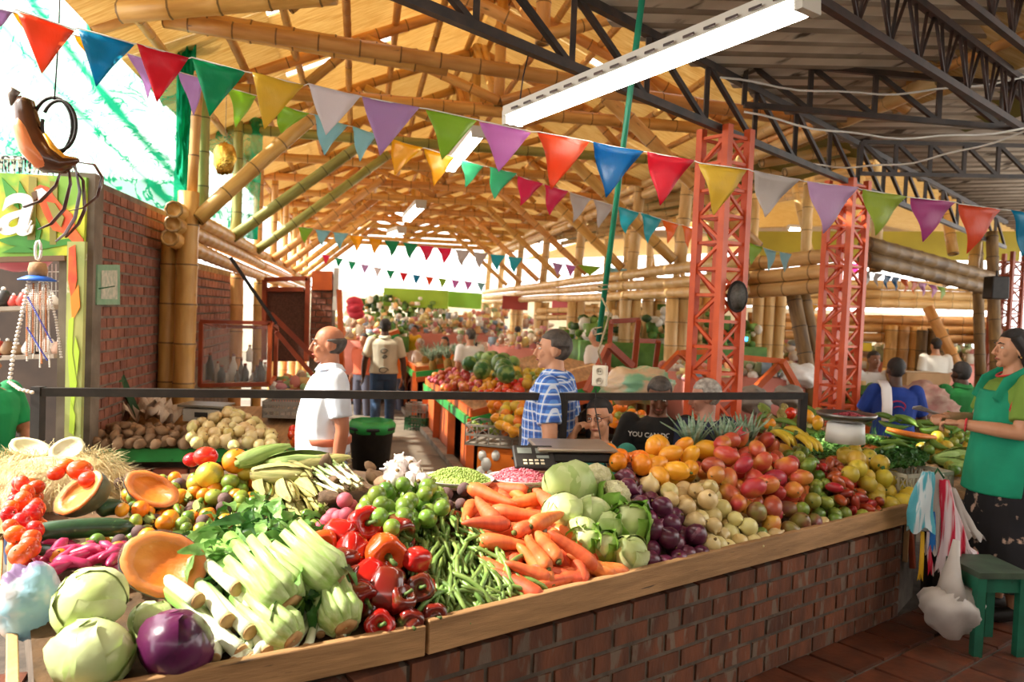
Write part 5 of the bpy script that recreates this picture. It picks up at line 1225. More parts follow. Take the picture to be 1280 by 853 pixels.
# --- leafy greens: each big leaf a part of its bunch
def leaf_mesh(L, Wd, curl, m, ruf=.006, seed=0):
    g = G()
    def fn(u, v):
        x = (v-.5)*2; wd = Wd*(sin(pi*min(1, u*.93+.05))**.7)*(1 if u > .25 else .25+u*3)
        return V((x*wd, u*L, curl*u*u*L*-1+ .25*wd*abs(x)+ruf*sin(u*16+seed)*abs(x)+.12*L*sin(pi*u)))
    g.sheet(fn, 9, 4); return g.mesh('leaf', m)
lms = [leaf_mesh(.13, .030, .5, m_leaf, seed=i) for i in range(3)]+[leaf_mesh(.11, .026, .9, m_leafd, .008, i) for i in range(2)]
def greens(name, label, poly, n, parent_loc, lift=(.02, .09), sc=(.7, 1.2), cat='leafy greens', ms=None, hf=None):
    t = thing(name, label, cat, parent_loc); k = 0; hf = hf or hit
    while k < n:
        px, py = U(min(a for a, b in poly), max(a for a, b in poly)), U(min(b for a, b in poly), max(b for a, b in poly))
        if not inpoly(px, py, poly): continue
        p = hf(px, py, U(*lift)); put('leaf', random.choice(ms or lms), t, loc=p-V(parent_loc), rot=(U(-.9, .9), U(-1.2, 1.2), U(0, 6.28)), scale=U(*sc)); k += 1
    return t
gp = [(235, 672), (262, 650), (285, 630), (330, 625), (370, 640), (405, 672), (425, 712), (400, 760), (340, 740), (270, 720), (240, 700)]
greens('leafy_greens', 'heap of dark green chard and celery leaves in the left half of the stall', gp, 300, hit(330, 665, 0), (.04, .16), (.5, .95))
# --- corn
cn = [('corn_green', 322, 572, .3, 'pale green corn cob lying on top of the corn heap', .17), ('corn', 347, 592, 0, 'corn cob lying level near the top of the heap', .14), ('corn', 372, 590, -.6, 'corn cob pointing down right near the top', .13), ('corn_open', 360, 615, -1.0, 'big husked corn cob in the middle of the heap', .10), ('corn_open', 382, 610, -.7, 'corn cob half peeled right of the middle one', .10),
 ('corn', 330, 610, -1.2, 'corn cob hanging down at the left of the heap', .09), ('corn', 397, 622, -1.1, 'corn cob at the lower right of the heap', .07), ('corn', 372, 635, -1.0, 'corn cob at the foot of the heap above the greens', .05), ('corn', 345, 630, -1.3, 'corn cob at the lower left of the heap', .05), ('corn_green', 365, 578, .1, 'green corn cob at the back of the heap', .14), ('corn', 395, 582, .2, 'dry corn cob at the back right of the heap', .12), ('corn', 340, 580, -.3, 'corn cob crossed under the topmost one', .13)]
for k, x, y, a, lab, l in cn: layrot(k, x, y, l, a, lab, 'corn', 'corn cobs on the stall', 1.25)
# --- round fruit top left
for x, y, k, s, lab, l in ((257, 571, 'tomato', 1.3, 'big red tomato at the top left of the stall', .17), (295, 577, 'orange', 1.5, 'big orange fruit beside the red tomato', .165), (262, 594, 'citrus', 1.35, 'big lime-yellow fruit below the red tomato', .13), (240, 575, 'tomato', .95, 'red tomato behind the orange pumpkin slice', .15),
    (288, 603, 'mandarin', 1.2, 'green fruit under the big orange one', .10), (300, 622, 'mandarin', 1.15, 'green fruit above the leafy greens', .06), (268, 622, 'mandarin', 1.2, 'yellow-green fruit below the lime-yellow one', .07), (307, 592, 'citrus', .8, 'yellow-green fruit beside the corn', .11), (245, 605, 'citrus', .9, 'yellow fruit behind the pumpkin slice', .09)):
    inst(k, hit(x, y, l), (0, U(-.3, .3), U(0, 6)), s, lab, 'fruit' if k != 'tomato' else 'tomato', name={'tomato': 'tomato', 'orange': 'orange_fruit', 'citrus': 'yellow_fruit', 'mandarin': 'green_fruit'}[k])
for i, (x, y, s) in enumerate(((252, 630, .7), (262, 642, .65), (283, 626, .7), (245, 645, .6), (272, 652, .6))):
    inst('orange', hit(x, y, .04), rnd(), s, 'small orange squash among green pods, ' + ['left one at the back', 'middle one', 'one touching the greens', 'one beside the wrapped pumpkin', 'lowest one'][i], 'squash', 'small orange squashes', name='small_squash')
for i, (x, y, a) in enumerate(((235, 650, 1.4), (245, 628, 1.1), (225, 640, 1.7), (256, 662, 1.2))): layrot('plantain', x, y, .06, a, 'short dark green squash ' + ['below the orange slice', 'behind the small squashes', 'at the left beside the wrapped pumpkin', 'in front, pointing at the greens'][i], 'squash', 'small green squashes', .55).name = 'green_squash'
fillp = [(60, 700), (150, 655), (165, 625), (150, 605), (240, 596), (330, 598), (320, 640), (262, 668), (240, 690), (150, 700)]
scatter(fillp, ['lime', 'mandarin', 'orange', 'beet'], .055, 'the mixed small vegetables behind the wrapped pumpkin', {'lime': 'small green squash', 'mandarin': 'mottled green squash', 'orange': 'little orange squash', 'beet': 'small brown root'}, 'squash', 'mixed small vegetables', layers=((.4, .9, 1), (1.2, .95, .8)), n=500, sc=(.75, .95))
for i in range(16): layrot('corn_green', U(180, 330), U(612, 662), U(.02, .06), U(.3, 2.6), f'small green pod lying among the mixed vegetables, {"back" if i < 8 else "front"} row', 'pod', 'green pods on the stall', .62).name = 'green_pod'
# --- taro and dark roots, spring onions, garlic, ginger
g = G(); g.lathe([(.004, .075), (.018, .06), (.032, .025), (.040, -.015), (.034, -.05), (.01, -.06)], 12, wob=lambda a, z: 1+.06*sin(5*a+z*90)); proto('taro', 'taro_root', [('o', g, m_dirt)])
for x, y, s, r, lab in ((405, 588, 1.0, (-.2, .15, 0), 'hairy brown taro root standing point up'), (420, 602, .9, (1.2, .5, 0), 'dark taro root lying behind the pink potatoes'), (437, 606, .8, (1.4, 1.5, 0), 'dark root left of the limes'), (412, 622, .8, (1.4, .2, 1), 'dark root in shadow below the standing taro'), (432, 598, .8, (1.0, 2.2, 0), 'dark root under the spring onions')):
    inst('taro', hit(x, y, .10), r, s, lab, 'root', 'brown roots on the stall')
m_so = mat('spring_onion', '#ebe6c8', '#cfd3a0', scale=5, rough=.5, grad=(2, -.02, .14, '#8fb05c'), stretch=(6, 6, 1), var=.08)
g = G(); g.tube([(0, 0, -.13), (0, 0, -.115), (.003, 0, -.05), (0, .004, .05), (.006, 0, .14)], [.004, .009, .0065, .006, .005], 7); s_ = G()
for i in range(6): s_.tube([(0, 0, -.128), (.006*cos(i), .006*sin(i), -.14), (.012*cos(i), .010*sin(i), -.148)], .0008, 4)
proto('spring_onion', 'spring_onion', [('o', g, m_so), ('roots', s_, MDRY)])
for i in range(34):
    t = U(0, 1); x1 = lerp(465, 425, t)+U(-6, 6); y1 = lerp(608, 625, t)+U(-8, 4); l = U(.07, .15)
    lay('spring_onion', x1, y1, x1-U(40, 62), y1-U(26, 44), l, l, 1.05, 'long white spring onion ' + ('in the top layer' if l > .12 else 'in the middle layer' if l > .095 else 'in the bottom layer')+(' at the right of the bunch' if t < .4 else ' at the left of the bunch'), 'spring onion', 'spring onions on the stall')
for i in range(5): layrot('potato0', 470+U(-14, 14), 600+U(-12, 10), .10, U(-1.5, 1.5), 'knobbly pale ginger root right of the spring onions', 'ginger', 'ginger roots on the stall', 1.1).name = 'ginger_root'
scatter([(483, 590), (500, 574), (513, 578), (532, 600), (520, 610), (488, 606)], ['garlic'], .048, 'the garlic heap', 'white garlic bulb', 'garlic', 'garlic bulbs on the stall', layers=((1.2, .85, 1), (2.1, .9, 1), (2.9, 1, .7)), n=600, sc=(.9, 1.2))
# --- trays of shelled peas and pink beans
def tray(label, x, y, R, Ry, m1, label2, mt, n):
    c = hit(x, y, .05)
    t = thing('round_tray', label, 'tray', c); g = G()
    g.lathe([(.01, -.02), (R*.85, -.018), (R, .012), (R*1.01, .016), (R*.97, .012), (R*.8, -.008), (.01, -.008)], 28); o = g.obj('tray_bowl', mt, t); o.scale = (1, Ry, 1)
    g = G()
    for i in range(n):
        a = U(0, 2*pi); q = sqrt(U(0, 1)); h = .055*(1-q*q)+U(-.004, .004)
        g.ball((R*.93*q*cos(a), R*.93*q*sin(a)*Ry, h), (.0052, .0045, .0045), 5, 3)
    g.lathe([(R*.9, 0), (R*.6, .03), (R*.3, .045), (.01, .05)], 20)
    return tag(g.obj('shelled_' + label2.split()[-1], m1, loc=c), label2 + ', heaped in a round tray', label2.split()[-1], kind='stuff')
tray('round white tray holding shelled green peas', 572, 601, .17, .9, mat('peas', '#a9bb62', '#8fa64a', scale=60, rough=.5), 'shelled green peas', M_white, 1500)
tray('round white tray holding pink beans', 650, 600, .155, .9, mat('pink_beans', '#b8475a', '#d98a94', scale=70, rough=.5, lo=.45, hi=.55), 'speckled pink beans', M_white, 1500)
# --- left corner: pumpkins, big squash, pink tubers, tomatoes
def halfpump(name, label, c, r, rot, film=False, sq=(1, 1, .8)):
    t = thing(name, label, 'pumpkin', c); t.rotation_euler = rot
    g = G(); g.lathe([(.001, -r*sq[2])]+[(r*cos(a), r*sin(a)*sq[2]) for a in [-1.4+1.4*i/8 for i in range(9)]], 26, wob=lambda a, z: 1+.02*cos(9*a), cap=False); g.obj('rind', m_pumr, t)
    g = G(); g.lathe([(r*.985, .0), (r*.97, .006), (r*.72, .004), (r*.62, -.012), (r*.40, -r*.32*sq[2]), (.002, -r*.45*sq[2])], 26, wob=lambda a, z: 1+.02*cos(9*a)+.02*sin(3*a)); g.obj('flesh', m_pum, t)
    if film:
        g = G(); g.lathe([(.001, -r*sq[2]*1.03)]+[(r*1.03*cos(a), r*1.03*sin(a)*sq[2]) for a in [-1.4+1.4*i/8 for i in range(9)]]+[(r*.95, .012), (r*.7, .004), (r*.55, -.012)], 26, wob=lambda a, z: 1+.012*sin(11*a+z*60)); g.obj('cling_film', m_film, t)
    t.scale = (1, sq[1], 1)
    return t
halfpump('pumpkin_half', 'cling-wrapped pumpkin half with bright orange flesh on the near left', hit(205, 705, .14), .132, (1.0, .35, .35), True, (1, .78, .8))
halfpump('pumpkin_slice', 'orange pumpkin slice with grey rind beside the red tomato', hit(190, 612, .13), .115, (.85, .5, .3), True, (1, .62, .55))
halfpump('pumpkin_wedge', 'pale wrapped pumpkin wedge with dark green rind beside the rail post', hit(98, 617, .15), .125, (.95, -.55, -.2), True, (1, .62, .8))
m_hide = None
def bigsq(name, label, x0, y0, x1, y1, r, l):
    a = hit(x0, y0, l); b = hit(x1, y1, l); g = G(); n = 12; pts = []; rr = []
    for i in range(n+1): t = i/n; pts.append(a.lerp(b, t)+V((0, 0, .012*sin(pi*t)))); rr.append(r*(max(.04, 1-(2*t-1)**6))**.5*(1-.12*t))
    g.tube([p-a for p in pts], rr, 16); o = g.obj(name, m_zuc, loc=a); tag(o, label, 'squash'); 
    s_ = G(); d = (b-a).normalized(); s_.tube([(b-a)-d*.006, (b-a)+d*.02], [.011, .008], 7); s_.obj('stem', MDRY, o)
bigsq('green_squash', 'long dark green squash lying level in front of the pumpkin wedge', 30, 670, 170, 660, .038, .08)
bigsq('green_squash', 'short dark green squash end behind the pumpkin wedge', 120, 640, 152, 636, .035, .07)
bigsq('green_squash', 'dark green squash under the long one at the left edge', 28, 692, 95, 700, .03, .02)
for i in range(26):
    x, y = U(60, 160), U(680, 715)
    layrot(f'pink_tuber{i%3}', x, y, U(.03, .11), U(-.2, .7), f'bright pink tuber {"on top" if y < 690 else "in the middle" if y < 704 else "at the foot"} of its heap, {"left" if x < 95 else "centre" if x < 130 else "right"}', 'tuber', 'pink tubers on the stall', U(.85, 1.15))
scatter([(18, 690), (10, 640), (22, 605), (45, 602), (48, 660), (30, 700)], ['tomato'], .062, 'the tomato column at the left edge', 'ripe red-orange tomato', 'tomato', 'tomatoes at the left edge', layers=((.5, .85, 1), (1.3, .9, 1), (2.1, 1, .8)), sc=(.7, .85))
for x, y, s, l, lab in ((83, 583, .9, .22, 'small red tomato above the wrapped wedge'), (100, 588, 1.15, .22, 'largest red tomato beside the straw'), (112, 600, 1.0, .2, 'orange-red tomato touching the pumpkin wedge'), (70, 592, .8, .2, 'tomato half hidden behind the wedge')):
    inst('tomato', hit(x, y, l), (0, .2, U(0, 6)), s, lab, 'tomato', 'tomatoes by the straw')
for i, (x, y, a) in enumerate(((152, 640, 1.3), (160, 620, 1.2))): o = layrot('yellow_fruit', x, y, .08, a, ['bright yellow squash neck between the pumpkin pieces', 'yellow squash behind the long green squash'][i], 'squash', None, .8); o.name = 'yellow_squash'
for i, (x, y, s, lab) in enumerate(((372, 655, .8, 'cut pale marrow end between greens and pink potatoes'), (185, 640, .7, 'small orange squash below the pumpkin slice'))): 
    inst('endive' if i == 0 else 'orange', hit(x, y, .05), (1.3, .2, 0), s*(.45 if i == 0 else 1), lab, 'squash', name='cut_marrow' if i == 0 else 'small_squash')
# straw nest with two pale squash halves behind the post
cS = at(66, 572, 3.6)
M_straw = mat('straw', '#dccb9c', '#b09a62', scale=20, rough=.7, var=.05)
g = G()
for i in range(5200):
    a = U(0, 2*pi); r = U(.12, .42)*(1 if a > 0 else 1); z = -.02-.9*max(0, r-.25)+U(-.04, .05); b = a+U(-.9, .9); L = U(.05, .14)
    p = V((r*cos(a), r*sin(a)*.8, z)); d = V((cos(b)*.6, sin(b)*.6, U(-.9, .25))); q = p+d*L; w_ = V((0, 0, 1)).cross(d).normalized()*.0014
    g.add([p-w_, p+w_, q+w_*.3, q-w_*.3], [(0, 1, 2, 3)])
g.lathe([(.36, -.25), (.30, -.13), (.20, -.03), (.05, .0), (.001, .0)], 18)
tag(g.obj('straw_nest', M_straw, loc=cS, smooth=False), 'bright heap of pale straw behind the left rail post', 'straw', kind='stuff')
m_pale = mat('pale_squash_skin', '#f0ecd0', '#dcd8a8', scale=6, rough=.5)
for i, (x, y, s, ry) in enumerate(((38, 560, 1, .3), (84, 562, 1.0, -.4))):
    o = halfpump('pale_squash_half', ['pale cream squash half lying left of the rail post on straw', 'pale cream squash half lying right of the rail post on straw'][i], at(x, y, 3.7), .09, (.5, ry, .3+i), False, (1.0, .7, .6))
    for ch in o.children: ch.data = ch.data.copy(); ch.data.materials[0] = m_pale
# plastic bag blue-white-lilac hanging over the left board
M_bagb = mat('plastic_bag_blue', '#a8d2e0', '#f2f0f4', scale=7, rough=.3, lo=.45, hi=.55, spots=(5, .56, '#9a7fa8'), bump=.6, bscale=12, transl=.3)
def bag(name, label, c, sx, sy, sz, m, seed=1, cat='bag', top=None, **k):
    g = G(); random.seed(seed); ph = [U(0, 6) for _ in range(6)]
    g.ball((0, 0, 0), (sx, sy, sz), 26, 18, fn=lambda d: (1+.10*sin(d.x*6+ph[0]+d.z*4)+.07*sin(d.y*9+d.z*11+ph[1])+.05*sin(d.z*17+d.x*8+ph[2])+.03*sin(d.x*27+d.y*21))*(1-(.55*max(0, d.z)**1.5 if top else 0)))
    return g.obj(name, m, loc=c, label=label, cat=cat, **k)
bag('plastic_bag', 'crumpled blue, white and lilac plastic bag draped over the left edge board', hit(42, 750, .05)+V((-.02, 0, -.01)), .085, .085, .11, M_bagb, 3)
late_far()
# ================================================================== BUNTING
FC = {'or': '#ee6a3c', 'bl': '#0e9ac2', 'bd': '#1480c0', 're': '#e02a44', 'gr': '#16a878', 'gm': '#58c79a', 'ye': '#e6c84e', 'yd': '#f2c01c', 'wh': '#e6dfe2', 'gy': '#cfc8c4', 'li': '#c8a6d0', 'lm': '#a8cc4c', 'vi': '#dc98d6', 'mg': '#c85aa4', 'pk': '#e0306c', 'lb': '#a8d4da', 'cy': '#3cc0cc', 'ol': '#b8cc50', 'pl': '#d8b8dc', 'o2': '#f58a2c'}
FN = {'or': 'orange', 'bl': 'blue', 'bd': 'blue', 're': 'red', 'gr': 'green', 'gm': 'mint green', 'ye': 'yellow', 'yd': 'deep yellow', 'wh': 'white', 'gy': 'grey', 'li': 'lilac', 'lm': 'lime', 'vi': 'violet', 'mg': 'magenta', 'pk': 'pink', 'lb': 'pale blue', 'cy': 'turquoise', 'ol': 'lime yellow', 'pl': 'pale lilac', 'o2': 'orange'}
FM = {k: mat('flag_'+k, c, rough=.38, bump=.25, bscale=9, bstretch=(8, 8, 3), transl=.55, coat=.2) for k, c in FC.items()}
def bunting(label, flags, Y0, Y1, x0, x1):
    fy = lambda x: lerp(Y0, Y1, (x-x0)/(x1-x0)); a = flags[0]
    t = thing('bunting', label, 'bunting', at(a[1], a[2], fy(a[1]))); pts = []
    for c, ax, ay, bx, by, tx, ty in flags:
        A = at(ax, ay, fy(ax)); B = at(bx, by, fy(bx)); T_ = at(tx, ty, fy(tx)-.01); pts += [A, B]; g = G(); cv = U(-.012, .012); ph = U(0, 6)
        wN = (B-A).cross(T_-A).normalized(); L = (B-A).length
        def fn(u, v):
            top = A.lerp(B, v); q = top.lerp(T_, u*.985)
            return q+wN*(L*.05*sin(v*6+ph+u*4)*(1-u)*.6+cv*sin(pi*u)+L*.04*sin(u*7+ph))
        g.sheet(fn, 8, 6); o = g.obj('flag', FM[c], t, wp=True, label=FN[c]+' flag'); solid(o, .0008)
    g = G(); g.tube(pts, .0028 if Y0 < 5 else .004, 5); g.obj('string', M_white, t, wp=True); return t
bunting('nearest string of large plastic pennants across the top of the picture', [('li', -30, 4, 16, 16, -8, 40), ('or', 20, 12, 93, 37, 52, 92), ('bl', 97, 35, 168, 55, 120, 108), ('re', 171, 55, 236, 73, 196, 128), ('gr', 240, 72, 307, 90, 262, 146), ('ye', 315, 91, 380, 107, 330, 163), ('wh', 385, 105, 451, 121, 407, 170), ('li', 452, 121, 524, 135, 475, 195),
 ('lm', 533, 136, 597, 150, 553, 200), ('vi', 600, 151, 665, 165, 624, 215), ('or', 673, 165, 738, 177, 689, 238), ('bd', 740, 178, 803, 190, 757, 248), ('re', 808, 190, 867, 201, 825, 258), ('ye', 875, 204, 936, 212, 893, 270), ('gy', 940, 214, 998, 225, 955, 273), ('pl', 1007, 227, 1071, 235, 1029, 293), ('ol', 1077, 237, 1132, 246, 1095, 295),
 ('mg', 1139, 247, 1195, 253, 1155, 303), ('or', 1199, 255, 1252, 262, 1210, 318), ('bl', 1262, 263, 1310, 271, 1276, 322)], 2.75, 4.1, 0, 1280)
bunting('second string of pennants just behind the nearest one', [('yd', 14, 15, 40, 22, 50, 58), ('yd', 92, 44, 112, 48, 110, 72), ('li', 160, 67, 190, 76, 186, 124), ('li', 224, 90, 258, 100, 243, 145), ('lm', 286, 110, 322, 120, 295, 160), ('lm', 346, 131, 386, 142, 350, 168), ('lb', 391, 143, 433, 157, 404, 195), ('lb', 439, 158, 470, 168, 449, 203), ('yd', 487, 174, 527, 185, 492, 220), ('yd', 531, 185, 569, 197, 543, 233),
 ('gm', 577, 200, 605, 208, 582, 235), ('gm', 611, 209, 645, 217, 617, 250), ('pk', 646, 220, 678, 230, 650, 258), ('pk', 680, 231, 710, 239, 686, 270), ('gy', 713, 241, 739, 249, 717, 279), ('gy', 743, 250, 767, 257, 748, 286), ('cy', 771, 258, 799, 266, 781, 293), ('cy', 801, 266, 827, 274, 809, 305), ('o2', 829, 275, 849, 281, 835, 305), ('o2', 852, 281, 868, 287, 860, 311), ('lm', 884, 292, 900, 296, 890, 316), ('lm', 933, 303, 953, 309, 938, 332), ('lb', 955, 310, 971, 315, 961, 340), ('lb', 974, 315, 989, 318, 980, 341)], 3.4, 8.0, 0, 990)
def seq(cols, xs, ys, w, h): 
    out = []
    for i, c in enumerate(cols):
        u = i/max(1, len(cols)-1); x = lerp(xs[0], xs[1], u); y = lerp(ys[0], ys[1], u)+(-3*sin(pi*u) if len(ys) < 3 else ys[2]*sin(pi*u)); out.append((c, x, y, x+w, y+1.5, x+w*.45, y+h))
    return out
bunting('third string of small pennants in the middle of the hall', seq(['lm', 'lb', 'lb', 'yd', 'yd', 'gr', 'gr', 'pk', 'pk', 'gy', 'gy', 'cy', 'cy'], (372, 634), (284, 321, 1), 19, 21), 9.5, 12, 370, 655)
bunting('fourth string of tiny pennants far down the hall', seq(['pk', 'gr', 'gr', 'li', 'wh', 'gr', 're', 'bl', 'or', 'lm', 'vi', 'vi', 'lb'], (402, 596), (318, 353, 5), 11, 13), 17, 19, 400, 600)
bunting('string of small pennants between the second column and the loudspeaker', seq(['gy', 'gy', 'bd', 'bd', 'o2', 'o2', 'vi', 'vi', 'lm'], (1080, 1173), (339, 358, 0), 10, 18), 9, 11, 1080, 1180)
bunting('two faint pennants beside the leaning double culm', [('lb', 998, 377, 1008, 379, 1003, 388), ('yd', 1010, 379, 1024, 382, 1017, 390), ('yd', 1025, 381, 1036, 383, 1030, 391)], 11, 11.2, 998, 1036)
bunting('strip of pale pennants far behind above the right beam', [('li', 690, 328, 704, 331, 697, 346), ('vi', 706, 330, 720, 333, 713, 347), ('lm', 722, 331, 752, 334, 737, 345), ('lb', 754, 334, 786, 337, 770, 344)], 14, 14, 690, 790)
# ================================================================== LAMPS, POLE, ORNAMENTS
M_tube = mat('lit_tube', '#fff8ec', emit=12.0); M_fix = mat('lamp_housing', '#c4bfb4', rough=.4)
def tubelamp(label, a, b, w_, on=True, group=None):
    a = V(a); b = V(b); t = thing('tube_lamp', label, 'lamp', a, group=group); d = (b-a).normalized(); s = d.cross(V((0, 0, 1))).normalized()
    wbar('housing', a+V((0, 0, w_*.35)), b+V((0, 0, w_*.35)), w_, w_*.4, M_fix, t)
    wtube('tube', [a+d*.02+s*w_*.2-V((0, 0, w_*.05)), b-d*.02+s*w_*.2-V((0, 0, w_*.05))], w_*.17, M_tube, t, 10)
    wtube('tube', [a+d*.02-s*w_*.2-V((0, 0, w_*.05)), b-d*.02-s*w_*.2-V((0, 0, w_*.05))], w_*.17, M_tube, t, 10)
    for p in (a, b): wbar('end_cap', p-d*.012+V((0, 0, w_*.1)), p+d*.02+V((0, 0, w_*.1)), w_*.9, w_*.6, M_fix, t)
    return t
tl = tubelamp('long twin fluorescent tube lamp hanging at the top right of centre', at(640, 152, 4.1), at(1008, 8, 2.75), .12)
for i in range(16):
    q = at(640, 152, 4.1).lerp(at(1008, 8, 2.75), .04+.06*i)+V((-.045, -.052, .035)); wbar('slot', q, q+V((.03, -.05, .0)), .004, .010, M_steelr, tl)
g = G(); g.tube([at(648, 140, 4.1), at(654, 95, 4.1), at(660, 70, 4.12)], .004, 5); g.obj('chain', M_steelr, tl, wp=True)
tubelamp('fluorescent lamp hanging in the hall behind the yellow pennants', at(562, 212, 6.6), at(598, 168, 5.6), .11)
tubelamp('small fluorescent lamp farther down the hall', at(509, 275, 13), at(526, 258, 11), .16); tubelamp('tiny far fluorescent lamp above the third pennant string', at(489, 294, 17), at(502, 290, 16), .2)
for i, (x0, y0, x1, y1, Y) in enumerate(((1000, 352, 1030, 354, 13), (1182, 357, 1226, 360, 13), (1085, 382, 1120, 384, 16), (1130, 383, 1175, 385, 16), (1180, 384, 1215, 386, 16), (985, 286, 1000, 287, 16))):
    tubelamp('lit fluorescent tube in the dim right background, ' + order[i] + ' of its kind', at(x0, y0, Y), at(x1, y1, Y), .14, group='far fluorescent tubes')
gp_ = thing('green_pole', 'thin green painted pole leaning beside the plaid shirt man', 'pole', at(748, 426, 4.75)); wtube('shaft', [at(748, 426, 4.75), at(775, 215, 4.3), at(805, -20, 3.9)], .016, M_poleg, gp_, 10)
M_rope = mat('rope', '#b8a684', '#94835f', scale=30, rough=.9)
for i in range(6):
    cpt = at(768 - 2.9*i, 300+i*22 if i > 2 else 345+i*8, 4.5)
g = G(); c = at(754, 362, 4.6); 
g.tube([c+V((.03*cos(a), .03*sin(a), -.02+.004*a)) for a in [k*.6 for k in range(22)]], .004, 5); c = at(749, 415, 4.72); g.tube([c+V((.028*cos(a), .028*sin(a), -.04+.006*a)) for a in [k*.6 for k in range(20)]], .005, 5)
g.tube([at(752, 372, 4.6), at(762, 392, 4.62), at(757, 410, 4.66), at(748, 440, 4.68), at(752, 455, 4.7)], .006, 5)
g.obj('rope_lashing', M_rope, label='pale rope lashed round the green pole', cat='rope')
sb = thing('socket_box', 'cream double socket box hanging from the rope over the stall', 'socket box', at(750, 470, 4.6), -.25)
g = G(); g.box((0, 0, 0), (.085, .05, .12)); bevel(g.obj('case', mat('cream_plastic', '#e8e0cc', rough=.45), sb, smooth=False), .006)
for z in (-.028, .028):
    g = G(); g.lathe([(.001, 0), (.021, 0), (.021, .004), (.017, .005), (.017, .001), (.001, .001)], 16, M=Matrix.Translation((0, -.025, z)) @ Matrix.Rotation(pi/2, 4, 'X')); o = g.obj('outlet', mat('socket_ring', '#cfc6b0', rough=.4), sb)
    for x in (-.006, .006): h_ = G(); h_.box((x, -.0305, z), (.003, .003, .008)); h_.obj('slot', M_black, o, smooth=False)
g = G(); g.tube([at(745, 486, 4.6), at(744, 510, 4.5), at(750, 545, 4.35), at(757, 585, 4.2)], .004, 5); g.obj('cord', M_black, label='thin dark cord dangling from the socket box', cat='cord')
# digital scale on the stall
ds = thing('digital_scale', 'black digital scale with brushed steel plate at the back of the stall', 'scale', at(706, 577, 4.05), .15)
g = G(); g.box((.02, 0, .045), (.40, .30, .05), taper=.95); bevel(g.obj('base', M_black, ds, smooth=False), .01)
g = G(); g.box((.03, 0, .082), (.40, .33, .018)); bevel(g.obj('weighing_plate', mat('brushed_plate', '#b8a898', '#a09080', scale=3, rough=.35, metal=.6), ds, smooth=False), .006)
R_ = Matrix.Rotation(.55, 3, 'X'); g = G(); g.box((-.19, -.16, .045), (.20, .16, .03), R_); hd = g.obj('display_head', M_black, ds, smooth=False); bevel(hd, .006)
for x, y, w_, h_ in ((-.235, .035, .07, .04), (-.15, .035, .06, .035), (-.15, -.01, .06, .02)): g = G(); g.box(R_ @ V((x+.19, y, .016))+V((-.19, -.16, .045)), (w_, h_, .002), R_); g.obj('screen', mat('lcd', '#8c948c', rough=.3), hd, smooth=False)
for i in range(8): g = G(); g.box(R_ @ V((-.05+(i % 4)*.028, -.035-(i//4)*.022, .016))+V((-.19, -.16, .045)), (.018, .012, .003), R_); g.obj('key', M_cream, hd, smooth=False)
# metal pan scale with red beans
ps_ = thing('pan_scale', 'white scale body carrying a wide dull metal pan at the right', 'scale', at(1056, 553, 5.0)); g = G(); g.lathe([(.001, 0), (.12, 0), (.11, .12), (.06, .13), (.001, .13)], 18); g.obj('scale_body', M_white, ps_)
g = G(); g.lathe([(.03, .13), (.13, .135), (.175, .165), (.18, .185), (.172, .185), (.12, .15), (.001, .145)], 26); g.obj('pan', mat('dull_metal', '#8a8684', '#75716f', scale=9, rough=.35, metal=.8), ps_)
g = G(); c = at(1056, 553, 5.0)
for i in range(160): a, q = U(0, 6.28), .11*sqrt(U(0, 1)); g.ball((q*cos(a)+.02, q*sin(a), .16+.03*(1-q/.11)), .008, 5, 3)
tag(g.obj('red_beans', mat('red_bean', '#b03444', '#8a2030', scale=40, rough=.5), loc=c), 'red beans lying in the metal pan', 'beans', kind='stuff')
# loudspeakers
s1 = thing('round_speaker', 'round grey-faced loudspeaker fixed on the nearest lattice column', 'speaker', at(921, 371, 5.75)); 
g = G(); Mx = Matrix.Rotation(pi/2, 4, 'X') @ Matrix.Diagonal((.62, 1, 1, 1)); g.lathe([(.001, -.05), (.09, -.05), (.115, 0), (.115, .03), (.10, .035), (.10, .03), (.001, .03)], 24, M=Mx); g.obj('casing', M_black, s1); g = G(); g.lathe([(.001, .034), (.098, .034), (.001, .04)], 24, M=Mx); g.obj('grille', mat('grille', '#6a655e', '#55504a', scale=80, rough=.6), s1)
g = G(); g.box((0, 0, 0), (.20, .2, .26), taper=.95); s2 = g.obj('hanging_speaker', M_black, loc=at(1245, 360, 9.2), smooth=False, label='black box loudspeaker at the end of the dark double beam', cat='speaker'); bevel(s2, .01); g = G(); g.tube([(0, 0, .13), (0, 0, .2)], .012, 6); g.obj('bracket', M_steel, s2)
# gold foil ornament
go_ = thing('foil_ornament', 'gold foil leaf-shaped ornament hanging behind the yellow pennant', 'ornament', at(281, 198, 5.8)); g = G(); g.ball((0, 0, 0), (.085, .05, .20), 14, 12, fn=lambda d: (1-.45*abs(d.z)**1.5)*(1+.08*sin(d.z*16+d.x*9)+.04*sin(d.y*14))); g.obj('foil_body', mat('gold_foil', '#c89a34', '#e0bc60', scale=12, rough=.22, metal=.9, bump=.8, bscale=30), go_); g = G(); g.tube([(0, 0, .17), (0, 0, .45)], .003, 4); g.obj('thread', M_rope, go_)
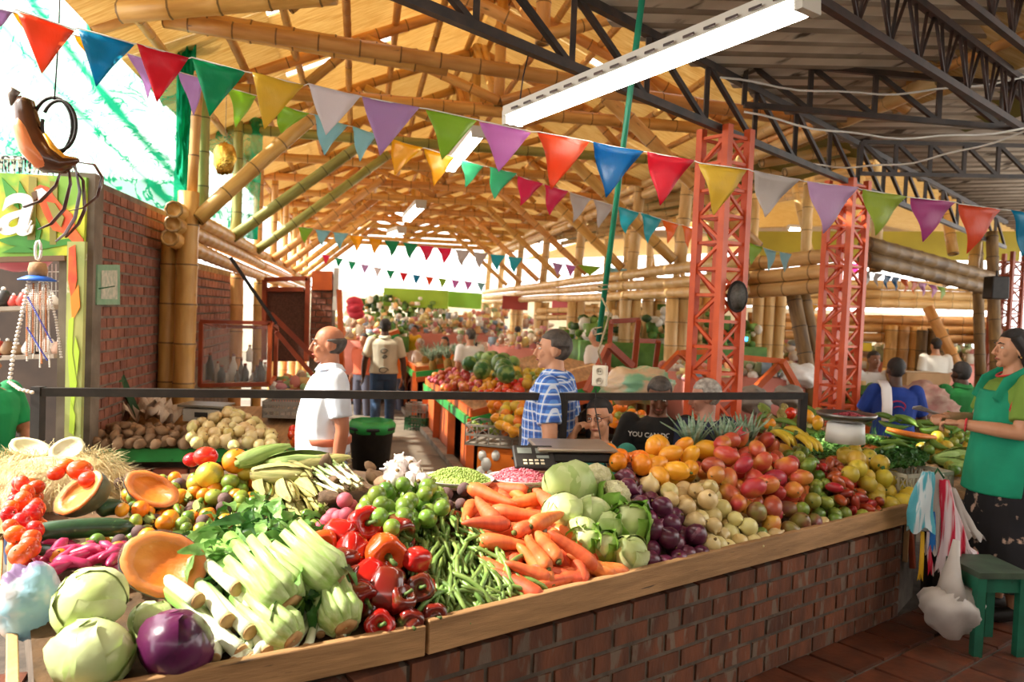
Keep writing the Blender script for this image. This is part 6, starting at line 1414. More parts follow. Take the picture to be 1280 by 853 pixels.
# green shade net
def netmat():
    m = bpy.data.materials.new('shade_net'); m.use_nodes = True; t = m.node_tree; N = t.nodes; L = t.links; N.clear()
    out = N.new('ShaderNodeOutputMaterial'); tc = N.new('ShaderNodeTexCoord'); mp = N.new('ShaderNodeMapping'); mp.inputs['Scale'].default_value = (1, 1, 1.4); mp.inputs['Rotation'].default_value = (0, .6, 0)
    L.new(tc.outputs['Object'], mp.inputs[0]); nz = N.new('ShaderNodeTexNoise'); nz.inputs['Scale'].default_value = 2.2; nz.inputs['Detail'].default_value = 6; nz.inputs['Distortion'].default_value = 2.5
    L.new(mp.outputs[0], nz.inputs['Vector'])
    ab = N.new('ShaderNodeMath'); ab.operation = 'SUBTRACT'; ab.inputs[1].default_value = .5; L.new(nz.outputs['Fac'], ab.inputs[0]); a2 = N.new('ShaderNodeMath'); a2.operation = 'ABSOLUTE'; L.new(ab.outputs[0], a2.inputs[0])
    mr = N.new('ShaderNodeMapRange'); mr.inputs['From Min'].default_value = 0; mr.inputs['From Max'].default_value = .03; mr.inputs['To Min'].default_value = .85; mr.inputs['To Max'].default_value = .5; L.new(a2.outputs[0], mr.inputs['Value'])
    n2 = N.new('ShaderNodeTexNoise'); n2.inputs['Scale'].default_value = .8; n2.inputs['Detail'].default_value = 2; L.new(tc.outputs['Object'], n2.inputs['Vector']); m2 = N.new('ShaderNodeMapRange'); m2.inputs['From Min'].default_value = .52; m2.inputs['From Max'].default_value = .7; m2.inputs['To Min'].default_value = 0; m2.inputs['To Max'].default_value = .45; L.new(n2.outputs['Fac'], m2.inputs['Value'])
    at_ = N.new('ShaderNodeAttribute'); at_.attribute_name = 'fold'
    ad = N.new('ShaderNodeMath'); ad.operation = 'ADD'; ad.use_clamp = True; L.new(mr.outputs[0], ad.inputs[0]); L.new(m2.outputs[0], ad.inputs[1])
    ad2 = N.new('ShaderNodeMath'); ad2.operation = 'ADD'; ad2.use_clamp = True; L.new(ad.outputs[0], ad2.inputs[0]); L.new(at_.outputs['Fac'], ad2.inputs[1])
    tr = N.new('ShaderNodeBsdfTransparent'); tr.inputs[0].default_value = (.93, 1, .97, 1); df = N.new('ShaderNodeBsdfDiffuse'); df.inputs[0].default_value = lin('#1a9a72'); tl_ = N.new('ShaderNodeBsdfTranslucent'); tl_.inputs[0].default_value = lin('#2bb98c')
    mm = N.new('ShaderNodeMixShader'); mm.inputs[0].default_value = .6; L.new(df.outputs[0], mm.inputs[1]); L.new(tl_.outputs[0], mm.inputs[2])
    mx = N.new('ShaderNodeMixShader'); L.new(ad2.outputs[0], mx.inputs[0]); L.new(tr.outputs[0], mx.inputs[1]); L.new(mm.outputs[0], mx.inputs[2]); L.new(mx.outputs[0], out.inputs[0]); return m
M_net = netmat()
def net(name, label, pts, Y, nu=60, nv=50, dens=lambda u, v: 0, seed=0, amp=.07):
    """pts: corners (px,py) top-left, top-right, bottom-right, bottom-left"""
    g = G(); fold = []
    def fn(u, v):
        x = lerp(lerp(pts[0][0], pts[1][0], v), lerp(pts[3][0], pts[2][0], v), u); y = lerp(lerp(pts[0][1], pts[1][1], v), lerp(pts[3][1], pts[2][1], v), u)+8*sin(v*pi)*u*(1 if u > .9 else .3)
        fold.append(dens(u, v))
        return at(x, y, Y+amp*sin(v*13+u*7+seed)+amp*.6*sin(v*29-u*17)+amp*.4*sin(u*31+v*11))
    g.sheet(fn, nu, nv); o = g.obj(name, M_net, label=label, cat='net'); a = o.data.attributes.new('fold', 'FLOAT', 'POINT'); a.data.foreach_set('value', fold); return o
net('shade_net', 'large wrinkled green shade net over the bright opening at upper left', [(-60, -60), (246, 16), (240, 262), (-60, 250)], 6.9, dens=lambda u, v: (.85 if v > .93 else .0)+.5*math.exp(-((v-u*.85-.22)/.025)**2)+.35*math.exp(-((v-u*1.0+.05)/.02)**2)+(.55 if u < .16+.14*v and v > .55 else 0)+(.3 if (u > .86 and v > .6) else 0))
net('shade_net_edge', 'bunched dark green edge of the shade net beside the slim bamboo upright', [(222, 15), (246, 20), (243, 245), (220, 215)], 6.75, 30, 14, lambda u, v: .75, 3, .05)
net('shade_net_flap', 'torn green net flap seen between the left bamboo braces', [(250, 120), (330, 150), (322, 300), (250, 270)], 9.5, 40, 24, lambda u, v: .25*(v > .8)+.3*(v < .12)+.2*(u > .8), 5, .06)
net('shade_net_hem', 'dark green net flap hanging at the top left corner of the bamboo roof', [(95, -12), (212, -5), (212, 22), (150, 25)], 6.5, 16, 24, lambda u, v: .6, 8, .04)
# ================================================================== LEFT SHOP FRONT: painted sign, pillar, ornaments
sg = thing('painted_sign', 'jungle painted sign board with a large white letter and a red macaw', 'sign', at(50, 320, 4.75))
YS = 4.75
M_jung = mat('jungle_paint', '#d3d83c', '#7fb03a', scale=3.5, rough=.6, lo=.45, hi=.55, spots=(3, .6, '#b8a23c'))
c_ = [at(-40, 322, YS), at(104, 319, YS), at(108, 222, YS), at(-40, 214, YS)]
g = G(); g.add(c_+[p+V((0, .04, 0)) for p in c_], [(0, 1, 2, 3), (7, 6, 5, 4), (0, 4, 5, 1), (1, 5, 6, 2), (2, 6, 7, 3), (3, 7, 4, 0)]); g.obj('sign_board', M_jung, sg, smooth=False, wp=True)
def blob(name, pts, Y, m, parent, th=.006, **k):
    g = G(); P_ = [at(x, y, Y) for x, y in pts]; n = len(P_); g.add(P_+[p+V((0, th, 0)) for p in P_], [tuple(range(n)), tuple(reversed(range(n, 2*n)))]+[(i, i+n, (i+1) % n+n, (i+1) % n) for i in range(n)]); return g.obj(name, m, parent, smooth=False, wp=True, **k)
PY = YS-.012
M_pr = mat('parrot_red', '#e2421c', '#ee6a1e', scale=12, rough=.5); M_pg = mat('paint_green', '#3f8f2c', rough=.5); M_pw = mat('paint_white', '#f6f2ea', rough=.5); M_py = mat('paint_olive', '#8c8430', rough=.5); M_pb = mat('paint_brown', '#6a4a2a', rough=.5)
for i, pts in enumerate(([(2, 222), (20, 240), (24, 262), (8, 250)], [(24, 226), (34, 244), (30, 270), (22, 248)], [(-5, 300), (30, 292), (60, 302), (100, 296), (96, 304), (50, 312), (10, 306)], [(2, 316), (28, 304), (44, 316)], [(44, 270), (52, 286), (48, 304), (42, 288)], [(36, 220), (46, 222), (44, 300), (34, 300)], [(62, 226), (72, 228), (70, 306), (62, 306)])): blob('painted_leaf', pts, YS-.006-.0005*i, M_pg if i < 5 else M_py, sg)
blob('painted_macaw', [(42, 236), (50, 231), (60, 234), (68, 246), (78, 258), (90, 268), (94, 286), (104, 300), (103, 345), (97, 330), (92, 304), (80, 292), (66, 288), (56, 270), (48, 252)], PY, M_pr, sg)
blob('macaw_face', [(44, 238), (52, 235), (58, 240), (56, 248), (48, 250)], PY-.008, M_pw, sg); blob('macaw_beak', [(39, 241), (45, 238), (46, 248), (42, 252)], PY-.012, M_pb, sg); blob('macaw_wing', [(58, 252), (68, 254), (80, 272), (76, 284), (66, 272)], PY-.008, M_py, sg)
tx = bpy.data.curves.new('letter', 'FONT'); tx.body = 'a'; tx.size = .50; tx.extrude = .006; tx.offset = .008; tx.shear = .25; tx.materials.append(M_pw)
lt = bpy.data.objects.new('tmp', tx); COL.objects.link(lt); me_ = bpy.data.meshes.new_from_object(lt.evaluated_get(bpy.context.evaluated_depsgraph_get())); bpy.data.objects.remove(lt); me_.materials.clear(); me_.materials.append(M_pw); lt = bpy.data.objects.new('letter', me_); COL.objects.link(lt); lt.parent = sg; lt.matrix_parent_inverse = chain(sg).inverted(); lt.location = at(-6, 291, YS-.03); lt.rotation_euler = (pi/2, 0, 0)
g = G(); g.tube([at(-30, 292, PY-.02), at(-12, 280, PY-.02), at(2, 287, PY-.02)], [.008, .014, .014], 8); g.tube([at(29, 282, PY-.02), at(34, 290, PY-.02), at(40, 276, PY-.02)], [.012, .010, .005], 8); g.obj('letter_stroke', M_pw, sg, wp=True)
wbar('lower_beam', at(-40, 326, YS-.02), at(84, 323, YS-.02), .06, .03, M_pb, sg)
pc = thing('painted_pillar', 'narrow pillar painted with leaves beside the brick wall', 'pillar', at(94, 545, 4.7))
blob('pillar_face', [(80, 575), (100, 575), (106, 302), (84, 302)], 4.69, mat('pillar_paint', '#c8c478', '#9aa860', scale=3, rough=.7, spots=(6, .62, '#e8e4d8')), pc, .03)
for i, (pts, m) in enumerate((([(86, 310), (94, 306), (96, 350), (90, 380), (85, 350)], M_pr), ([(88, 372), (98, 356), (100, 384), (90, 402)], mat('paint_orange', '#f08a1e', rough=.5)), ([(86, 400), (92, 396), (90, 440), (96, 480), (90, 520), (86, 470), (84, 430)], mat('paint_lime', '#b8d83c', rough=.5)), ([(94, 420), (99, 440), (96, 470), (92, 440)], _M['paint_lime']), ([(88, 500), (94, 520), (92, 545), (86, 540)], _M['paint_lime']))): blob('painted_stroke', pts, 4.682-.0006*i, m, pc, .004)
# shop interior
g = G(); p = at(-60, 560, 6.6); q = at(100, 560, 6.6); g.bar(V((p.x, 6.6, 1.0)), V((q.x, 6.6, 1.0)), .08, 2.6); tag(g.obj('wall_shop_back', mat('shop_dark', '#4a3a30', '#382c26', scale=4, rough=.8), smooth=False), kind='structure')
for i, (y, lab) in enumerate(((448, 'lower grey wooden shelf in the little shop'), (388, 'upper dark shelf in the little shop'))): wbar('shop_shelf', at(-30, y, 5.9), at(84, y-4, 5.9), .35, .03, mat('grey_board', '#a8998a', '#8a7a6a', scale=5, rough=.7), label=lab, cat='shelf')
random.seed(11)
for i in range(13):
    x = -2+6.2*i+U(-2, 2); y = 385 if i % 2 else 445; p = at(x, y, 5.85); r = U(.04, .07); c = random.choice(['#d8d2c8', '#2c2622', '#c8a08a', '#b8443a', '#e8e2da', '#8a6a4a'])
    g = G(); g.lathe([(r*.4, 0), (r*.9, r*.4), (r, r*.9), (r*.6, r*1.6), (r*.45, r*1.9), (r*.1, r*2)], 12, wob=lambda a, z: 1+.06*sin(3*a))
    o = g.obj('trinket', mat('trinket_'+c[1:], c, rough=.4), loc=p, label=f'small {dict(zip(["#d8d2c8","#2c2622","#c8a08a","#b8443a","#e8e2da","#8a6a4a"],["pale grey","black","pinkish clay","red","white","brown"]))[c]} trinket on the {"upper" if i % 2 else "lower"} shop shelf', cat='trinket', group='trinkets in the little shop'); h_ = G(); h_.ball((0, 0, r*2.1), r*.25, 8, 5); h_.obj('knob', M_white, o)
g = G(); g.lathe([(.02, 0), (.16, .03), (.22, .10), (.23, .11), (.15, .04), (.001, .01)], 20); g.obj('pink_bowl', mat('pink_plastic', '#d8607a', rough=.3), loc=at(20, 330, 5.0)-V((0, 0, .05)), label='pink bowl hanging under the painted sign', cat='bowl')
g = G(); 
for i in range(7): a = at(50+i*5, 330, 5.2); g.tube([a, at(48+i*5.5, 372, 5.2)], .003, 4)
for y in (340, 352, 364): g.tube([at(50, y, 5.2), at(82, y, 5.2)], .003, 4)
g.obj('wire_rack', M_white, label='white wire rack hanging behind the shell chime', cat='rack')
g = G()
for i in range(60): x = -30+i*2.1; a = at(x, 196, 4.9); g.tube([a, a+V((U(-.01, .01), 0, -U(.07, .12)))], .004, 4)
g.bar(at(-30, 196, 4.9), at(96, 200, 4.9), .02, .02); tag(g.obj('fringe', mat('fringe', '#e8e4de', '#3a3a3a', scale=40, rough=.8, lo=.48, hi=.52), smooth=False), 'black and white fringe over the painted sign', 'fringe', kind='stuff')
# shell wind chime
wc = thing('wind_chime', 'white shell wind chime under a blue saucer at the left edge', 'wind chime', at(47, 350, 4.1))
g = G(); g.lathe([(.001, .015), (.05, .012), (.088, -.006), (.09, .0), (.05, .02), (.001, .024)], 20); g.obj('blue_cap', mat('blue_cap', '#2c6ad0', rough=.3), wc)
g = G(); g.lathe([(.04, .02), (.045, .05), (.038, .085), (.02, .09)], 12); g.obj('wooden_crown', M_wood, wc); g = G(); g.tube([(.015*cos(a)+0, 0, .15+.05*sin(a)) for a in [k*.7 for k in range(10)]], .007, 6); g.obj('hanging_loop', M_white, wc)
m_sh = mat('shell', '#f4eee6', '#d8cfc4', scale=30, rough=.4); m_bd = mat('bead_blue', '#3a4fc0', rough=.3); m_bo = mat('bead_orange', '#c87a3a', rough=.4)
def strand(pts, r, m, nm='shell_strand'):
    g = G(); 
    for a, b in zip(pts[:-1], pts[1:]):
        n = max(1, int((b-a).length/(r*1.5)))
        for i in range(n): g.ball(a.lerp(b, i/n), (r, r, r*.7), 6, 4)
    return tag(g.obj(nm, m, wc, wp=True), kind='stuff')
strand([at(36, 352, 4.05), at(27, 395, 4.0), at(17, 440, 3.98), at(12, 478, 3.95), at(25, 487, 3.9), at(45, 492, 3.9)], .013, m_sh); strand([at(58, 352, 4.12), at(70, 400, 4.15), at(77, 450, 4.15)], .009, m_sh)
for i in range(11): x = 34+i*2.6; strand([at(x, 355, 4.08+.01*i), at(x+U(-3, 3), U(440, 462), 4.08+.01*i)], .006, m_sh if i % 3 else m_bo)
strand([at(35, 372, 4.0), at(50, 400, 3.98), at(66, 430, 4.0)], .006, m_bd); strand([at(34, 410, 4.0), at(50, 436, 3.98), at(60, 452, 4.0)], .006, m_bd)
# hanging parrot
pa = thing('hanging_parrot', 'hanging carved horn parrot with ring perch and long curled tail', 'ornament', at(60, 190, 3.3))
YP = 3.3; A_ = lambda x, y, k=0: at(x, y, YP+k)
g = G(); g.tube([A_(24, 122), A_(30, 130), A_(33, 145), A_(36, 165), A_(46, 186), A_(62, 202), A_(80, 206), A_(98, 200)], [.014, .040, .044, .052, .062, .054, .036, .008], 16); g.obj('body', mat('parrot_body', '#3a2416', '#6a3a1c', scale=6, rough=.25, coat=.5), pa, wp=True)
g = G(); g.tube([A_(26, 140, -.02), A_(26, 160, -.03), A_(36, 184, -.035), A_(52, 203, -.03), A_(66, 208, -.02)], [.008, .032, .040, .034, .008], 12); g.obj('breast', mat('parrot_breast', '#f07a52', '#ee9a5a', scale=6, rough=.3, coat=.4), pa, wp=True)
g = G(); g.tube([A_(20, 112), A_(15, 120), A_(14, 132)], [.020, .018, .004], 10); g.obj('beak', mat('parrot_beak', '#8c8078', '#5a5048', scale=12, rough=.3), pa, wp=True)
g = G(); g.tube([A_(56, 168, -.05), A_(66, 184, -.05), A_(80, 196, -.05), A_(96, 198, -.03)], [.012, .020, .014, .003], 10, flat=.5); g.obj('wing', mat('parrot_wing', '#e8a21c', '#d88a10', scale=6, rough=.3, coat=.4), pa, wp=True)
for k, (r1, cx, cy) in enumerate(((25, 74, 157), (29, 72, 158))):
    g = G(); g.tube([A_(cx-6*k+ (r1*.85)*cos(a), cy+r1*1.25*sin(a), .02*k) for a in [-2.6+.24*j for j in range(26)]], .007, 7); g.obj('ring_perch', M_black, pa, wp=True)
for i, pts in enumerate(([(92, 202), (118, 206), (128, 222), (122, 246), (104, 260), (86, 264)], [(86, 206), (88, 230), (80, 262), (64, 280), (48, 287)], [(94, 206), (100, 240), (94, 272), (82, 292), (70, 302)], [(90, 206), (104, 226), (106, 262), (98, 280), (82, 297)], [(78, 208), (70, 232), (50, 252), (30, 259)])):
    g = G(); g.tube([A_(x, y, .01*i) for x, y in pts], [.006, .012, .013, .012, .008, .003][:len(pts)], 8, flat=.35); g.obj('tail_feather', mat('tail_pale', '#a8a4b8', rough=.3) if i == 2 else mat('tail_dark', '#3c1c18', '#5a2a20', scale=6, rough=.3, coat=.4), pa, wp=True)
g = G(); g.tube([A_(68, 126), A_(73, 50), A_(75, -20)], .003, 5); g.obj('thread', M_black, pa, wp=True)
# ================================================================== RIGHT END: herbs, crate, vegetables, bags, stool
tb = thing('side_table', 'dark table carrying herbs and vegetables behind the right end of the stall', 'table', (2.9, 5.9, 0))
quadbox('table_top', [(2.0, 5.2, .70), (2.75, 4.7, .70), (4.3, 5.6, .70), (2.9, 7.6, .70)], .05, M_wood, tb)
for x, y in ((2.7, 4.95), (4.1, 5.6), (2.9, 7.3), (2.2, 5.5)): wbar('leg', (x, y, -.2), (x, y, .66), .06, .06, M_black, tb)
g = G(); g.add([V((2.62, 4.93, 0)), V((3.6, 5.3, 0)), V((3.6, 5.3, .66)), V((2.62, 4.93, .66))], [(0, 1, 2, 3)]); solid(g.obj('dark_skirt', M_black, tb, smooth=False, wp=True), .02)
hitT = planehit((2.7, 5.2, .70), (-.05, -.28, 1))
lsm = [leaf_mesh(.045, .012, .6, m_leaf, .004, i) for i in range(2)]+[leaf_mesh(.045, .014, .8, m_leafd, .004, i) for i in range(2)]
def herb(label, poly, n, hf, lift, m=None, cat='herbs', s=(.5, 1.1), name='herb_bunch'):
    g = G(); k = 0
    while k < n:
        x, y = U(min(a for a, b in poly), max(a for a, b in poly)), U(min(b for a, b in poly), max(b for a, b in poly))
        if not inpoly(x, y, poly): continue
        p = hf(x, y, U(*lift)); q = U(*s)*.022; R = Euler((U(-1, 1), U(-1, 1), U(0, 6.3))).to_matrix()
        g.add([p+R @ V(v)*q for v in ((-.5, 0, 0), (0, -.2, .15), (.5, 0, 0), (.9, .6, -.1), (.3, 1.1, .1), (-.3, 1.1, -.1), (-.9, .6, .1))], [(0, 1, 2, 3, 4, 5, 6)], 0 if k % 3 else 1); k += 1
    for _ in range(n//30):
        x, y = U(min(a for a, b in poly), max(a for a, b in poly)), U(min(b for a, b in poly), max(b for a, b in poly))
        if inpoly(x, y, poly): p = hf(x, y, lift[0]); g.tube([p, p+V((U(-.04, .04), U(-.04, .04), lift[1]-lift[0]+.02))], .0015, 4, 1)
    return tag(g.obj(name, [m or m_leaf, m_leafd], smooth=False), label, cat, kind='stuff')
herb('feathery pile of coriander behind the grapefruit', [(1006, 545), (1040, 540), (1100, 548), (1110, 572), (1060, 576), (1020, 572), (1005, 560)], 2600, hitT, (.02, .14))
c = at(1130, 606, 4.85); crate('herb_crate', 'white plastic lattice crate filled with parsley', (c.x+.03, c.y, .60), .40, .28, .20, .45, M_cratew, nx=8)
hcr = planehit((c.x, c.y, .79), (0, 0, 1)); herb('dark parsley heaped in the white lattice crate', [(1080, 572), (1100, 548), (1150, 545), (1166, 566), (1155, 580), (1100, 585)], 2000, hcr, (.0, .06), m_leafd)
for i, (x, y, a, lab) in enumerate(((1110, 560, .2, 'carrot bundle in clear film lying on the herbs'),)): layrot('carrot0', x-18, y, .12, 3.0, lab, 'carrot', None, 1.1, hf=hitT)
g = G(); P_ = [hitT(1108, 536, .2), hitT(1125, 541, .19), hitT(1145, 545, .17), hitT(1168, 547, .15)]; g.tube(P_, [.022, .040, .046, .030], 12, flat=.5); o = g.obj('papaya_half', m_pum, label='long bright orange squash slice on the vegetable table', cat='squash'); h_ = G(); h_.tube([p-V((0, -.015, .018)) for p in P_], [.022, .042, .048, .03], 12, flat=.5); h_.obj('rind', m_plan, o)
for i in range(30):
    x, y = U(1085, 1210), U(520, 560)
    layrot('plantain', x, y, U(.04, .16), U(-.7, .3), f'green plantain on the side table, {"back" if y < 535 else "front"} {"left" if x < 1130 else "middle" if x < 1170 else "right"}', 'plantain', 'green plantains on the side table', 1.0, hf=hitT)
scatter([(1150, 560), (1180, 540), (1215, 545), (1215, 600), (1165, 575)], ['mandarin', 'lime', 'citrus'], .08, 'the side table', {'mandarin': 'green fruit by the woman in the apron', 'lime': 'dark green avocado by the woman in the apron', 'citrus': 'yellow-green fruit by the woman in the apron'}, 'fruit', 'fruit by the woman in the apron', layers=((.6, .9, 1), (1.4, 1, .6)), n=300, sc=(.9, 1.2), hitf=hitT)
for i, (x, y, a) in enumerate(((1195, 568, .1), (1190, 578, -.15), (1205, 585, .05), (1180, 572, .2))): layrot('corn_green', x, y, .12, a, ['corn cob topmost beside the apron', 'second corn cob beside the apron', 'lowest corn cob beside the apron', 'corn cob at the left beside the apron'][i], 'corn', 'corn beside the apron', 1.1, hf=hitT)
hB2 = planehit((2.1, 5.5, .80), (-.03, -.2, 1))
for i in range(26):
    x, y = U(952, 1030), U(512, 545)
    k = random.choice(['corn_green', 'plantain', 'corn', 'plantain']); layrot(k, x, y, U(.0, .12), U(-1.4, .6), f'{ {"corn_green":"green corn cob","plantain":"green plantain","corn":"dry husked corn cob"}[k]} behind the bananas, {"upper" if y < 528 else "lower"} {"left" if x < 985 else "right"}', 'corn' if 'corn' in k else 'plantain', 'vegetables behind the bananas', 1.0, hf=hB2)
for i, (x, y, k, lab) in enumerate(((988, 517, 'tomato', 'red pepper-like tomato on the vegetables under the rail'), (962, 530, 'orange', 'orange fruit left of the rail post'), (1012, 522, 'yellow_fruit', 'yellow-green squash right of the rail post'), (1022, 530, 'yellow_fruit', 'long yellow squash beside the metal pan'))): inst(k, hB2(x, y, .14), rnd(), 1.1, lab, 'fruit', name='vegetable')
# bags hanging at the end of the stall
m_bags = {'blue': mat('bag_striped_blue', '#58b4c4', '#dfe8ea', scale=30, rough=.35, stretch=(1, 1, .08), lo=.46, hi=.54, transl=.3), 'red': mat('bag_striped_red', '#d82a48', '#f0dfe2', scale=26, rough=.35, stretch=(1, 1, .06), lo=.46, hi=.54, transl=.3), 'white': mat('bag_white', '#e4ddd6', '#d0c8c2', scale=6, rough=.35, transl=.35, bump=.5, bscale=14), 'royal': mat('bag_blue', '#2a78c8', rough=.35, transl=.3), 'yellow': mat('strap_yellow', '#d8a820', rough=.5)}
def fold_bag(name, label, pts, w0, w1, m, n=5, seed=0, Y=None, parent=None, cat='bag', group=None):
    """a limp bag hanging through the pixels PTS at depth Y with fluted folds"""
    g = G(); C = [at(x, y, Y) for x, y in pts]; k = len(C)-1
    def fn(u, v):
        i = min(k-1, int(u*k)); f = u*k-i; c = C[i].lerp(C[i+1], f); wd = lerp(w0, w1, u**.7); a = 2*pi*v
        r = 1+.13*sin(n*a+seed+u*3)*min(1, u*2)+.1*sin(3*a+u*9+seed)
        return c+V((cos(a)*wd*r, sin(a)*wd*.6*r, .02*sin(n*a+seed)*u))
    g.sheet(fn, 16, 30); o = g.obj(name, m, parent, label=label, cat=cat, group=group, wp=bool(parent)); return o
YB = 4.30
fold_bag('hanging_bag', 'full blue striped plastic bag hanging at the stall corner', [(1160, 590), (1156, 610), (1150, 640), (1150, 662)], .03, .07, m_bags['blue'], 4, 1, YB-.02)
fold_bag('hanging_bag', 'white and blue striped bag beside the full blue one', [(1172, 592), (1172, 620), (1170, 655), (1166, 690)], .03, .045, m_bags['white'], 6, 2, YB+.03)
fold_bag('hanging_bag', 'pink and white striped bag hanging lowest in the bunch', [(1180, 600), (1186, 640), (1188, 680), (1184, 715)], .025, .06, m_bags['red'], 7, 3, YB)
fold_bag('hanging_bag', 'red striped bag trailing right from the bunch', [(1178, 605), (1195, 650), (1204, 685), (1216, 694)], .02, .035, m_bags['red'], 5, 4, YB+.05)
fold_bag('hanging_bag', 'off-white bag bulging right of the striped ones', [(1190, 610), (1200, 640), (1210, 662), (1218, 672)], .02, .055, m_bags['white'], 5, 5, YB+.10)
fold_bag('hanging_bag', 'narrow royal blue bag between the white and pink ones', [(1166, 640), (1166, 665), (1164, 685)], .012, .02, m_bags['royal'], 5, 6, YB)
fold_bag('hanging_strap', 'yellow strap hanging below the blue striped bag', [(1153, 665), (1152, 700), (1150, 722)], .010, .014, m_bags['yellow'], 3, 7, YB, cat='strap')
fold_bag('hanging_strap', 'thin red strap hanging beside the yellow one', [(1160, 665), (1162, 700), (1164, 716)], .008, .014, m_bags['red'], 3, 8, YB, cat='strap')
g = G(); g.tube([at(1165, 598, YB), at(1172, 586, YB), at(1180, 598, YB)], .006, 6); g.obj('bag_hook', M_greend, label='green cord loop holding the bunch of bags', cat='cord')
g = G(); g.ball((0, 0, 0), (.11, .09, .125), 30, 22, fn=lambda d: (1+.07*sin(d.x*7+d.z*5)+.05*sin(d.y*11+d.z*9)+.03*sin(d.z*21+d.x*13))*(1-.62*max(0, d.z)**.9)); fold_ = at(1189, 752, 4.1)
wb = g.obj('white_bag', m_bags['white'], loc=(fold_.x, fold_.y, fold_.z), scale=1.45, label='large crumpled white plastic bag hanging low before the green stool', cat='bag'); h_ = G(); h_.tube([(.0, 0, .02), (-.005, 0, .09), (.0, 0, .15), (.005, 0, .22)], [.075, .048, .028, .016], 12, flat=.6); h_.obj('twisted_neck', m_bags['white'], wb)
M_stool = mat('stool_green', '#1c6a50', '#185440', scale=6, rough=.5, spots=(9, .68, '#123c2e'))
so = thing('green_stool', 'worn dark green wooden stool beside the hanging bags', 'stool', at(1235, 790, 4.12)); Y0 = 4.12
T0 = at(1236, 708, Y0).z; cx = at(1238, 708, Y0).x; fz = 0.0
quadbox('seat', [(cx-.13, Y0-.13, T0), (cx+.15, Y0-.10, T0), (cx+.13, Y0+.22, T0), (cx-.15, Y0+.20, T0)], .03, mat('stool_seat', '#4a5a48', '#3a4438', scale=8, rough=.5), so)
for x, y in ((cx-.11, Y0-.10), (cx+.12, Y0-.08), (cx+.11, Y0+.18), (cx-.12, Y0+.17)): wbar('leg', (x, y, 0), (x, y, T0-.03), .045, .045, M_stool, so, up=(0, 1, 0))
for a, b in (((cx-.11, Y0-.10), (cx+.12, Y0-.08)), ((cx+.12, Y0-.08), (cx+.11, Y0+.18)), ((cx-.11, Y0-.10), (cx-.12, Y0+.17))): wbar('apron', (*a, T0-.07), (*b, T0-.07), .02, .07, M_stool, so)
# red crate outside the left edge, sacks behind
c = at(0, 738, 2.6); crate('red_crate', 'red plastic crate at the left edge of the picture', (c.x-.22, c.y, .0), .36, .3, .26, 0, M_redp)
bag('green_sack', 'big green and clear plastic sack lying behind the socket box', at(795, 482, 5.6), .24, .2, .13, mat('sack_green', '#7fae86', '#c8a884', scale=5, rough=.35, bump=.6, bscale=14, lo=.45, hi=.55), 4, cat='sack')
for i, (x, y, Y, s, m, lab) in enumerate(((1150, 510, 7.6, .34, mat('pink_sack', '#b89a88', '#a06a60', scale=9, rough=.8), 'patterned pinkish sack behind the plantains'), (940, 500, 6.6, .16, M_crate, 'pale sack right of the white-haired head'), (985, 496, 6.9, .14, M_crate, 'grey sack behind the rail post'), (1000, 470, 9, .2, M_white, 'white bundle under the right trestle'))): bag('sack', lab, at(x, y, Y), s, s*.7, s*.7, m, 5+i, cat='sack')
g = G(); g.box((0, 0, 0), (.6, .4, .26)); o = g.obj('cardboard_box', mat('cardboard', '#b08a60', '#9a7850', scale=4, rough=.8), loc=at(1146, 478, 10), rot=(0, 0, .2), smooth=False, label='brown cardboard box between the blue and green shirted men', cat='box'); h_ = G(); h_.box((0, 0, .132), (.6, .05, .004)); h_.obj('tape', M_cream, o, smooth=False)
for i, (x, y, Y, sx, sz, c, e, lab) in enumerate(((930, 424, 12, .10, .06, '#3ab0ff', 4, 'small glowing cyan screen between the columns'), (1078, 421, 14, .22, .05, '#e8d8ff', 5, 'glowing white sign behind the second column'), (1082, 434, 13.5, .2, .14, '#e8c820', 0, 'plain yellow card behind the second column'), (1069, 336, 8.2, .045, .09, '#ff3a9a', 1, 'small pink pennant-like tag on the second column'))):
    g = G(); g.box((0, 0, 0), (sx, .03, sz)); o = g.obj('glowing_sign' if e else 'yellow_card', mat('sg'+c[1:], c, emit=e), loc=at(x, y, Y), smooth=False, label=lab, cat='sign'); h_ = G(); h_.box((0, .02, 0), (sx*1.1, .02, sz*1.15)); h_.obj('backing', M_black, o, smooth=False)
# ================================================================== PEOPLE
M_sk = lambda k, a, b: mat('skin_'+k, a, b, scale=6, rough=.5, sub=.0, spots=None)
SK = {'tan': M_sk('tan', '#b97a58', '#a8694a'), 'light': M_sk('light', '#d09a78', '#c08664'), 'dark': M_sk('dark', '#5a3a28', '#4a2e20'), 'mid': M_sk('mid', '#8f5f44', '#7e5038'), 'pink': M_sk('pink', '#d8a088', '#c88c74')}
HR = {'black': mat('hair_black', '#1c1614', '#2c2420', scale=30, rough=.5, bump=.6, bscale=60, bstretch=(60, 60, 8)), 'grey': mat('hair_grey', '#8a8078', '#c8c0b4', scale=30, rough=.6, bump=.5, bscale=60), 'dk': mat('hair_dark_grey', '#3a322c', '#5a5048', scale=30, rough=.6, bump=.6, bscale=60)}
M_eyew = mat('eye_white', '#e8e2da', rough=.2); M_eyed = mat('eye_dark', '#1c1412', rough=.15); M_lip = mat('lips', '#9a4f42', rough=.45)
def cloth(k, a, b=None, **q): return mat('cloth_'+k, a, b, scale=4, rough=.85, bump=.5, bscale=9, **q)
def rem(o, v, it=4, f=.5):
    m = o.modifiers.new('skin_over', 'REMESH'); m.mode = 'VOXEL'; m.voxel_size = v; m.use_smooth_shade = True
    m = o.modifiers.new('soften', 'SMOOTH'); m.factor = f; m.iterations = it; return o
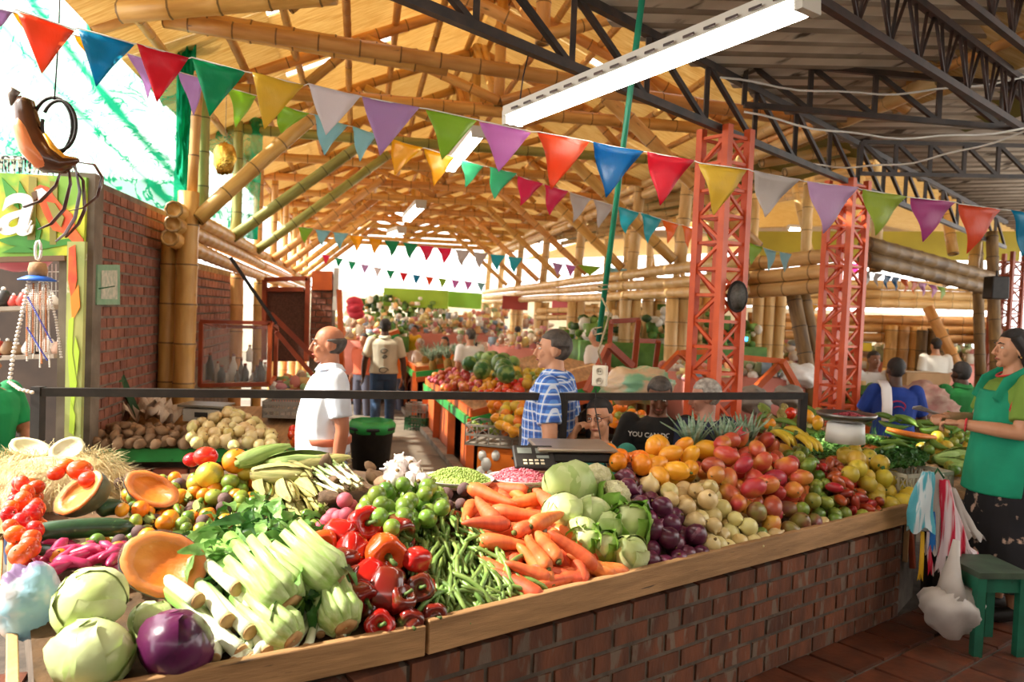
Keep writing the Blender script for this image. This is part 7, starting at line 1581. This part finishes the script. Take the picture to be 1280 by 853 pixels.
J0 = dict(pel=(0, 0, .93), wai=(0, .0, 1.06), che=(0, .01, 1.27), neck=(0, -.005, 1.43), head=(0, .015, 1.585),
          ls=(-.185, -.01, 1.385), rs=(.185, -.01, 1.385), le=(-.235, -.03, 1.10), re=(.235, -.03, 1.10), lw=(-.235, .06, .86), rw=(.235, .06, .86),
          lh=(-.09, 0, .90), rh=(.09, 0, .90), lk=(-.10, .01, .49), rk=(.10, .01, .49), la=(-.10, -.03, .08), ra=(.10, -.03, .08))
def person(label, loc, yaw, H, skin, hair=None, hairm='black', top=None, topm=None, sleeve='short', bot=None, pose=None, build=1.0, belly=0, hyaw=0, hpitch=0, hroll=0, vox=.009, legs=True, shoes=None,
           hands=('relaxed', 'relaxed'), neckline=.0, topname='shirt', botname='trousers', extra=None, bald=False, topz=.86):
    t = thing('person', label, 'person', loc, yaw); s = H/1.70
    J = {k: V(v) for k, v in J0.items()}
    for k, v in (pose or {}).items(): J[k] = V(v)
    B = build; sk = SK[skin]
    def ell(g, c, rx, ry, n=16): return [V((c[0]+rx*cos(2*pi*j/n), c[1]+ry*sin(2*pi*j/n), c[2])) for j in range(n)]
    def torso(g, k, z0=.80, z1=1.45, extra_=0):
        P_, Wa, Ch, Nk = J['pel'], J['wai'], J['che'], J['neck']
        prof = [(P_+V((0, 0, -.10)), .150, .105), (P_, .168, .118), (Wa, .150, .108), (Wa.lerp(Ch, .5), .155, .110), (Ch, .172, .115), (Ch.lerp(Nk, .5), .180, .105), (Ch.lerp(Nk, .78), .145, .085), (Nk, .070, .065)]
        rg = []
        for i, (c, rx, ry) in enumerate(prof):
            if c.z < z0 or c.z > z1: continue
            bl = belly*(.9 if i == 2 else .7 if i in (1, 3) else .2 if i == 4 else 0)
            rg.append(ell(g, c+V((0, bl*.5, 0)), rx*B*k+extra_, (ry+bl*.5)*k*(.5+B*.5)+extra_))
        g.loft(rg)
    def limb(g, a, b, r0, r1, k=1.0, mid=None, n=12): 
        a, b = V(a), V(b); m_ = a.lerp(b, .35); g.tube([a, m_, b], [r0*k, (mid or max(r0, r1)*1.0)*k, r1*k], n); g.ball(b, r1*k*1.0, 10, 7); g.ball(a, r0*k, 10, 7)
    g = G(); torso(g, .98)
    Rh = (Euler((hpitch, hroll, hyaw)).to_matrix())
    hc = J['head']; hp = lambda x, y, z: hc+Rh @ V((x, y, z))
    g.tube([J['neck']+V((0, 0, -.05)), J['neck']+V((0, .0, .02)), hp(0, -.015, -.05)], [.075*B**.5, .056*B**.5, .052], 12)
    g.ball(hc+Rh @ V((0, -.012, .025)), (.074, .092, .088), 18, 12, R=Rh)           # skull
    g.ball(hc+Rh @ V((0, .022, -.035)), (.058, .062, .078), 16, 10, R=Rh)           # face and jaw
    g.ball(hp(0, .068, -.092), (.022, .018, .018), 10, 7)                           # chin
    g.tube([hp(0, .082, .022), hp(0, .098, -.008), hp(0, .108, -.026), hp(0, .088, -.036)], [.009, .010, .014, .009], 8)   # nose
    for q in (-1, 1):
        g.ball(hp(q*.030, .078, .030), (.020, .010, .007), 8, 5); g.ball(hp(q*.040, .062, -.025), (.018, .018, .020), 8, 6)
        g.ball(hp(q*.076, -.008, -.010), (.009, .020, .032), 10, 7, R=Rh)            # ear
    g.ball(hp(0, .082, -.058), (.024, .010, .008), 8, 5)
    for q, sh, el, wr in ((-1, 'ls', 'le', 'lw'), (1, 'rs', 're', 'rw')):
        limb(g, J[sh], J[el], .050*B, .038*B); limb(g, J[el], J[wr], .037*B, .026*B, mid=.038*B)
        d = (J[wr]-J[el]).normalized(); sd = d.cross(V((0, 0, 1)));
        hd = hands[0 if q < 0 else 1]
        if hd is None: continue
        sd = sd.normalized() if sd.length > .1 else V((0, 1, 0)); 
        if abs(d.z) > .6: sd = V((0, 1, 0))
        nn_ = d.cross(sd).normalized(); pc_ = J[wr]+d*.055
        g.tube([J[wr], J[wr]+d*.03, J[wr]+d*.085], [.024, .032, .036], 10, flat=.55, up=nn_)
        curl = {'relaxed': .35, 'grip': 1.1, 'flat': .08}[hd]
        for f in range(4):
            o = sd*(-.027+.018*f); L = (.062, .072, .068, .052)[f]; p0 = J[wr]+d*.085+o; p = p0; dd = d.copy(); pts = [p0-d*.02, p0]
            for k in range(3):
                dd = (Matrix.Rotation(curl*(.6+.2*k)*(-q if abs(d.z) > .6 else -1), 3, sd) @ dd); p = p+dd*(L/2.6); pts.append(p.copy())
            g.tube(pts, [.010, .0095, .009, .008, .0065], 7)
        p0 = J[wr]+d*.03-sd*.028; g.tube([p0, p0-sd*.022+d*.03, p0-sd*.020+d*.062], [.013, .011, .008], 7)
    if legs:
        for q in 'lr':
            limb(g, J[q+'h'], J[q+'k'], .078*B, .050*B); limb(g, J[q+'k'], J[q+'a'], .050*B, .034, mid=.052*B); g.tube([J[q+'a']+V((0, -.03, -.03)), J[q+'a']+V((0, .08, -.045)), J[q+'a']+V((0, .16, -.055))], [.034, .034, .022], 8)
    body = g.obj('body', sk, t); rem(body, vox, 3, .45)
    # eyes, brows, mouth
    for q in (-1, 1):
        g = G(); g.ball((0, 0, 0), (.0115, .009, .0062), 10, 8); e = g.obj('eye', M_eyew, t, loc=hp(q*.029, .0745, .008)); g = G(); g.ball((0, .0055, 0), (.0052, .0045, .0056), 8, 6); e2 = g.obj('iris', M_eyed, e, rot=Rh.to_euler())
        g = G(); g.tube([hp(q*.014, .090, .031), hp(q*.030, .089, .036), hp(q*.048, .073, .030)], [.003, .004, .002], 6); g.obj('eyebrow', HR[hairm] if hairm != 'grey' else HR['dk'], t)
    g = G(); g.tube([hp(-.022, .083, -.060), hp(0, .092, -.057), hp(.022, .083, -.060)], [.003, .006, .003], 8); g.obj('mouth', M_lip, t)
    # hair
    if hair:
        g = G()
        def hf(d):
            face = d.y > .25 and d.z < .42 or (bald and d.z > .12)
            side = abs(d.x) > .7 and d.z < -.15
            return .80 if face else (.86 if side else 1.0)
        kz = 1.0
        g.ball(hc+Rh @ V((0, -.020, .028)), (.084, .098, .100), 26, 20, R=Rh, fn=hf)
        if hair == 'long': g.tube([hp(0, -.06, .03), hp(0, -.085, -.06), hp(0, -.085, -.16), hp(0, -.07, -.24)], [.07, .078, .06, .03], 12, flat=.75)
        if hair == 'bob':
            g.tube([hp(0, -.04, .05), hp(0, -.085, -.03), hp(0, -.085, -.13)], [.088, .095, .068], 14, flat=.85)
            for q in (-1, 1): g.tube([hp(q*.06, .02, .07), hp(q*.078, -.02, .0), hp(q*.072, -.045, -.08)], [.03, .03, .018], 8)
        if hair == 'tied': g.ball(hp(0, -.125, .02), (.035, .035, .04), 10, 7)
        o = g.obj('hair', HR[hairm], t); rem(o, .006, 4, .5)
    # top
    if topm is not None:
        g = G(); k = 1.13; torso(g, k, topz, 1.40+neckline); N_ = J['neck']; C_ = J['che']
        g.loft([ell(g, C_.lerp(N_, .74), .150*B, .098), ell(g, N_+V((0, -.005, .002)), .078, .072)])
        for sh, el, wr in (('ls', 'le', 'lw'), ('rs', 're', 'rw')):
            a, b = J[sh], J[el]
            if sleeve == 'none': g.ball(a-V((0, 0, -.005)), .052*B, 10, 7); continue
            e_ = a.lerp(b, .78 if sleeve == 'short' else 1.0); g.ball(a, .066*B, 12, 8)
            g.tube([a, a.lerp(e_, .5), e_], [.066*B, .067*B, .064*B if sleeve == 'short' else .054*B], 12)
            if sleeve == 'long': g.ball(b, .054*B, 10, 7); g.tube([b, J[wr]], [.054*B, .040*B], 12)
        o = g.obj(topname, topm, t); rem(o, max(vox, .009), 3, .5)
        if top == 'collar':
            g = G(); n = 20
            def cf(u, v): a = lerp(.30, 2*pi-.30, v)+pi/2; r = .066+.026*u; return N_+V((r*cos(a), r*.95*sin(a)-.004+.01*(sin(a) > 0), .038-.038*u+.008*cos(2*a)))
            g.sheet(cf, 3, 24); solid(g.obj('collar', topm, t), .004)
    if bot is not None:
        g = G(); P_ = J['pel']; 
        if botname == 'skirt':
            g.loft([ell(g, J['wai']+V((0, 0, -.06)), .165*B, .125*B), ell(g, P_+V((0, 0, -.03)), .20*B, .16*B), ell(g, P_+V((0, .0, -.35)), .22*B, .19*B), ell(g, P_+V((0, .0, -.72)), .27*B, .24*B)])
        else:
            g.loft([ell(g, P_+V((0, belly*.3, .08)), .158*B, .118+belly*.4), ell(g, P_, .178*B, .128+belly*.2), ell(g, P_+V((0, 0, -.10)), .165*B, .115)])
            for q in 'lr': a, b, c_ = J[q+'h']-V((0, 0, .02)), J[q+'k'], J[q+'a']+V((0, 0, .02)); g.tube([a, a.lerp(b, .5), b, b.lerp(c_, .5), c_], [.092*B, .085*B, .068*B, .062*B, .056*B], 12); g.ball(b, .066*B, 10, 7)
        o = g.obj(botname, bot, t); rem(o, .012, 3, .5)
    if shoes:
        for q in 'lr': g = G(); a = J[q+'a']; g.tube([a+V((0, -.055, -.035)), a+V((0, 0, -.03)), a+V((0, .09, -.045)), a+V((0, .18, -.055))], [.036, .046, .046, .030], 10); rem(g.obj('shoe', shoes, t), .008)
    t.scale = (s, s, s)
    t['_'] = 0; del t['_']
    return t, J, hp
def place(px, py, Y, H, hz=1.585):
    """where the feet stand when the head centre shows at (px,py)"""
    p = at(px, py, Y); return V((p.x, p.y, p.z-hz*H/1.70))
c_wh = cloth('pale_blue', '#e6ecf2', '#d4deea'); c_plaid = None
# the bald man in the pale shirt, in profile to the left, arm at his side
loc = place(413, 431, 4.9, 1.70)
t, J, hp = person('balding man in a pale blue short-sleeved shirt walking left, seen from his left side', loc, 1.95, 1.70, 'tan', 'short', 'dk', 'collar', c_wh, 'short', cloth('grey_trousers', '#8a94b0', '#76809c'), build=1.08, belly=.07, hyaw=-.15, hpitch=-.05, bald=True, vox=.007, shoes=M_black,
    pose=dict(le=(-.235, -.05, 1.10), lw=(-.22, -.02, .84), re=(.235, -.02, 1.1), rw=(.23, .08, .87), lk=(-.10, .10, .50), la=(-.10, .05, .08), ra=(.10, -.14, .10)))
g = G(); P_ = J['pel']; n = 24; g.loft([[V((P_.x+(.196+e)*cos(2*pi*j/n), P_.y+.018+(.158+e)*sin(2*pi*j/n), z)) for j in range(n)] for z, e in ((P_.z+.055, 0), (P_.z+.06, .006), (P_.z+.095, .006), (P_.z+.10, 0))]); g.obj('belt', mat('belt_leather', '#b8684a', rough=.5), t)
g = G(); g.box((-.205, .02, 1.26), (.012, .11, .12)); g.tube([(-.10, .118, 1.38), (0, .135, 1.30), (0, .19, 1.10)], .005, 5); 
# walking man seen from behind
loc = place(481, 424, 11.6, 1.70); 
t, J, hp = person('man in a cream printed shirt and jeans walking away down the aisle', (loc.x, 11.6, -.25), .12, 1.74, 'dark', 'short', 'black', 'collar', cloth('cream', '#d8d0b8', '#c4bca4'), 'short', cloth('denim', '#3c5a80', '#2c4464'), build=1.12, vox=.011, shoes=M_black,
    pose=dict(le=(-.27, 0, 1.10), lw=(-.29, .08, .87), re=(.27, 0, 1.10), rw=(.29, .0, .86), rk=(.10, .12, .50), ra=(.10, -.02, .10), la=(-.09, -.18, .12), lk=(-.10, .0, .49)))
for i, (x, z, r) in enumerate(((0, 1.25, .055), (.01, 1.17, .035), (.0, .98, .07))):
    g = G(); g.tube([(x+r*cos(a)*(1-.04*k), -.134-.004*(k % 2), z+r*.7*sin(a)*(1-.05*k)) for k, a in enumerate([.7*q for q in range(10)])], .008, 6); g.obj('back_print', mat('print_grey', '#6a6a60', rough=.9), t)
# man in the blue plaid shirt
def plaid():
    m = bpy.data.materials.new('cloth_plaid'); m.use_nodes = True; t_ = m.node_tree; N = t_.nodes; L = t_.links; b = N['Principled BSDF']; tc = N.new('ShaderNodeTexCoord'); sx = N.new('ShaderNodeSeparateXYZ'); L.new(tc.outputs['Object'], sx.inputs[0])
    col = N.new('ShaderNodeRGB'); col.outputs[0].default_value = lin('#5c8fdc'); c = col.outputs[0]
    ad = N.new('ShaderNodeMath'); ad.operation = 'ADD'; L.new(sx.outputs[0], ad.inputs[0]); L.new(sx.outputs[1], ad.inputs[1])
    for src, sp, wd, off, cc, k in ((ad.outputs[0], .055, .018, 0, '#2a4aa0', .6), (sx.outputs[2], .055, .018, .0, '#2a4aa0', .6), (ad.outputs[0], .055, .010, .03, '#e4ecf4', .75), (sx.outputs[2], .055, .010, .03, '#e4ecf4', .75)):
        a = N.new('ShaderNodeMath'); a.operation = 'ADD'; a.inputs[1].default_value = off; L.new(src, a.inputs[0]); d = N.new('ShaderNodeMath'); d.operation = 'DIVIDE'; d.inputs[1].default_value = sp; L.new(a.outputs[0], d.inputs[0])
        f = N.new('ShaderNodeMath'); f.operation = 'FRACT'; L.new(d.outputs[0], f.inputs[0]); l = N.new('ShaderNodeMath'); l.operation = 'LESS_THAN'; l.inputs[1].default_value = wd/sp; L.new(f.outputs[0], l.inputs[0])
        mu = N.new('ShaderNodeMath'); mu.operation = 'MULTIPLY'; mu.inputs[1].default_value = k; L.new(l.outputs[0], mu.inputs[0]); mx = N.new('ShaderNodeMix'); mx.data_type = 'RGBA'; L.new(mu.outputs[0], mx.inputs['Factor']); L.new(c, mx.inputs['A']); mx.inputs['B'].default_value = lin(cc); c = mx.outputs['Result']
    L.new(c, b.inputs['Base Color']); b.inputs['Roughness'].default_value = .85; return m
loc = place(694, 438, 4.75, 1.72)
t, J, hp = person('man in a blue and white plaid shirt facing left behind the scale', loc, 1.25, 1.72, 'light', 'short', 'dk', 'collar', plaid(), 'short', cloth('dark_apron', '#2c2826'), build=1.14, belly=.05, hyaw=.25, vox=.007, pose=dict(re=(.24, -.06, 1.12), rw=(.20, .02, .88), le=(-.25, -.06, 1.12), lw=(-.25, -.02, .88)))
g = G(); g.loft([[V((.155*cos(a), .03+.165*sin(a), z)) for a in [pi*(.25+.5*k/10) for k in range(11)]]+[V((.150*cos(a), .03+.158*sin(a), z)) for a in [pi*(.75-.5*k/10) for k in range(11)]] for z in (.62, .9, 1.12)]); g.obj('dark_apron', cloth('apron_brown', '#3a302a'), t)
# woman on the phone
loc = place(750, 522, 4.6, 1.6)
t, J, hp = person('seated woman with glasses and tied dark hair holding a phone to her ear', loc, 2.55, 1.60, 'light', 'tied', 'black', None, cloth('teal_top', '#2f7a6a'), 'short', None, hyaw=.1, hpitch=-.1, hroll=.12, vox=.006, legs=False, pose=dict(rs=(.17, 0, 1.37), re=(.26, .10, 1.22), rw=(.125, .10, 1.47), le=(-.2, .1, 1.1), lw=(-.1, .3, 1.0)), hands=('relaxed', 'grip'))
for q in (-1, 1):
    g = G(); g.tube([hp(q*.031+.024*cos(a), .094, .006+.017*sin(a)) for a in [k*.45 for k in range(15)]], .0018, 5); g.tube([hp(q*.055, .092, .010), hp(q*.078, .02, .008)], .0018, 5); g.obj('glasses_rim', M_black, t)
g = G(); g.box((0, 0, 0), (.012, .065, .13), Rh_ := Euler((-.3, 0, 0)).to_matrix()); g.obj('phone', M_black, t, loc=hp(.098, .012, -.015), smooth=False)
# woman in the black sweater, head bowed
loc = place(824, 492, 5.0, 1.6)
t, J, hp = person('woman in a black sweater with white lettering looking down at fruit', loc, 3.0, 1.60, 'mid', 'tied', 'dk', None, cloth('black_knit', '#1a1816', '#242120'), 'long', None, hpitch=-.45, vox=.007, legs=False, build=1.05, pose=dict(head=(0, .05, 1.575), re=(.27, .08, 1.12), rw=(.06, .28, 1.02), le=(-.27, .08, 1.12), lw=(-.06, .28, 1.02)), hands=('grip', 'grip'))
def textmesh(name, body, size, ext, m, parent, loc, rot, off=0, bend=None):
    c = bpy.data.curves.new(name, 'FONT'); c.body = body; c.size = size; c.extrude = ext; c.offset = off; c.align_x = 'CENTER'; c.resolution_u = 3
    o = bpy.data.objects.new('tmp', c); COL.objects.link(o); dg = bpy.context.evaluated_depsgraph_get(); me = bpy.data.meshes.new_from_object(o.evaluated_get(dg)); bpy.data.objects.remove(o); me.materials.clear(); me.materials.append(m)
    for v in me.vertices:
        if bend: v.co.z -= v.co.x**2/(2*bend)
    return put(name, me, parent, loc=loc, rot=rot)
textmesh('sweater_lettering', 'YOU CAN DO', .043, .004, M_white, t, (.055, .160, 1.31), (pi/2-.05, 0, pi), .001, .19)
# white-haired head behind the pineapples
loc = place(883, 497, 5.0, 1.6)
person('white-haired person with pink skin bending behind the pineapples', loc, .5, 1.6, 'pink', 'short', 'grey', None, cloth('navy', '#2a3048'), 'short', None, hpitch=-.2, hyaw=.9, legs=False, vox=.008, build=1.1)
# man in the blue shirt with a white towel
loc = place(1120, 466, 7.2, 1.6)
t, J, hp = person('man seen from behind in a royal blue shirt with a white towel on his shoulder', loc, -.15, 1.62, 'dark', 'short', 'black', None, cloth('royal', '#1c3f98', '#16327c'), 'short', cloth('royal2', '#1a2c50'), build=1.12, vox=.009, pose=dict(le=(-.28, .08, 1.14), lw=(-.26, .28, 1.06), re=(.28, .06, 1.12), rw=(.24, .26, 1.0)))
g = G(); g.sheet(lambda u, v: V((-.16+.09*v, [.06, .0, -.11, -.158, -.162][min(4, int(u*4.99))]*1.08, [1.38, 1.475, 1.42, 1.28, 1.12][min(4, int(u*4.99))]+.0)), 4, 4); solid(g.obj('towel', cloth('towel', '#f0ecec'), t), .012)
g = G(); g.tube([(-.02+.07*cos(a), -.165, 1.26+.05*sin(a)) for a in [k*.5-.3 for k in range(8)]], .007, 5); g.tube([(-.01+.05*cos(a), -.166, 1.23+.03*sin(a)) for a in [k*.5-.3 for k in range(7)]], .005, 5); g.obj('red_back_print', mat('print_red', '#a82a4a', rough=.8), t)
# man in the green shirt
loc = place(1204, 466, 7.6, 1.65)
person('dark-haired person in a plain green polo seen from behind', loc, .1, 1.66, 'dark', 'short', 'black', 'collar', cloth('green_polo', '#1f8038', '#186a2e'), 'short', cloth('dk', '#22242a'), build=1.2, vox=.010, pose=dict(le=(-.28, .06, 1.16), lw=(-.22, .26, 1.06), re=(.28, .06, 1.14), rw=(.26, .26, 1.06), head=(0, .04, 1.56)))
loc = place(1092, 454, 10.2, 1.6)
person('vendor in a white t-shirt facing the camera beside the second column', loc, pi+.1, 1.64, 'mid', 'short', 'black', None, cloth('white_tee', '#e8e6e2', '#d8d4ce'), 'short', cloth('dk2', '#3a3632'), build=1.15, vox=.012)
# the woman in the green apron at the right
loc = place(1269, 437, 4.6, 1.66)
t, J, hp = person('woman in a green apron dress counting banknotes at the right edge', loc, 1.45, 1.66, 'light', 'bob', 'black', None, cloth('lime_tee', '#7a9a3c', '#6a8a30'), 'short', mat('floral_skirt', '#141216', '#1c1a20', scale=4, rough=.85, spots=(13, .60, '#c8a894')), build=1.15, belly=.05, hyaw=.05, vox=.006, botname='skirt', legs=True, shoes=M_black,
    pose=dict(le=(-.25, .06, 1.12), lw=(-.12, .32, 1.14), re=(.24, .08, 1.13), rw=(.05, .34, 1.16), rs=(.19, 0, 1.385)), hands=('grip', 'grip'))
M_apr = cloth('apron_green', '#129a74', '#0d8462')
g = G(); n = 28
def ring(z, rx, ry, cy=0): return [V((rx*cos(2*pi*j/n)*(1+.02*sin(9*2*pi*j/n)*(z < 1)), cy+ry*sin(2*pi*j/n)*(1+.03*sin(7*2*pi*j/n)*(z < 1)), z)) for j in range(n)]
g.loft([ring(.74, .235, .215, .02), ring(.82, .232, .208, .02), ring(.92, .226, .198, .02), ring(1.04, .205, .185, .02), ring(1.12, .20, .175, .02), ring(1.26, .212, .168, .015), ring(1.34, .20, .15, .01)])
for q in (-1, 1): g.tube([(q*.13, .13, 1.28), (q*.135, .08, 1.39), (q*.13, -.01, 1.455), (q*.135, -.09, 1.40), (q*.13, -.13, 1.30)], [.052, .050, .046, .050, .052], 10, flat=.4)
rem(g.obj('apron_dress', M_apr, t), .009, 3)
M_redt = mat('red_trim', '#c8323a', rough=.6)
for q in (-1, 1): g = G(); g.tube([(q*.195, .10, 1.24), (q*.188, .06, 1.36), (q*.180, -.01, 1.45), (q*.188, -.08, 1.38), (q*.2, -.12, 1.24), (q*.235, 0, 1.18), (q*.195, .10, 1.24)], .007, 6); g.obj('armhole_trim', M_redt, t)
g = G(); g.tube([(.075*cos(a), .01+.08*sin(a), 1.452-.03*max(0, sin(a))) for a in [k*.42 for k in range(16)]], .006, 6); g.obj('neck_trim', M_redt, t)
for wn in ('lw',): g = G(); w_ = J[wn]-(J[wn]-J['le']).normalized()*.02; R_ = frame_to(J[wn]-J['le']); g.tube([w_+R_ @ V((.035*cos(a), .035*sin(a), 0)) for a in [k*.45 for k in range(15)]], .006, 6); g.obj('red_bracelet', M_redt, t)
g = G(); g.ball(hp(-.082, -.008, -.045), .006, 7, 5); g.obj('earring', mat('gold', '#d8b060', metal=1, rough=.3), t)
s_ = 1.66/1.70
bk_ = thing('banknotes', 'small fan of grey banknotes in the woman\'s hands', 'banknotes', (0, 0, 0)); Mw = Matrix.Translation(t.location) @ Euler((0, 0, 1.45)).to_matrix().to_4x4()
cb_ = Mw @ (V((-.03, .45, 1.19))*s_); bk_.location = cb_
for i in range(5): g = G(); g.box((0, .04, 0), (.066, .13, .0015)); g.obj('note', mat('banknote', '#b8b0a8', '#8a8690', scale=40, rough=.8), bk_, rot=(.15+.05*i, .2, 1.2+.13*i), smooth=False)
# seated vendor at the left edge (head hidden by the chime)
loc = place(-20, 452, 4.65, 1.6)
t, J, hp = person('seated person in a green polo with a small embroidered badge at the left edge', loc, -1.9, 1.6, 'tan', 'short', 'black', 'collar', cloth('green_polo2', '#149a58', '#108048'), 'short', cloth('jeans2', '#3a4a6a'), build=1.15, vox=.008, pose=dict(lk=(-.12, .42, .80), la=(-.12, .45, .4), rk=(.12, .42, .80), ra=(.12, .45, .4), re=(.24, .06, 1.12), rw=(.12, .28, 1.0), le=(-.24, .06, 1.12), lw=(-.12, .28, 1.0)))
g = G(); g.ball((.10, .135, 1.26), (.018, .006, .02), 8, 6); g.obj('badge', mat('badge_red', '#c84a2a', rough=.6), t)
# far shoppers
far = ((588, 420, 12.5, 1.66, .6, 'light', 'short', 'dk', '#f0eeec', 'man in a white t-shirt with a dark cross-body bag seen from behind', .3), (556, 428, 15, 1.55, 2.6, 'light', 'long', 'black', '#ee7a2c', 'woman with dark hair and an orange top in the crowd', .1), (525, 430, 15.5, 1.5, 1.2, 'light', 'short', 'grey', '#e8e4e0', 'stooping person in white left of the orange top', 0), (519, 412, 20, 1.6, 2.2, 'tan', 'short', 'black', '#f0c030', 'person in yellow far down the aisle', 0),
       (647, 414, 19, 1.6, .3, 'tan', 'short', 'black', '#d84050', 'small figure in red seen between the far posts', 0), (538, 404, 23, 1.65, 1, 'light', 'short', 'black', '#d8808a', 'tiny far figure in pink behind the crowd', 0), (506, 405, 24, 1.65, 1, 'tan', 'short', 'black', '#3a5a8a', 'tiny far figure in blue at the aisle end', 0), (455, 425, 14, 1.6, 2.8, 'tan', 'long', 'black', '#b8583a', 'figure in brown left of the walking man', 0),
       (500, 436, 15, 1.45, 2.2, 'tan', 'short', 'grey', '#f08030', 'small child-sized figure in orange beside the walking man', 0), (575, 424, 17, 1.5, 0, 'light', 'short', 'grey', '#e0e0e4', 'person in pale clothes behind the white t-shirt', 0), (745, 420, 11, 1.6, 1, 'light', 'short', 'grey', '#e8e4dc', 'pale shirted figure behind the brown frames', 0), (1170, 432, 12, 1.6, 0, 'light', 'short', 'black', '#e8e2d6', 'figure in white far behind between the two vendors', 0))
for x, y, Y, H_, yw, skn, hr_, hm_, cc, lab, bg_ in far:
    loc = place(x, y, Y, H_); t, J, hp = person(lab, loc, yw, H_, skn, hr_, hm_, None, cloth('f'+cc[1:], cc), 'short', cloth('fard', '#4a4a58'), build=1.15, vox=.022)
    if bg_ == .3:
        g = G(); g.tube([(.16, .10, 1.40), (.12, 0, 1.47), (.0, -.155, 1.22), (-.12, -.16, 1.02)], .016, 6); g.obj('bag_strap', M_black, t); g = G(); g.ball((-.08, -.19, 1.05), (.13, .05, .09), 12, 8, R=Euler((0, .5, 0)).to_matrix()); g.obj('shoulder_bag', M_black, t)
